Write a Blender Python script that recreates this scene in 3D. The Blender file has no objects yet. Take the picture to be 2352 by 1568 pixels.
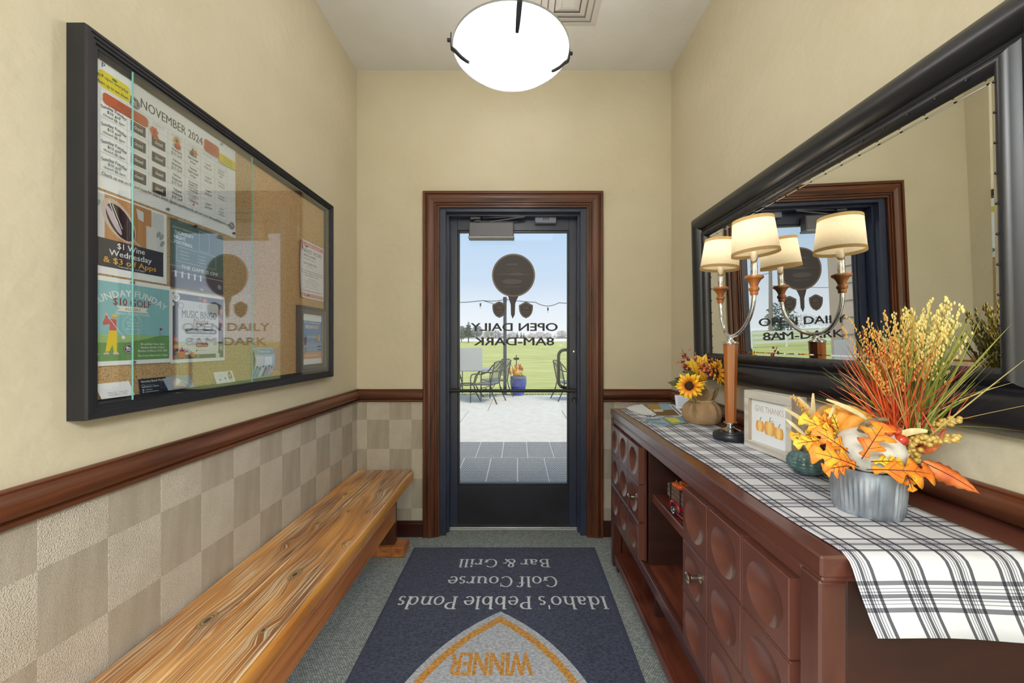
import bpy, bmesh, math, random
from mathutils import Vector, Matrix, Euler
random.seed(7)
scene = bpy.context.scene
COL = scene.collection
PI = math.pi
# ------------------------------------------------------------------ camera
F = 870.0                       # focal length in pixels of the 2352 px wide frame
CX, CY, EYE = 1190.0, 788.0, 1.311
cam_d = bpy.data.cameras.new('camera')
cam_d.sensor_width = 36.0
cam_d.sensor_fit = 'HORIZONTAL'
cam_d.lens = 36.0 * F / 2352.0
cam_d.shift_x = -(CX - 1176.0) / 2352.0
cam_d.shift_y = (CY - 784.0) / 2352.0
cam_d.clip_start = 0.02
cam_d.clip_end = 400
cam = bpy.data.objects.new('camera', cam_d)
COL.objects.link(cam)
cam.location = (0, 0, EYE)
cam.rotation_euler = (PI / 2, 0, 0)
scene.camera = cam
# ------------------------------------------------------------------ view, world, sun, large lights
scene.view_settings.view_transform = 'Standard'
scene.view_settings.look = 'None'
scene.view_settings.exposure = 0.12
scene.view_settings.gamma = 1.0
scene.view_settings.use_curve_mapping = False
scene.cycles.use_denoising = True
scene.cycles.max_bounces = 10
scene.cycles.diffuse_bounces = 5
scene.cycles.glossy_bounces = 5
scene.cycles.transparent_max_bounces = 16
scene.cycles.sample_clamp_indirect = 6.0
scene.cycles.caustics_reflective = False
scene.cycles.caustics_refractive = False

def lin(c):
    out = []
    for v in c[:3]:
        v = v / 255.0
        out.append(v / 12.92 if v <= 0.04045 else ((v + 0.055) / 1.055) ** 2.4)
    return (out[0], out[1], out[2], 1.0)

world = bpy.data.worlds.new('sky')
scene.world = world
world.use_nodes = True
wn, wl = world.node_tree.nodes, world.node_tree.links
wn.clear()
w_out = wn.new('ShaderNodeOutputWorld')
w_bg = wn.new('ShaderNodeBackground')
w_tc = wn.new('ShaderNodeTexCoord')
w_sep = wn.new('ShaderNodeSeparateXYZ')
w_ramp = wn.new('ShaderNodeValToRGB')
wl.new(w_tc.outputs['Generated'], w_sep.inputs[0])
wl.new(w_sep.outputs['Z'], w_ramp.inputs[0])
wl.new(w_ramp.outputs[0], w_bg.inputs[0])
wl.new(w_bg.outputs[0], w_out.inputs[0])
cr = w_ramp.color_ramp
cr.elements[0].position = 0.0
cr.elements[0].color = lin((243, 245, 251))
cr.elements[1].position = 1.0
cr.elements[1].color = lin((176, 202, 234))
e = cr.elements.new(0.07); e.color = lin((232, 238, 248))
e = cr.elements.new(0.16); e.color = lin((206, 223, 245))
e = cr.elements.new(0.30); e.color = lin((184, 212, 242))
w_bg.inputs[1].default_value = 1.0

sun_d = bpy.data.lights.new('sun', 'SUN')
sun_d.energy = 2.6
sun_d.angle = math.radians(22)
sun_d.color = (1.0, 0.88, 0.72)
sun = bpy.data.objects.new('sun', sun_d)
COL.objects.link(sun)
sun.rotation_euler = Vector((-0.42, 0.28, -0.86)).to_track_quat('-Z', 'Y').to_euler()

def area_light(name, loc, size, power, color=(1, 0.95, 0.88), rot=(0, 0, 0)):
    d = bpy.data.lights.new(name, 'AREA')
    d.shape = 'SQUARE'
    d.size = size
    d.energy = power
    d.color = color
    o = bpy.data.objects.new(name, d)
    COL.objects.link(o)
    o.location = loc
    o.rotation_euler = rot
    return o
# two fill lights added unseen in the lobby behind the photographer
LOBBY_POWER = 430
for lx, ly in ((-2.25, -2.3), (2.25, -2.3)):
    area_light('lobby_fill_light', (lx, ly, 3.12), 1.7, LOBBY_POWER, (0.91, 0.955, 1.0))

# a weak fill light added to the vestibule, unseen above and behind the photographer
area_light('vestibule_fill_light', (0.0, -0.75, 3.15), 1.2, 6, (1.0, 0.985, 0.96))

# ------------------------------------------------------------------ geometry helpers
def at(px, py, d):
    return Vector(((px - CX) * d / F, d, EYE - (py - CY) * d / F))
def on_z(px, py, z):
    return at(px, py, F * (EYE - z) / (py - CY))
def on_x(px, py, X):
    return at(px, py, F * X / (px - CX))

class MB:
    def __init__(s):
        s.v, s.f, s.mi, s.uv = [], [], [], None
        s.m = 0
    def add(s, verts, faces, xf=None):
        o = len(s.v)
        if xf is not None:
            verts = [xf @ Vector(p) for p in verts]
        s.v += [tuple(p) for p in verts]
        for f in faces:
            s.f.append(tuple(i + o for i in f))
            s.mi.append(s.m)
        return s
    def box(s, x0, x1, y0, y1, z0, z1, bev=0.0, xf=None):
        if bev <= 0:
            vs = [(x, y, z) for z in (z0, z1) for y in (y0, y1) for x in (x0, x1)]
            fs = [(0, 2, 3, 1), (4, 5, 7, 6), (0, 1, 5, 4), (2, 6, 7, 3), (0, 4, 6, 2), (1, 3, 7, 5)]
            return s.add(vs, fs, xf)
        b = min(bev, (x1 - x0) * .45, (y1 - y0) * .45, (z1 - z0) * .45)
        xs, ys, zs = (x0, x1), (y0, y1), (z0, z1)
        vs, idx = [], {}
        for i in (0, 1):
            for j in (0, 1):
                for k in (0, 1):
                    sx, sy, sz = (1 - 2 * i), (1 - 2 * j), (1 - 2 * k)
                    for a in range(3):
                        p = [xs[i] + sx * b, ys[j] + sy * b, zs[k] + sz * b]
                        p[a] = (xs[i], ys[j], zs[k])[a]
                        idx[(i, j, k, a)] = len(vs)
                        vs.append(tuple(p))
        fs = []
        for a in range(3):
            o1, o2 = [q for q in range(3) if q != a]
            for e in (0, 1):
                quad = []
                for (p, q) in ((0, 0), (1, 0), (1, 1), (0, 1)):
                    c = [0, 0, 0]; c[a] = e; c[o1] = p; c[o2] = q
                    quad.append(idx[(c[0], c[1], c[2], a)])
                fs.append(tuple(quad))
        for a in range(3):                       # bevel strips along axis a
            o1, o2 = [q for q in range(3) if q != a]
            for p in (0, 1):
                for q in (0, 1):
                    c0 = [0, 0, 0]; c0[o1] = p; c0[o2] = q
                    c1 = list(c0); c1[a] = 1
                    fs.append((idx[(*c0, o1)], idx[(*c1, o1)], idx[(*c1, o2)], idx[(*c0, o2)]))
        for i in (0, 1):
            for j in (0, 1):
                for k in (0, 1):
                    fs.append((idx[(i, j, k, 0)], idx[(i, j, k, 1)], idx[(i, j, k, 2)]))
        return s.add(vs, fs, xf)
    def lathe(s, prof, n=24, xf=None, close=False, ang=2 * PI):
        vs, fs = [], []
        m = len(prof)
        full = abs(ang - 2 * PI) < 1e-6
        cnt = n if full else n + 1
        for i in range(cnt):
            a = ang * i / n
            c, t = math.cos(a), math.sin(a)
            for r, z in prof:
                vs.append((r * c, r * t, z))
        for i in range(n):
            j = (i + 1) % cnt
            for k in range(m - 1):
                fs.append((i * m + k, j * m + k, j * m + k + 1, i * m + k + 1))
            if close:
                fs.append((i * m + m - 1, j * m + m - 1, j * m, i * m))
        return s.add(vs, fs, xf)
    def tube(s, pts, r, n=8, cap=True, flat=1.0):
        pts = [Vector(p) for p in pts]
        k = len(pts)
        rs = r if isinstance(r, (list, tuple)) else [r] * k
        tan = []
        for i in range(k):
            d = pts[min(i + 1, k - 1)] - pts[max(i - 1, 0)]
            tan.append(d.normalized() if d.length > 1e-9 else Vector((0, 0, 1)))
        up = Vector((0, 0, 1)) if abs(tan[0].z) < 0.9 else Vector((1, 0, 0))
        nrm = (up - tan[0] * up.dot(tan[0])).normalized()
        vs, fs = [], []
        for i in range(k):
            nrm = (nrm - tan[i] * nrm.dot(tan[i]))
            nrm = nrm.normalized() if nrm.length > 1e-6 else tan[i].orthogonal().normalized()
            bi = tan[i].cross(nrm)
            for j in range(n):
                a = 2 * PI * j / n
                vs.append(pts[i] + nrm * (math.cos(a) * rs[i]) + bi * (math.sin(a) * rs[i] * flat))
        for i in range(k - 1):
            for j in range(n):
                j2 = (j + 1) % n
                fs.append((i * n + j, i * n + j2, (i + 1) * n + j2, (i + 1) * n + j))
        if cap:
            fs.append(tuple(range(n - 1, -1, -1)))
            fs.append(tuple((k - 1) * n + j for j in range(n)))
        return s.add(vs, fs)
    def sphere(s, c, r, n=8, m=6, xf=None, sc=(1, 1, 1)):
        vs, fs = [], []
        c = Vector(c)
        for i in range(m + 1):
            t = PI * i / m
            for j in range(n):
                a = 2 * PI * j / n
                p = Vector((r * sc[0] * math.sin(t) * math.cos(a), r * sc[1] * math.sin(t) * math.sin(a), r * sc[2] * math.cos(t)))
                if xf is not None:
                    p = xf @ p
                vs.append(p + c)
        for i in range(m):
            for j in range(n):
                j2 = (j + 1) % n
                fs.append((i * n + j, (i + 1) * n + j, (i + 1) * n + j2, i * n + j2))
        return s.add(vs, fs)
    def prism(s, poly, z0, z1, xf=None):
        n = len(poly)
        vs = [(p[0], p[1], z0) for p in poly] + [(p[0], p[1], z1) for p in poly]
        fs = [tuple(range(n - 1, -1, -1)), tuple(range(n, 2 * n))]
        for i in range(n):
            j = (i + 1) % n
            fs.append((i, j, n + j, n + i))
        return s.add(vs, fs, xf)
    def sweep(s, prof, a, b, out, up):
        """extrude a (protrusion, height) profile from a to b"""
        a, b, out, up = Vector(a), Vector(b), Vector(out), Vector(up)
        n = len(prof)
        vs = [a + out * p + up * h for p, h in prof] + [b + out * p + up * h for p, h in prof]
        fs = [(i, i + 1, n + i + 1, n + i) for i in range(n - 1)] + [(n - 1, 0, n, 2 * n - 1)]
        fs += [tuple(range(n)), tuple(range(2 * n - 1, n - 1, -1))]
        return s.add(vs, fs)
    def bar(s, a, b, w, h, up=(0, 0, 1)):
        a, b = Vector(a), Vector(b)
        d = (b - a).normalized()
        u = Vector(up); u = (u - d * u.dot(d)).normalized()
        t = d.cross(u)
        vs = [p + t * (w / 2 * i) + u * (h / 2 * j) for p in (a, b) for i, j in ((-1, -1), (1, -1), (1, 1), (-1, 1))]
        fs = [(0, 1, 2, 3), (7, 6, 5, 4), (0, 4, 5, 1), (1, 5, 6, 2), (2, 6, 7, 3), (3, 7, 4, 0)]
        return s.add(vs, fs)

def mesh_from(mb, name, mats, smooth=False):
    me = bpy.data.meshes.new(name)
    me.from_pydata(mb.v, [], mb.f)
    if not isinstance(mats, (list, tuple)):
        mats = [mats]
    for m in mats:
        me.materials.append(m)
    if len(mats) > 1:
        me.polygons.foreach_set('material_index', mb.mi)
    bm = bmesh.new(); bm.from_mesh(me)
    bmesh.ops.recalc_face_normals(bm, faces=bm.faces)
    if smooth is not False:
        lim = 0.7 if smooth is True else smooth
        for f in bm.faces:
            f.smooth = True
        for ed in bm.edges:
            if len(ed.link_faces) == 2 and ed.calc_face_angle(0) > lim:
                ed.smooth = False
    bm.to_mesh(me); bm.free()
    me.update()
    return me

def tag(o, label=None, cat=None, group=None, kind=None):
    if label: o['label'] = label
    if cat: o['category'] = cat
    if group: o['group'] = group
    if kind: o['kind'] = kind
    return o

def thing(name, loc, label, cat, group=None, rotz=0.0):
    o = bpy.data.objects.new(name, None)
    o.empty_display_size = 0.05
    COL.objects.link(o)
    o.location = loc
    o.rotation_euler = (0, 0, rotz)
    return tag(o, label, cat, group)

def wloc(root):
    l = Vector(root.location)
    while root.parent:
        root = root.parent
        l += Vector(root.location)
    return l

def part(name, mb, mats, root, smooth=False, world=True, label=None, kind=None):
    """mesh under a root; vertices given in world coordinates (world=True) or in the root's frame"""
    if world:
        l = wloc(root)
        mb.v = [(p[0] - l.x, p[1] - l.y, p[2] - l.z) for p in mb.v]
    o = bpy.data.objects.new(name, mesh_from(mb, name, mats, smooth))
    COL.objects.link(o)
    o.parent = root
    return tag(o, label, None, None, kind)

def single(name, mb, mats, label, cat, smooth=False, group=None, kind=None):
    xs, ys, zs = zip(*mb.v)
    b = ((min(xs) + max(xs)) / 2, (min(ys) + max(ys)) / 2, min(zs))
    mb.v = [(p[0] - b[0], p[1] - b[1], p[2] - b[2]) for p in mb.v]
    o = bpy.data.objects.new(name, mesh_from(mb, name, mats, smooth))
    COL.objects.link(o)
    o.location = b
    return tag(o, label, cat, group, kind)

def struct(name, mb, mats, label=None, smooth=False):
    return single(name, mb, mats, label, None, smooth, None, 'structure')

def share(name, src, root, loc=(0, 0, 0), rot=(0, 0, 0), scale=(1, 1, 1), mat=None):
    """another piece on the same mesh"""
    o = bpy.data.objects.new(name, src.data if hasattr(src, 'data') else src)
    COL.objects.link(o)
    o.parent = root
    o.location = loc
    o.rotation_euler = rot
    o.scale = scale
    return o

def copy_tree(o, parent=None):
    c = o.copy()
    COL.objects.link(c)
    c.parent = parent
    for ch in list(o.children):
        copy_tree(ch, c)
    return c

# ------------------------------------------------------------------ materials
MATS = {}
def newmat(name):
    m = bpy.data.materials.new(name)
    m.use_nodes = True
    nt = m.node_tree
    b = nt.nodes['Principled BSDF']
    return m, nt, b

def pm(name, c1, c2=None, scale=(1, 1, 1), ns=5.0, det=4.0, ramp=(0.35, 0.65), rough=0.5, metal=0.0,
       bs=0.0, bstr=0.2, bdist=0.002, coat=0.0, spec=0.5, bvor=False, sheen=0.0, bscale=None, dist=0.0, extra=None, crease_shade=0.0):
    if name in MATS:
        return MATS[name]
    m, nt, b = newmat(name)
    N, L = nt.nodes, nt.links
    b.inputs['Roughness'].default_value = rough
    b.inputs['Metallic'].default_value = metal
    b.inputs['Specular IOR Level'].default_value = spec
    b.inputs['Coat Weight'].default_value = coat
    b.inputs['Coat Roughness'].default_value = 0.12
    b.inputs['Sheen Weight'].default_value = sheen
    b.inputs['Base Color'].default_value = lin(c1)
    tc = None
    if c2 is not None or bs > 0:
        tc = N.new('ShaderNodeTexCoord')
    if c2 is not None:
        mp = N.new('ShaderNodeMapping'); mp.inputs['Scale'].default_value = scale
        nz = N.new('ShaderNodeTexNoise')
        nz.inputs['Scale'].default_value = ns
        nz.inputs['Detail'].default_value = det
        nz.inputs['Distortion'].default_value = dist
        rp = N.new('ShaderNodeValToRGB')
        rp.color_ramp.elements[0].position = ramp[0]
        rp.color_ramp.elements[1].position = ramp[1]
        rp.color_ramp.elements[0].color = lin(c1)
        rp.color_ramp.elements[1].color = lin(c2)
        L.new(tc.outputs['Object'], mp.inputs[0]); L.new(mp.outputs[0], nz.inputs['Vector'])
        L.new(nz.outputs['Fac'], rp.inputs[0]); L.new(rp.outputs[0], b.inputs['Base Color'])
        if extra:
            for pos, col in extra:
                el = rp.color_ramp.elements.new(pos); el.color = lin(col)
    if bs > 0:
        mp2 = N.new('ShaderNodeMapping'); mp2.inputs['Scale'].default_value = bscale or scale
        L.new(tc.outputs['Object'], mp2.inputs[0])
        if bvor:
            t = N.new('ShaderNodeTexVoronoi'); out = 'Distance'
        else:
            t = N.new('ShaderNodeTexNoise'); t.inputs['Detail'].default_value = 3; out = 'Fac'
        t.inputs['Scale'].default_value = bs
        L.new(mp2.outputs[0], t.inputs['Vector'])
        bp = N.new('ShaderNodeBump')
        bp.inputs['Strength'].default_value = bstr
        bp.inputs['Distance'].default_value = bdist
        L.new(t.outputs[out], bp.inputs['Height'])
        L.new(bp.outputs[0], b.inputs['Normal'])
        if crease_shade > 0 and b.inputs['Base Color'].is_linked:      # shade in the creases of the pebbled grain, put into the colour
            mr = N.new('ShaderNodeMapRange'); mr.inputs['From Min'].default_value = .15; mr.inputs['From Max'].default_value = .75
            mr.inputs['To Min'].default_value = 1.0; mr.inputs['To Max'].default_value = 1.0 - crease_shade
            cm = N.new('ShaderNodeMix'); cm.data_type = 'RGBA'; cm.blend_type = 'MULTIPLY'; cm.inputs[0].default_value = 1
            old = b.inputs['Base Color'].links[0].from_socket
            L.new(t.outputs[out], mr.inputs['Value']); L.new(old, cm.inputs['A']); L.new(mr.outputs[0], cm.inputs['B']); L.new(cm.outputs['Result'], b.inputs['Base Color'])
    MATS[name] = m
    return m

def flat(c, rough=0.6):
    return pm('print_%d_%d_%d' % tuple(c), c, rough=rough, spec=0.3)

def emit(name, c, st):
    m, nt, b = newmat(name)
    b.inputs['Base Color'].default_value = lin(c)
    b.inputs['Emission Color'].default_value = lin(c)
    b.inputs['Emission Strength'].default_value = st
    return m

def thin_glass(name, ior=1.5, tint=(255, 255, 255), gain=1.0):
    m, nt, b = newmat(name)
    N, L = nt.nodes, nt.links
    N.remove(b)
    out = N['Material Output']
    fr = N.new('ShaderNodeFresnel')
    ge = N.new('ShaderNodeNewGeometry')                       # a thin pane reflects alike on both faces
    im = N.new('ShaderNodeMix'); im.data_type = 'FLOAT'; im.inputs['A'].default_value = ior; im.inputs['B'].default_value = 1.0 / ior
    L.new(ge.outputs['Backfacing'], im.inputs['Factor']); L.new(im.outputs['Result'], fr.inputs['IOR'])
    mu = N.new('ShaderNodeMath'); mu.operation = 'MULTIPLY'; mu.inputs[1].default_value = gain; mu.use_clamp = True
    tr = N.new('ShaderNodeBsdfTransparent'); tr.inputs[0].default_value = lin(tint)
    gl = N.new('ShaderNodeBsdfGlossy'); gl.inputs['Roughness'].default_value = 0.0
    mx = N.new('ShaderNodeMixShader')
    L.new(fr.outputs[0], mu.inputs[0]); L.new(mu.outputs[0], mx.inputs[0])
    L.new(tr.outputs[0], mx.inputs[1]); L.new(gl.outputs[0], mx.inputs[2])
    L.new(mx.outputs[0], out.inputs[0])
    return m

WALL = pm('wall_paint', (200, 190, 164), (205, 195, 170), ns=3, rough=0.55, bs=24, bstr=0.55, bdist=0.005)
CEIL = pm('ceiling_paint', (222, 219, 214), (216, 213, 208), ns=3, rough=0.7, bs=26, bstr=0.3, bdist=0.004)
LEATHER = pm('leather_light', (212, 203, 188), (196, 187, 171), scale=(1, 1, .5), ns=9, rough=0.5, bs=330, bstr=0.8, bdist=0.0025, bvor=True, crease_shade=.24, bscale=(1, 1, 1))
SUEDE = pm('suede_dark', (182, 172, 157), (168, 158, 142), scale=(3, 3, .4), ns=8, rough=0.55, bs=360, bstr=0.4, bdist=0.002, bvor=True, crease_shade=.16, bscale=(1, 1, 1))
GROUT = pm('wallpaper_base', (140, 128, 110), rough=0.7)
def wood(tagname, cols, axis, rough=0.3, coat=0.3, ns=6, ramp=(0.3, 0.7), extra=None, bs=30, bstr=0.12):
    sc = [9.0, 9.0, 9.0]; sc['xyz'.index(axis)] = 0.6
    return pm('%s_%s' % (tagname, axis), cols[0], cols[1], scale=tuple(sc), ns=ns, det=6, ramp=ramp, rough=rough, coat=coat,
              extra=extra, bs=bs, bstr=bstr, bdist=0.001, dist=0.6)
TRIMC = ((52, 25, 14), (112, 60, 32))
def TRIM(ax): return wood('trim_wood', TRIMC, ax, rough=0.42, coat=0.16, ns=3)
CABC = ((70, 38, 31), (100, 57, 46))
def CAB(ax): return wood('mahogany', CABC, ax, rough=0.28, coat=0.5, ns=2.2, bs=0)
DARKCAB = pm('mahogany_shaded', (42, 19, 14), (56, 26, 19), scale=(1, 1, 4), ns=4, rough=0.5)  # darker copy for the inside, feet and the shaded near side
BLACKM = pm('dark_bronze_frame', (34, 36, 46), rough=0.38, metal=0.0, spec=0.6)
BLACKF = pm('black_satin', (33, 33, 38), rough=0.55, spec=0.4)
IRON = pm('black_iron', (28, 28, 32), rough=0.45)
CHROME = pm('chrome', (225, 225, 228), rough=0.07, metal=1.0)
ALU = pm('aluminium', (190, 190, 192), rough=0.35, metal=0.9)
CARPET = None
# ------------------------------------------------------------------ room shell
XL, XR, YB, ZC = -1.095, 1.041, 2.574, 3.163
YV = -0.70                       # where the vestibule opens into the lobby
def carpet_mat():
    m, nt, b = newmat('carpet_weave')
    N, L = nt.nodes, nt.links
    tc = N.new('ShaderNodeTexCoord')
    mp = N.new('ShaderNodeMapping'); mp.inputs['Rotation'].default_value = (0, 0, 0.0)
    br = N.new('ShaderNodeTexBrick')
    br.inputs['Color1'].default_value = lin((226, 234, 230)); br.inputs['Color2'].default_value = lin((176, 186, 184))
    br.inputs['Mortar'].default_value = lin((70, 78, 80))
    br.inputs['Scale'].default_value = 1.0
    br.inputs['Mortar Size'].default_value = 0.0011
    br.inputs['Mortar Smooth'].default_value = 0.6
    br.inputs['Brick Width'].default_value = 0.0105
    br.inputs['Row Height'].default_value = 0.0062
    nz = N.new('ShaderNodeTexNoise'); nz.inputs['Scale'].default_value = 140
    mx = N.new('ShaderNodeMix'); mx.data_type = 'RGBA'; mx.blend_type = 'MULTIPLY'; mx.inputs[0].default_value = 0.55
    bp = N.new('ShaderNodeBump'); bp.inputs['Strength'].default_value = 0.6; bp.inputs['Distance'].default_value = 0.003
    L.new(tc.outputs['Object'], mp.inputs[0]); L.new(mp.outputs[0], br.inputs['Vector']); L.new(mp.outputs[0], nz.inputs['Vector'])
    L.new(br.outputs['Color'], mx.inputs['A']); L.new(nz.outputs['Color'], mx.inputs['B'])
    L.new(mx.outputs['Result'], b.inputs['Base Color'])
    L.new(br.outputs['Fac'], bp.inputs['Height']); bp.invert = True
    L.new(bp.outputs[0], b.inputs['Normal'])
    b.inputs['Roughness'].default_value = 0.95
    b.inputs['Specular IOR Level'].default_value = 0.15
    return m
CARPET = carpet_mat()
fl = MB()
fl.box(XL - .1, XR + .1, YV, 2.66, -0.05, 0)
fl.box(-3.2, 3.2, -5.2, YV, -0.05, 0)
struct('floor', fl, CARPET, 'grey-green woven loop carpet floor')
cl = MB()
cl.box(XL - .1, XR + .1, YV, YB + .15, ZC, ZC + .12)
cl.box(-3.2, 3.2, -5.2, YV, ZC, ZC + .12)
struct('ceiling', cl, CEIL, 'pale textured plaster ceiling')

DADO = 0.955
def wall_two(name, x0, x1, y0, y1, label):
    m = MB()
    m.m = 0; m.box(x0, x1, y0, y1, DADO, ZC)
    m.m = 1; m.box(x0, x1, y0, y1, 0, DADO)
    return struct(name, m, [WALL, GROUT], label)
w_left = wall_two('wall_left', XL - .1, XL, YV, YB + .15, 'beige plaster left wall over leather-square wallpaper')
w_right = wall_two('wall_right', XR, XR + .1, YV, YB + .15, 'beige plaster right wall behind the mirror')
DX0, DX1, DZ = -0.545, 0.467, 2.245          # door opening in the back wall
m = MB()
m.m = 0
m.box(XL, DX0, YB, YB + .15, DADO, ZC); m.box(DX1, XR, YB, YB + .15, DADO, ZC); m.box(DX0, DX1, YB, YB + .15, DZ, ZC)
m.m = 1
m.box(XL, DX0, YB, YB + .15, 0, DADO); m.box(DX1, XR, YB, YB + .15, 0, DADO)
w_back = struct('wall_back', m, [WALL, GROUT], 'beige plaster end wall around the glass door')
m = MB(); m.box(-3.2, 3.2, -5.3, -5.2, 0, ZC); struct('wall_rear', m, WALL, 'lobby wall behind the photographer')
m = MB(); m.box(-3.3, -3.2, -5.2, YV, 0, ZC); m.box(-3.2, XL - .1, YV, YV + .1, 0, ZC); struct('wall_rear_left', m, WALL, 'lobby wall behind to the left')
m = MB(); m.box(3.2, 3.3, -5.2, YV, 0, ZC); m.box(XR + .1, 3.2, YV, YV + .1, 0, ZC); struct('wall_rear_right', m, WALL, 'lobby wall behind to the right')

# wallpaper squares: each is a thin piece of its own
ROWZ = [0.108, 0.19, 0.391, 0.593, 0.792, 0.916]
def squares(wall, edges, place, par0):
    cache = {}
    wl_ = wloc(wall)
    for i in range(len(edges) - 1):
        a, b_ = edges[i], edges[i + 1]
        for r in range(5):
            z1, z0 = ROWZ[5 - r], ROWZ[4 - r]
            light = (i + r + par0) % 2 == 0
            key = (round(b_ - a, 3), round(z1 - z0, 3), light)
            t = 0.0016 if light else 0.0011
            if key not in cache:
                mb = MB()
                mb.box(0, b_ - a, -t, 0, 0, z1 - z0, bev=0.0006)
                cache[key] = mesh_from(mb, 'wallpaper_square', LEATHER if light else SUEDE)
            loc, rot = place(a, z0)
            share('wallpaper_square', cache[key], wall, Vector(loc) - wl_, rot)
ed = [YB - .0005]
y = 0.862 + 0.149 * 11
while y > 0.30:
    ed.append(y); y -= 0.149
ed = sorted(ed)
n_before = sum(1 for q in ed if q < 0.86)
squares(w_left, ed, lambda a, z0: ((XL, a, z0), (0, 0, PI / 2)), n_before % 2)
squares(w_back, [-1.095, -1.027, -.8745, -.7228, -.642], lambda a, z0: ((a, YB, z0), (0, 0, 0)), 1)
squares(w_back, [.574, .652, .804, .956, 1.041], lambda a, z0: ((a, YB, z0), (0, 0, 0)), 1)

# chair rail, baseboards, casing
RAILP = [(0, 1.0), (.011, 1.0), (.014, .996), (.012, .990), (.016, .986), (.026, .978), (.031, .966), (.031, .952), (.027, .941),
         (.018, .935), (.014, .931), (.020, .928), (.021, .922), (.018, .917), (.010, .914), (0, .914)]
ZUP = Vector((0, 0, 1))
m = MB(); m.sweep(RAILP, (XL, YV, 0), (XL, YB, 0), (1, 0, 0), (0, 0, 1)); struct('trim_1', m, TRIM('y'), 'rounded dark wood chair rail along the left wall', True)
m = MB(); m.sweep(RAILP, (XL, YB, 0), (-.642, YB, 0), (0, -1, 0), (0, 0, 1)); struct('trim_2', m, TRIM('x'), 'short wood chair rail left of the door', True)
m = MB(); m.sweep(RAILP, (.574, YB, 0), (XR, YB, 0), (0, -1, 0), (0, 0, 1)); struct('trim_3', m, TRIM('x'), 'short wood chair rail right of the door', True)
m = MB(); m.sweep(RAILP, (XR, YV, 0), (XR, YB, 0), (-1, 0, 0), (0, 0, 1)); struct('trim_4', m, TRIM('y'), 'dark wood chair rail behind the sideboard', True)
BASEP = [(0, .108), (.010, .108), (.013, .104), (.013, .098), (.009, .095), (.012, .088), (.012, 0), (0, 0)]
BASEW = pm('baseboard_wood_x', (44, 19, 13), (62, 28, 18), scale=(.6, 9, 9), ns=3, rough=0.35, coat=.2)
BASEY = pm('baseboard_wood_y', (44, 19, 13), (62, 28, 18), scale=(9, .6, 9), ns=3, rough=0.35, coat=.2)
m = MB(); m.sweep(BASEP, (XL, YV, 0), (XL, YB, 0), (1, 0, 0), ZUP); struct('baseboard_left', m, BASEY, 'dark wood baseboard under the bench')
m = MB(); m.sweep(BASEP, (XR, YV, 0), (XR, YB, 0), (-1, 0, 0), ZUP); struct('baseboard_right', m, BASEY, 'dark wood baseboard behind the sideboard')
m = MB(); m.sweep(BASEP, (XL, YB, 0), (-.642, YB, 0), (0, -1, 0), ZUP); struct('baseboard_back_left', m, BASEW, 'dark wood baseboard left of the door')
m = MB(); m.sweep(BASEP, (.574, YB, 0), (XR, YB, 0), (0, -1, 0), ZUP); struct('baseboard_back_right', m, BASEW, 'dark wood baseboard right of the door')

# door casing: mitred head and two sides
CAS = [(0, 0), (.022, 0), (.024, .004), (.024, .017), (.013, .0185), (.013, .022), (.022, .025), (.027, .036), (.026, .048), (.020, .060),
       (.016, .068), (.021, .070), (.021, .076), (.012, .078), (.012, .083), (.018, .085), (.018, .092), (.009, .094), (.009, .099), (.013, .101), (.013, .108), (0, .108)]
def mitred(prof, corners, out, inward):
    """four (or three) mitred bars; corners is a list of outer corners, inward the direction sums"""
    bars = []
    for (a, da), (b, db) in zip(corners[:-1], corners[1:]):
        mb = MB()
        n = len(prof)
        vs = [Vector(a) + Vector(out) * p + Vector(da) * h for p, h in prof] + [Vector(b) + Vector(out) * p + Vector(db) * h for p, h in prof]
        fs = [(i, i + 1, n + i + 1, n + i) for i in range(n - 1)] + [(n - 1, 0, n, 2 * n - 1), tuple(range(n)), tuple(range(2 * n - 1, n - 1, -1))]
        mb.add(vs, fs)
        bars.append(mb)
    return bars
CZ = 2.338
ca = [((-.642, YB, 0), (1, 0, 0)), ((-.642, YB, CZ), (1, 0, -1)), ((.574, YB, CZ), (-1, 0, -1)), ((.574, YB, 0), (-1, 0, 0))]
b3 = mitred(CAS, ca, (0, -1, 0), None)
struct('trim_5', b3[0], TRIM('z'), 'moulded wood casing on the left of the door', 0.22)
struct('trim_6', b3[1], TRIM('x'), 'moulded wood casing over the door', 0.22)
struct('trim_7', b3[2], TRIM('z'), 'moulded wood casing on the right of the door', 0.22)

# ------------------------------------------------------------------ glass door
YD = 2.69                        # inner face of the leaf
LX0, LX1, LZ0, LZ1 = -.495, .427, .014, 2.203
GX0, GX1, GZ0, GZ1 = -.418, .350, .310, 2.100
d1 = bpy.data.objects.new('door_1', None); COL.objects.link(d1); d1.location = ((LX0 + LX1) / 2, YD, 0); d1.empty_display_size = .05
tag(d1, 'black framed glass entrance door with gear on its head', None, None, 'structure')
JM = pm('frame_slate', (45, 51, 71), (51, 57, 79), ns=3, rough=0.36, spec=.55)
m = MB()
m.box(DX0, -.492, YB + .006, 2.76, 0, DZ, .002); m.box(.424, DX1, YB + .006, 2.76, 0, DZ, .002); m.box(-.492, .424, YB + .006, 2.76, 2.206, DZ, .002)
m.box(-.492, -.480, YB + .05, 2.682, 0, 2.206); m.box(.412, .424, YB + .05, 2.682, 0, 2.206); m.box(-.480, .412, YB + .05, 2.682, 2.192, 2.206)
part('door_frame', m, JM, d1)
def stile(name, x0, x1, z0, z1):
    mb = MB(); mb.box(x0, x1, YD, YD + .045, z0, z1, .002); return part(name, mb, JM, d1)
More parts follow.
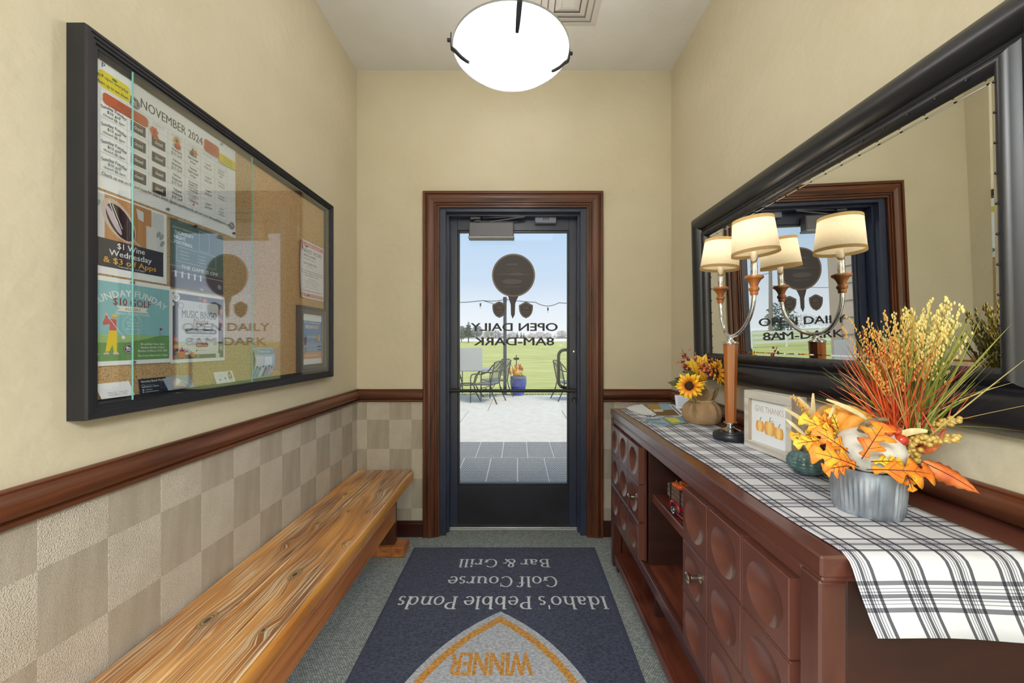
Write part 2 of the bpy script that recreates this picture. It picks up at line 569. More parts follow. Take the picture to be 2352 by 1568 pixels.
stile('stile', LX0 + .003, GX0 - .012, LZ0, LZ1); stile('stile', GX1 + .012, LX1 - .003, LZ0, LZ1)
stile('top_rail', GX0 - .012, GX1 + .012, GZ1 + .012, LZ1)
m = MB(); m.box(GX0 - .012, GX1 + .012, YD, YD + .045, LZ0, GZ0 - .012, .002)
part('bottom_rail', m, pm('kick_rail', (30, 31, 40), (40, 42, 54), ns=4, rough=0.4), d1)
m = MB()                        # glazing beads
for (a, b_, c, d_) in ((GX0 - .012, GX0, GZ0 - .012, GZ1 + .012), (GX1, GX1 + .012, GZ0 - .012, GZ1 + .012), (GX0, GX1, GZ0 - .012, GZ0 + .004), (GX0, GX1, GZ1, GZ1 + .012)):
    m.box(a, b_, YD + .006, YD + .040, c, d_, .002)
part('glazing_bead', m, BLACKM, d1)
m = MB(); m.box(GX0, GX1, YD + .020, YD + .026, GZ0, GZ1)
part('pane', m, thin_glass('door_glass', 1.38, (250, 252, 252)), d1)
m = MB(); m.box(-.50, .43, 2.668, 2.78, 0, .013, .003)
struct('trim_8', m, ALU, 'worn aluminium threshold under the door')
# push bar
m = MB()
zb = EYE - (895 - CY) / 323
m.tube([(-.492 + .012, YD - .05, zb), (.40, YD - .05, zb)], .0115, 12)
pb = part('push_bar', m, IRON, d1, True)
for xx in (-.465, .388):
    mm = MB(); mm.box(xx - .012, xx + .012, YD - .05, YD, zb - .008, zb + .008, .002)
    part('bracket', mm, IRON, pb)
# pull handle outside
m = MB()
hz0, hz1, hx = .985, 1.262, .298
pts = [(.378, YD + .045, hz1)] + [(.378, YD + .08, hz1), (.345, YD + .10, hz1)]
for k in range(7):
    a = PI / 2 * k / 6
    pts.append((hx + .045 - .045 * math.sin(a), YD + .10, hz1 - .045 + .045 * math.cos(a)))
for k in range(7):
    a = PI / 2 * k / 6
    pts.append((hx + .045 - .045 * math.cos(a), YD + .10, hz0 + .045 - .045 * math.sin(a)))
pts += [(.345, YD + .10, hz0), (.378, YD + .08, hz0), (.378, YD + .045, hz0)]
m.tube(pts, .0115, 10)
part('pull_handle', m, IRON, d1, True)
# lock and screw
m = MB(); m.lathe([(0, -.012), (.016, -.012), (.018, -.006), (.018, 0)], 20, Matrix.Translation((.398, YD, .908)) @ Matrix.Rotation(PI / 2, 4, 'X') @ Matrix.Scale(-1, 4, (0, 0, 1)))
lk = part('lock_rose', m, IRON, d1, True)
m = MB(); m.box(.394, .402, YD - .030, YD - .010, .892, .916, .003); part('thumb_turn', m, CHROME, d1)
m = MB(); m.lathe([(0, -.004), (.007, -.003), (.008, 0)], 12, Matrix.Translation((.397, YD, 1.252)) @ Matrix.Rotation(PI / 2, 4, 'X') @ Matrix.Scale(-1, 4, (0, 0, 1))); part('screw', m, CHROME, d1, True)
# closer
GREYM = pm('closer_grey', (104, 103, 112), rough=0.5, metal=.1)
m = MB(); m.box(-.342, -.030, YD - .062, YD, 2.052, 2.152, .006)
cb = part('closer_body', m, GREYM, d1)
m = MB(); m.box(-.346, -.026, YD - .068, YD, 2.038, 2.055, .003); part('closer_trim', m, pm('closer_light', (156, 152, 152), rough=.5), d1)
m = MB(); m.tube([(-.20, YD - .045, 2.158), (.045, YD - .07, 2.186)], .005, 8); m.tube([(.045, YD - .07, 2.190), (-.25, YD - .03, 2.190)], .0045, 8)
part('closer_arm', m, GREYM, d1, True)
m = MB(); m.box(-.335, -.262, YD - .045, YD - .004, 2.178, 2.215, .004); part('arm_shoe', m, GREYM, d1)
m = MB(); m.lathe([(0, .012), (.03, .012), (.034, 0)], 16, Matrix.Translation((-.28, YD - .035, 2.152))); part('closer_cap', m, GREYM, d1, True)
# door chime with slots
m = MB(); m.box(.118, .268, YD - .040, YD - .002, 2.152, 2.215, .005)
ch = part('chime_box', m, pm('chime_grey', (128, 130, 148), rough=.45), d1)
for k in range(4):
    mm = MB(); mm.box(.175 + k * .0115, .180 + k * .0115, YD - .0412, YD - .0395, 2.172, 2.205); part('slot', mm, IRON, d1)

# ------------------------------------------------------------------ ceiling air diffuser
VENT = pm('vent_white', (214, 208, 200), rough=.5)
v = thing('ceiling_vent', (.27, 2.03, ZC), 'white square louvred air diffuser on the ceiling beside the lamp', 'vent')
for k, (h, z0, z1) in enumerate(((.183, .012, .0), (.140, .018, .006), (.103, .022, .010), (.066, .026, .014))):
    w = .030 if k else .036
    mb = MB()
    c = Vector((.27, 2.03, ZC))
    for s in range(4):
        a = s * PI / 2
        R = Matrix.Translation(c) @ Matrix.Rotation(a, 4, 'Z')
        mb.add([(-h, -h, -z1), (h, -h, -z1), (h - w, -h + w, -z0), (-h + w, -h + w, -z0),
                (-h, -h, -z1 + .003), (h, -h, -z1 + .003), (h - w, -h + w, -z0 + .003), (-h + w, -h + w, -z0 + .003)],
               [(0, 1, 2, 3), (7, 6, 5, 4), (0, 4, 5, 1), (2, 6, 7, 3)], R)
    part('louvre_ring', mb, VENT, v)
mb = MB(); mb.box(.27 - .045, .27 + .045, 2.03 - .045, 2.03 + .045, ZC - .020, ZC - .014, .003); part('centre_plate', mb, VENT, v)
mb = MB(); mb.box(.27 - .15, .27 + .15, 2.03 - .15, 2.03 + .15, ZC - .003, ZC - .001); part('back_plate', mb, pm('vent_shadow', (160, 152, 144), rough=.8), v)
# ------------------------------------------------------------------ flat print: canvas, text
_tc = {}
def text_geo(body, bold=0.0, res=2, spacing=1.0):
    key = (body, round(bold, 4), res, spacing)
    if key in _tc:
        return _tc[key]
    cu = bpy.data.curves.new('txt', 'FONT')
    cu.body = body; cu.size = 1.0; cu.offset = bold; cu.resolution_u = res; cu.space_character = spacing
    o = bpy.data.objects.new('txt', cu); COL.objects.link(o)
    dg = bpy.context.evaluated_depsgraph_get(); dg.update()
    me = o.evaluated_get(dg).to_mesh()
    vs = [(v.co.x, v.co.y) for v in me.vertices]
    fs = [tuple(p.vertices) for p in me.polygons]
    o.evaluated_get(dg).to_mesh_clear()
    bpy.data.objects.remove(o); bpy.data.curves.remove(cu)
    _tc[key] = (vs, fs)
    return _tc[key]

class Canvas:
    """flat print on a sheet: x right, y up in metres, mapped by fn(x, y, h) to 3D"""
    def __init__(s, fn, step=0.000014, h0=0.0003):
        s.fn, s.mb, s.mats, s.h, s.step = fn, MB(), [], h0, step
    def _m(s, c):
        m = c if isinstance(c, bpy.types.Material) else flat(c)
        if m not in s.mats:
            s.mats.append(m)
        s.mb.m = s.mats.index(m)
    def raw(s, vs, fs, c):
        s._m(c)
        s.mb.add([s.fn(x, y, s.h) for x, y in vs], fs)
        s.h += s.step
    def poly(s, pts, c): s.raw(pts, [tuple(range(len(pts)))], c)
    def rect(s, x0, y0, x1, y1, c): s.poly([(x0, y0), (x1, y0), (x1, y1), (x0, y1)], c)
    def frame(s, x0, y0, x1, y1, w, c):
        s.raw([(x0, y0), (x1, y0), (x1, y1), (x0, y1), (x0 + w, y0 + w), (x1 - w, y0 + w), (x1 - w, y1 - w), (x0 + w, y1 - w)],
              [(0, 1, 5, 4), (1, 2, 6, 5), (2, 3, 7, 6), (3, 0, 4, 7)], c)
    def rrect(s, x0, y0, x1, y1, r, c):
        pts = []
        for cx, cy, a0 in ((x1 - r, y1 - r, 0), (x0 + r, y1 - r, 90), (x0 + r, y0 + r, 180), (x1 - r, y0 + r, 270)):
            for k in range(5):
                a = math.radians(a0 + 22.5 * k); pts.append((cx + r * math.cos(a), cy + r * math.sin(a)))
        s.poly(pts, c)
    def disc(s, x, y, r, c, n=20, ry=None):
        s.poly([(x + r * math.cos(2 * PI * k / n), y + (ry or r) * math.sin(2 * PI * k / n)) for k in range(n)], c)
    def ring(s, x, y, r, w, c, n=28):
        vs = [(x + q * math.cos(2 * PI * k / n), y + q * math.sin(2 * PI * k / n)) for q in (r, r - w) for k in range(n)]
        s.raw(vs, [(k, (k + 1) % n, n + (k + 1) % n, n + k) for k in range(n)], c)
    def line(s, pts, w, c):
        vs, fs = [], []
        for i, p in enumerate(pts):
            a = Vector(pts[max(i - 1, 0)]); b = Vector(pts[min(i + 1, len(pts) - 1)])
            d = (b - a).normalized(); n = Vector((-d.y, d.x)) * (w / 2)
            vs += [(p[0] + n.x, p[1] + n.y), (p[0] - n.x, p[1] - n.y)]
        for i in range(len(pts) - 1):
            fs.append((2 * i, 2 * i + 1, 2 * i + 3, 2 * i + 2))
        s.raw(vs, fs, c)
    def text(s, t, x, y, hgt, c, width=None, align='C', bold=0.0, arc=None, res=2, shear=0.0):
        """hgt = cap height; x is the centre/left/right, y the baseline"""
        vs, fs = text_geo(t, 0.0, res)
        if not vs: return
        if bold > 0:           # heavier strokes: the word set three times, shifted by a hair
            for q in (-1, 1):
                s.text(t, x + q * bold * hgt * .95, y, hgt, c, width, align, 0.0, arc, res, shear)
        x0 = min(v[0] for v in vs); x1 = max(v[0] for v in vs)
        k = hgt / 0.73
        kx = width / (x1 - x0) if width else k
        wd = (x1 - x0) * kx
        off = {'C': -wd / 2, 'L': 0, 'R': -wd}[align]
        out = []
        for a, b in vs:
            px, py = (a - x0) * kx + off + shear * b * k, b * k
            if arc:
                th = px / arc
                out.append((x + (arc + py) * math.sin(th), y - arc + (arc + py) * math.cos(th)))
            else:
                out.append((x + px, y + py))
        s.raw(out, fs, c)
    def done(s, name, root, world=True):
        return part(name, s.mb, s.mats, root, world=world)

# ------------------------------------------------------------------ notice board on the left wall
NB_Y0, NB_Y1, NB_Z0, NB_Z1 = .918, 2.150, 1.122, 2.088
XF = XL + .0495                  # front of the frame
XCK = XL + .014                  # cork face
nb = thing('notice_board', (XL, (NB_Y0 + NB_Y1) / 2, NB_Z0), 'black framed glass-fronted cork notice board hung on the left wall', 'notice board')
FP = [(0, 0), (.044, 0), (.0495, .003), (.0495, .010), (.046, .0115), (.046, .0185), (.042, .020), (.042, .0265), (.036, .028), (.036, .036), (.022, .040), (.022, .044), (0, .044)]
co = [((XL, NB_Y0, NB_Z0), (0, 1, 1)), ((XL, NB_Y0, NB_Z1), (0, 1, -1)), ((XL, NB_Y1, NB_Z1), (0, -1, -1)), ((XL, NB_Y1, NB_Z0), (0, -1, 1)), ((XL, NB_Y0, NB_Z0), (0, 1, 1))]
for k, bmb in enumerate(mitred(FP, co, (1, 0, 0), None)):
    part('frame_rail' if k % 2 else 'frame_stile', bmb, BLACKF, nb, 0.3)
CORK = pm('cork', (206, 172, 126), (180, 142, 94), ns=270, det=2, ramp=(.42, .62), rough=.9, bs=120, bstr=.3, extra=[(.74, (96, 66, 40))])
m = MB(); m.box(XL + .004, XCK, NB_Y0 + .03, NB_Y1 - .03, NB_Z0 + .03, NB_Z1 - .03); part('cork_panel', m, CORK, nb)
NBG = thin_glass('board_glass', 1.72, (253, 254, 254), 1.0)
GEDGE = pm('glass_edge', (130, 190, 186), rough=.15, spec=.8)
for yy0, yy1, xg, edge in ((.957, 1.512, XL + .0335, 1.512), (1.038, 2.112, XL + .0385, 1.038)):
    m = MB(); m.box(xg - .0015, xg + .0015, yy0, yy1, NB_Z0 + .034, NB_Z1 - .034)
    p = part('sliding_pane', m, NBG, nb)
    m = MB(); m.box(xg - .0017, xg + .0017, edge - .0009, edge + .0009, NB_Z0 + .034, NB_Z1 - .034)
    part('pane_edge', m, GEDGE, p)

def cork(px, py, X=None):
    X = X if X is not None else XCK
    q = on_x(px, py, X)
    return q.y, q.z
KB = .981
def sheet(name, y0, y1, z0, z1, label, cat, paper=(246, 247, 250), lift=0.0015, group=None, skew=0.0):
    """a sheet pinned on the cork; canvas x runs along +Y, y along +Z, origin at the sheet's lower near corner"""
    y0 *= KB; y1 *= KB
    r = thing(name, (XCK + lift, (y0 + y1) / 2, z0), label, cat, group)
    mb = MB(); mb.box(XCK + lift - .0004, XCK + lift, max(y0, .9635), y1, z0, z1)
    part('paper', mb, flat(paper, .45), r)
    c = Canvas(lambda x, y, h: (XCK + lift + h, y0 + x * (1 if name[:3] == 'cal' else KB), z0 + y + skew * x))
    return r, c, (y1 - y0) / (1 if name[:3] == 'cal' else KB), z1 - z0
def pin(y, z, col, root, lift=.0015):
    y *= KB if y < 1.8 else 1
    mb = MB(); mb.lathe([(0, .009), (.004, .008), (.0045, .005), (.002, .003), (.0025, 0)], 10, Matrix.Translation((XCK + lift, y, z)) @ Matrix.Rotation(PI / 2, 4, 'Y'))
    return part('push_pin', mb, pm('pin_%d' % col[0], col, rough=.25), root, True)
BK, WH, NAVY = (38, 38, 44), (240, 240, 242), (44, 52, 92)
ORG, YEL = (196, 82, 42), (232, 214, 36)
def club_badge(c, x, y, r):
    """round club seal: dark ring with a small striped middle"""
    c.disc(x, y, r, NAVY); c.disc(x, y, r * .86, WH); c.disc(x, y, r * .78, NAVY)
    c.disc(x - r * .25, y + r * .25, r * .28, (226, 196, 90))
    for k in range(3):
        c.rect(x - r * .5, y - r * .45 + k * r * .3, x + r * .5, y - r * .32 + k * r * .3, WH)

# --- the month's calendar
r, c, W, H = sheet('calendar_poster', .930, 1.4745, 1.712, 2.049, 'large white november 2024 calendar poster pinned at the top of the notice board', 'poster')
X0 = .930 * KB
def cx(px): return F * (-XCK) / (CX - px) - X0
c.text('NOVEMBER 2024', (cx(322) + cx(464)) / 2, H - .063, .028, BK, width=cx(464) - cx(322), bold=.012)
c.text('P', cx(236), H - .022, .014, NAVY, bold=.01)
club_badge(c, cx(307), H - .062, .0165)
c.rrect(cx(224), H - .073, cx(298), H - .028, .012, YEL)
c.text('golf open everyday', (cx(220) + cx(294)) / 2, H - .048, .0095, BK, width=cx(293) - cx(222), bold=.02)
c.text('dawn up to sun down', (cx(220) + cx(294)) / 2, H - .066, .0095, BK, width=cx(293) - cx(222), bold=.02)
c.disc((cx(214) + cx(298)) / 2 + .004, H - .036, .007, (70, 130, 60), ry=.0035)
cols = [cx(228), cx(290), cx(340), cx(384), cx(423), cx(459), cx(492), cx(520)]
rows = [H - .105 - .0455 * k for k in range(5)]
top = H - .078
for q in cols: c.rect(q - .0003, rows[-1], q + .0003, top, (170, 172, 180))
for q in rows + [top, H - .092]: c.rect(cols[0], q - .0003, cols[-1], q + .0003, (170, 172, 180))
for k, dname in enumerate(('SUNDAY', 'MONDAY', 'TUESDAY', 'WEDNESDAY', 'THURSDAY', 'FRIDAY', 'SATURDAY')):
    c.text(dname, (cols[k] + cols[k + 1]) / 2, top - .011, .0065, (176, 178, 186), width=(cols[k + 1] - cols[k]) * .62)
c.rrect(cols[0] + .006, rows[0] - .008, cols[2] - .002, rows[0] + .022, .010, ORG)
for k, tx in enumerate(('Breakfast served', 'Saturday and Sunday', '9am-2pm', 'Bottomless Mimosas Sunday')):
    c.text(tx, (cols[0] + cols[2]) / 2, rows[0] + .013 - k * .0065, .0042, (88, 28, 16), bold=.02)
SF = (52, 62, 100)
for k in range(4):
    y1, y0 = rows[k] - (.010 if k == 0 else 0), rows[k + 1]
    yr = rows[k + 1] + .0455
    mid = (cols[0] + cols[1]) / 2
    c.text('Sunday Funday', mid, yr - .017, .0085, SF, width=(cols[1] - cols[0]) * .92, bold=.02, arc=.09)
    c.text('$10 golf', mid, yr - .029, .0075, BK, bold=.012)
    c.text('closed @ 2pm', mid, yr - .040, .0068, BK, bold=.012)
    for j in (1, 2):
        xm = (cols[j] + cols[j + 1]) / 2
        yy = yr - .031 - (.010 if j == 2 else 0)
        c.rect(xm - .021, yy - .008, xm + .021, yy + .020, (44, 46, 58))
        c.text('closed', xm, yy + .001, .012, WH, width=.024, bold=.01)
        c.rect(xm - .014, yy + .015, xm + .012, yy + .0165, (196, 110, 70))
    xm = (cols[3] + cols[4]) / 2
    c.text('*Wine', xm, yr - .014 - .004, .008, BK, bold=.015); c.text('Wednesday', xm, yr - .026 - .004, .008, BK, width=.036, bold=.015); c.text('$10 Golf', xm, yr - .039 - .004, .010, BK, width=.037)
    xm = (cols[4] + cols[5]) / 2
    if k < 3:
        for q, tx in enumerate(('Thursday', 'Night Football', '6:15pm') if k < 2 else ('Thursday Night', 'Football 6:15pm', 'Music Bingo', '6:30-8:30pm')):
            c.text(tx, xm, yr - .014 - q * (.012 if k < 2 else .009), .0075 if k < 2 else .006, BK, width=min(.037, .0035 * len(tx)), bold=.015)
    else:
        c.text('CLOSED', xm, yr - .013, .008, (120, 120, 126)); c.text('Thanksgiving', xm, yr - .030, .010, (120, 76, 60), width=.037)
        c.disc(xm, yr - .037, .003, (200, 90, 70)); c.disc(xm + .004, yr - .018, .002, (220, 130, 60)); c.disc(xm - .006, yr - .019, .002, (200, 90, 70))
    xm = (cols[5] + cols[6]) / 2
    c.text('*HAPPY', xm, yr - .018, .008, BK, width=.026); c.text('HOUR 2PM', xm, yr - .030, .008, BK, width=.030)
    xm = (cols[6] + cols[7]) / 2
    for q, tx in enumerate((('CLOSED @ 2PM', 'FOR PRIVATE', 'PARTY'), ('Avery Salsaga', '5:30-8:30pm'), ('Layne Brown', '5:30-8:30pm'), ('Chinook', 'Acoustics', '5:30-8:30pm'))[k]):
        c.text(tx, xm, yr - .012 - q * .011, .0065, BK, width=min(.029, .0028 * len(tx)))
# little leaf, sunflower and pumpkin pictures
def blot(x, y, r_, col, n=6):
    for k in range(n):
        a = 2 * PI * k / n
        c.disc(x + r_ * .6 * math.cos(a), y + r_ * .6 * math.sin(a), r_ * .42, col, 8)
xx = cols[2] + .014
blot(xx, H - .111, .013, (204, 96, 44)); blot(xx + .004, H - .126, .010, (178, 70, 34)); c.disc(xx, H - .111, .004, (150, 60, 30), 8)
xx = (cols[3] + cols[4]) / 2 - .002
blot(xx, H - .101, .012, (222, 166, 40), 9); c.disc(xx, H - .101, .0055, (96, 56, 24)); c.disc(xx + .004, H - .116, .011, (200, 70, 36), ry=.009)
xx = (cols[4] + cols[5]) / 2
blot(xx + .006, H - .105, .010, (210, 140, 40), 5); blot(xx - .006, H - .111, .008, (110, 40, 34), 5); c.disc(xx - .004, H - .098, .004, (60, 90, 60), 8)
c.rrect(cx(466), H - .074, cx(500), H - .034, .009, ORG)
c.rrect(cx(501), H - .083, cx(538), H - .050, .008, YEL)
for k, tx in enumerate(('Thirsty Thursday', '$1 Draft Apps', '$2 Domestics', '6-8pm')): c.text(tx, (cx(466) + cx(500)) / 2, H - .045 - k * .008, .0048, (84, 24, 14), width=.036 if k < 3 else .016)
for k, tx in enumerate(('*Wine Wednesday', '$1 wine & $3 off', 'selected Apps')): c.text(tx, (cx(501) + cx(538)) / 2, H - .061 - k * .008, .0055, (70, 60, 20), width=.042)
c.text("Check us out on FB and Insta for more details @idahospebbleponds and visit us at idahospebbleponds.com", (cx(232) + cx(523)) / 2, H - .302, .0095, BK, width=cx(523) - cx(226), bold=.015)
club_badge(c, cx(530), H - .296, .0125)
c.done('calendar_print', r)
pin(1.40, 1.717 + .316, (150, 190, 186), r); pin(1.4605, 1.727, (60, 64, 74), r); pin(1.185, 1.722, (120, 126, 130), r)

# --- wine flyer
r, c, W, H = sheet('wine_flyer', .962, 1.1855, 1.4915, 1.705, 'wine wednesday flyer with a glass of red wine on a wooden board', 'flyer', lift=.0022)
c.rect(.006, .088, W - .010, H - .006, (214, 214, 218))
c.rect(.045, .088, W - .050, H - .004, (196, 142, 92)); 
for k in range(6): c.rect(.05 + k * .02, .090, .0515 + k * .02, H - .008, (176, 120, 74))
def ell(x, y, a, b, rot, n=22):
    return [(x + a * math.cos(t) * math.cos(rot) - b * math.sin(t) * math.sin(rot), y + a * math.cos(t) * math.sin(rot) + b * math.sin(t) * math.cos(rot)) for t in [2 * PI * k / n for k in range(n)]]
c.poly(ell(.082, .150, .060, .036, -.95), (208, 188, 178)); c.poly(ell(.086, .146, .052, .029, -.95), (52, 34, 44)); c.poly(ell(.068, .148, .040, .008, -1.05), (206, 190, 206))
c.line([(.120, .108), (.146, .090)], .006, (206, 186, 168)); c.line([(.064, .19), (.09, .13)], .002, WH); c.line([(.055, .196), (.078, .14)], .002, WH)
c.poly([(.128, .200), (.150, .196), (.150, .168), (.134, .172)], (224, 222, 220)); c.rect(.160, .090, .186, .158, (222, 220, 218)); c.frame(.158, .088, .188, .160, .0012, WH)
for a, b in ((.196, .145), (.206, .140), (.208, .120), (.02, .17), (.028, .18)): c.poly(ell(a, b, .011, .0055, 1.0), (150, 164, 158))
c.rect(.004, .020, W - .012, .094, (56, 56, 68))
c.text('$1 Wine', .115, .074, .0165, WH, width=.076, bold=.02); c.text('Wednesday', .115, .053, .0165, WH, width=.118, bold=.02); c.text('& $3 off Apps', .115, .032, .0165, (236, 176, 62), width=.146, bold=.02); c.text('*Selected wine and Apps', .115, .024, .0055, WH, width=.075)
c.done('flyer_print', r)
# --- sunday flyer
r, c, W, H = sheet('golf_flyer', .958, 1.198, 1.2520, 1.4860, 'turquoise sunday funday golf flyer with a golfer swinging a club', 'flyer', lift=.0028)
c.rect(.010, .012, W - .005, H - .012, (142, 196, 204))
hill = [(.010, .012), (W - .005, .012), (W - .005, .080), (.20, .082), (.16, .074), (.12, .066), (.06, .068), (.010, .078)]
c.poly([(.010, .012), (.21, .012), (.21, .078), (.15, .084), (.06, .080), (.010, .088)], (158, 196, 128)); c.poly([(.010, .012), (W - .005, .012), (W - .005, .082), (.205, .082), (.165, .072), (.11, .062), (.06, .060), (.010, .062)], (112, 158, 96))
c.text('SUNDAY FUNDAY', .123, .188, .019, WH, width=.205, bold=.022, arc=.165); c.text('$10 GOLF', .123, .162, .020, (150, 56, 54), width=.106, bold=.014)
c.poly([(.078, .146), (.168, .146), (.160, .153), (.168, .160), (.078, .160), (.086, .153)], (240, 236, 226)); c.text('ALL DAY', .123, .150, .0068, BK, width=.044)
c.text("Idaho's Pebble Ponds", .123, .137, .0080, (232, 244, 244), width=.094)
c.ring(.122, .110, .0275, .0008, (226, 240, 240))
for k, tx in enumerate(('Starts', 'June 23rd', 'and thru', 'the summer')): c.text(tx, .122, .123 - .009 * k, .0058, (226, 240, 240))
SHIRT, TROUS = (206, 92, 96), (240, 208, 40)
c.poly([(.060, .092), (.078, .092), (.078, .122), (.062, .124)], SHIRT); c.poly([(.060, .124), (.044, .116), (.044, .106), (.062, .110)], SHIRT); c.poly([(.044, .112), (.052, .134), (.058, .132), (.054, .110)], SHIRT)
c.disc(.073, .129, .006, (214, 160, 130)); c.poly([(.066, .130), (.082, .130), (.078, .136), (.068, .136)], (236, 206, 60)); c.disc(.052, .136, .0035, (222, 178, 150))
c.poly([(.059, .093), (.079, .093), (.079, .036), (.071, .036), (.068, .055), (.060, .038), (.050, .036)], TROUS)
c.poly([(.046, .034), (.058, .036), (.060, .030), (.046, .030)], (228, 196, 190)); c.poly([(.070, .036), (.080, .036), (.086, .029), (.070, .029)], (228, 196, 190))
c.line([(.052, .136), (.094, .078)], .0014, WH); c.disc(.096, .075, .005, WH); c.disc(.030, .031, .004, WH, ry=.002)
c.line([(.204, .082), (.204, .106)], .0008, (80, 60, 60)); c.poly([(.204, .106), (.214, .101), (.204, .096)], (170, 56, 62))
club_badge(c, .110, .044, .0135)
for k, tx in enumerate(('Breakfast 9am-2pm', 'Basket foods 2-5pm', 'Bucket of Beers 5 for $20', 'Plus Corn Hole from 2-5pm')): c.text(tx, .182, .054 - .0098 * k - (.004 if k == 3 else 0), .0062, WH, width=(.074, .074, .090, .092)[k], bold=.02)
c.done('flyer_print', r)
pin(1.075, 1.480, (120, 86, 92), r, .0032); pin(1.078, 1.258, (118, 146, 146), r, .0032)
# --- football flyer
r, c, W, H = sheet('football_flyer', 1.1985, 1.4125, 1.4870, 1.702, 'dark green thursday night football flyer half hidden by the door reflection', 'flyer', paper=(92, 112, 108), lift=.0020)
c.rect(0, 0, W, .060, (92, 84, 96)); c.text("IDAHO'S PEBBLE PONDS", .052, .187, .0065, (214, 224, 220), width=.088)
for k, tx in enumerate(('THURSDAY', 'NIGHT', 'FOOTBALL')): c.text(tx, .012, .170 - .0155 * k, .0115, (232, 238, 236), width=(.072, .042, .070)[k], align='L', bold=.03)
LG = (206, 218, 214)
c.rect(0, .140, .012, .141, LG); c.frame(.020, .085, .180, .132, .0011, LG); c.frame(.108, .136, .150, .204, .0010, LG); c.rect(.0, .068, .04, .0692, LG)
for k in range(3): c.rect(.034, .118 - .011 * k, .066, .120 - .011 * k, (170, 188, 184)); c.text('9.30PM', .118, .116 - .011 * k, .0048, LG, width=.030)
c.text('THE GAME IS ON!', .112, .064, .0125, WH, width=.150, bold=.03, shear=.15)
c.line([(.004, .050), (.212, .050)], .0012, WH)
for k in range(5): c.rect(.014 + .024 * k, .034, .021 + .024 * k, .054, (224, 226, 232))
club_badge(c, .196, .026, .011); c.done('flyer_print', r)
pin(1.285, 1.7000, (34, 34, 38), r, .0026); pin(1.31, 1.492, (190, 184, 192), r, .0026)
# --- bingo flyer
r, c, W, H = sheet('bingo_flyer', 1.1990, 1.4190, 1.2480, 1.4800, 'music bingo night flyer bordered with autumn maple leaves', 'flyer', lift=.0026)
c.rect(.006, .012, W - .006, H - .010, (84, 86, 102)); c.rrect(.026, .026, W - .030, H - .030, .012, (226, 228, 234))
def maple(x, y, s, col, rot=0.0):
    pts = []
    for k in range(20):
        rr = s * (1.0 if k % 4 == 0 else (.62 if k % 2 == 0 else .42)); a = rot + 2 * PI * k / 20
        pts.append((x + rr * math.cos(a), y + rr * math.sin(a)))
    c.raw(pts + [(x, y)], [(k, (k + 1) % 20, 20) for k in range(20)], col)
for x, y, s_, col in ((.016, .075, .013, (214, 88, 66)), (.017, .052, .015, (224, 132, 56)), (.040, .030, .026, (208, 72, 62)), (.078, .026, .016, (226, 138, 60)), (.102, .020, .010, (220, 96, 60)), (.014, .018, .010, (214, 100, 70)),
                      (.110, .214, .010, (222, 110, 70)), (.130, .208, .014, (228, 138, 70)), (.200, .180, .016, (228, 132, 70)), (.196, .150, .012, (220, 96, 70)), (.206, .142, .012, (222, 110, 76)), (.206, .116, .009, (222, 110, 70))):
    maple(x, y, s_, col, x * 40)
c.disc(.018, .208, .014, WH); c.text('27', .018, .203, .010, BK, bold=.02); c.ring(.036, .184, .010, .0016, (70, 80, 100)); c.ring(.112, .187, .006, .0012, (150, 60, 70)); c.disc(.006, .186, .006, WH)
c.text('MUSIC BINGO', .110, .146, .026, (54, 54, 64), width=.142, bold=.004); c.text('Night', .113, .128, .019, (150, 52, 60), width=.062, shear=.25, bold=.006)
c.rrect(.050, .094, .182, .112, .009, (84, 86, 98)); c.text('THURSDAY, 21 NOVEMBER 2024', .116, .0995, .0072, WH, width=.112, bold=.02)
c.text('START AT 6:30 PM - 8:30 PM', .116, .084, .0056, (120, 120, 128), width=.080); c.text('4225 N 2300 E, Filer, ID 83328', .116, .074, .0056, (100, 100, 108), width=.096)
c.rrect(.092, .050, .144, .064, .007, (176, 62, 80)); c.text('RESERVE YOUR TABLE NOW', .118, .0548, .0042, WH, width=.040); c.disc(.096, .0385, .003, BK, 8); c.rect(.102, .0375, .134, .0392, (170, 170, 176))
club_badge(c, .204, .046, .0115); c.disc(.186, .020, .009, WH); c.text('22', .186, .0165, .007, BK)
c.done('flyer_print', r)
# --- curled harvest flyer
r = thing('curled_flyer', (XCK + .001, 1.86, 1.53), 'white harvest dinner flyer with pink bands curling off the far end of the cork', 'flyer')
hy0, hz0_ = cork(694, 688); hy1, hz1_ = cork(744, 545)
hy0, hy1, hz0_, hz1_ = 1.862, 2.098, 1.541, 1.832
def curl(x, y, h):
    x *= (hy1 - hy0) / .185; y *= (hz1_ - hz0_) / .252
    t = max(0.0, 1 - x / .05) ** 2
    v = (y / .29 - .5) * 2
    return (XCK + .003 + .016 * t * (0.6 + .4 * v * v) + h, hy0 + x - .0045 * t, hz0_ + y)
mb = MB(); nx_, ny_ = 10, 8; W, H = .185, .252
vs = [curl(W * i / nx_, H * j / ny_, 0) for j in range(ny_ + 1) for i in range(nx_ + 1)]
mb.add(vs, [(j * (nx_ + 1) + i, j * (nx_ + 1) + i + 1, (j + 1) * (nx_ + 1) + i + 1, (j + 1) * (nx_ + 1) + i) for j in range(ny_) for i in range(nx_)])
part('paper', mb, flat((236, 236, 242), .5), r, True)
c = Canvas(curl)
def strip(x0, y0, x1, y1, col):
    n = 8
    c.raw([(x0 + (x1 - x0) * k / n, y) for y in (y0, y1) for k in range(n + 1)], [(k, k + 1, n + 2 + k, n + 1 + k) for k in range(n)], col)
strip(.004, H - .024, W - .004, H - .006, (214, 150, 160)); strip(.004, .006, W - .004, .022, (214, 150, 160))
c.disc(.020, H - .030, .014, (204, 130, 146), 9)
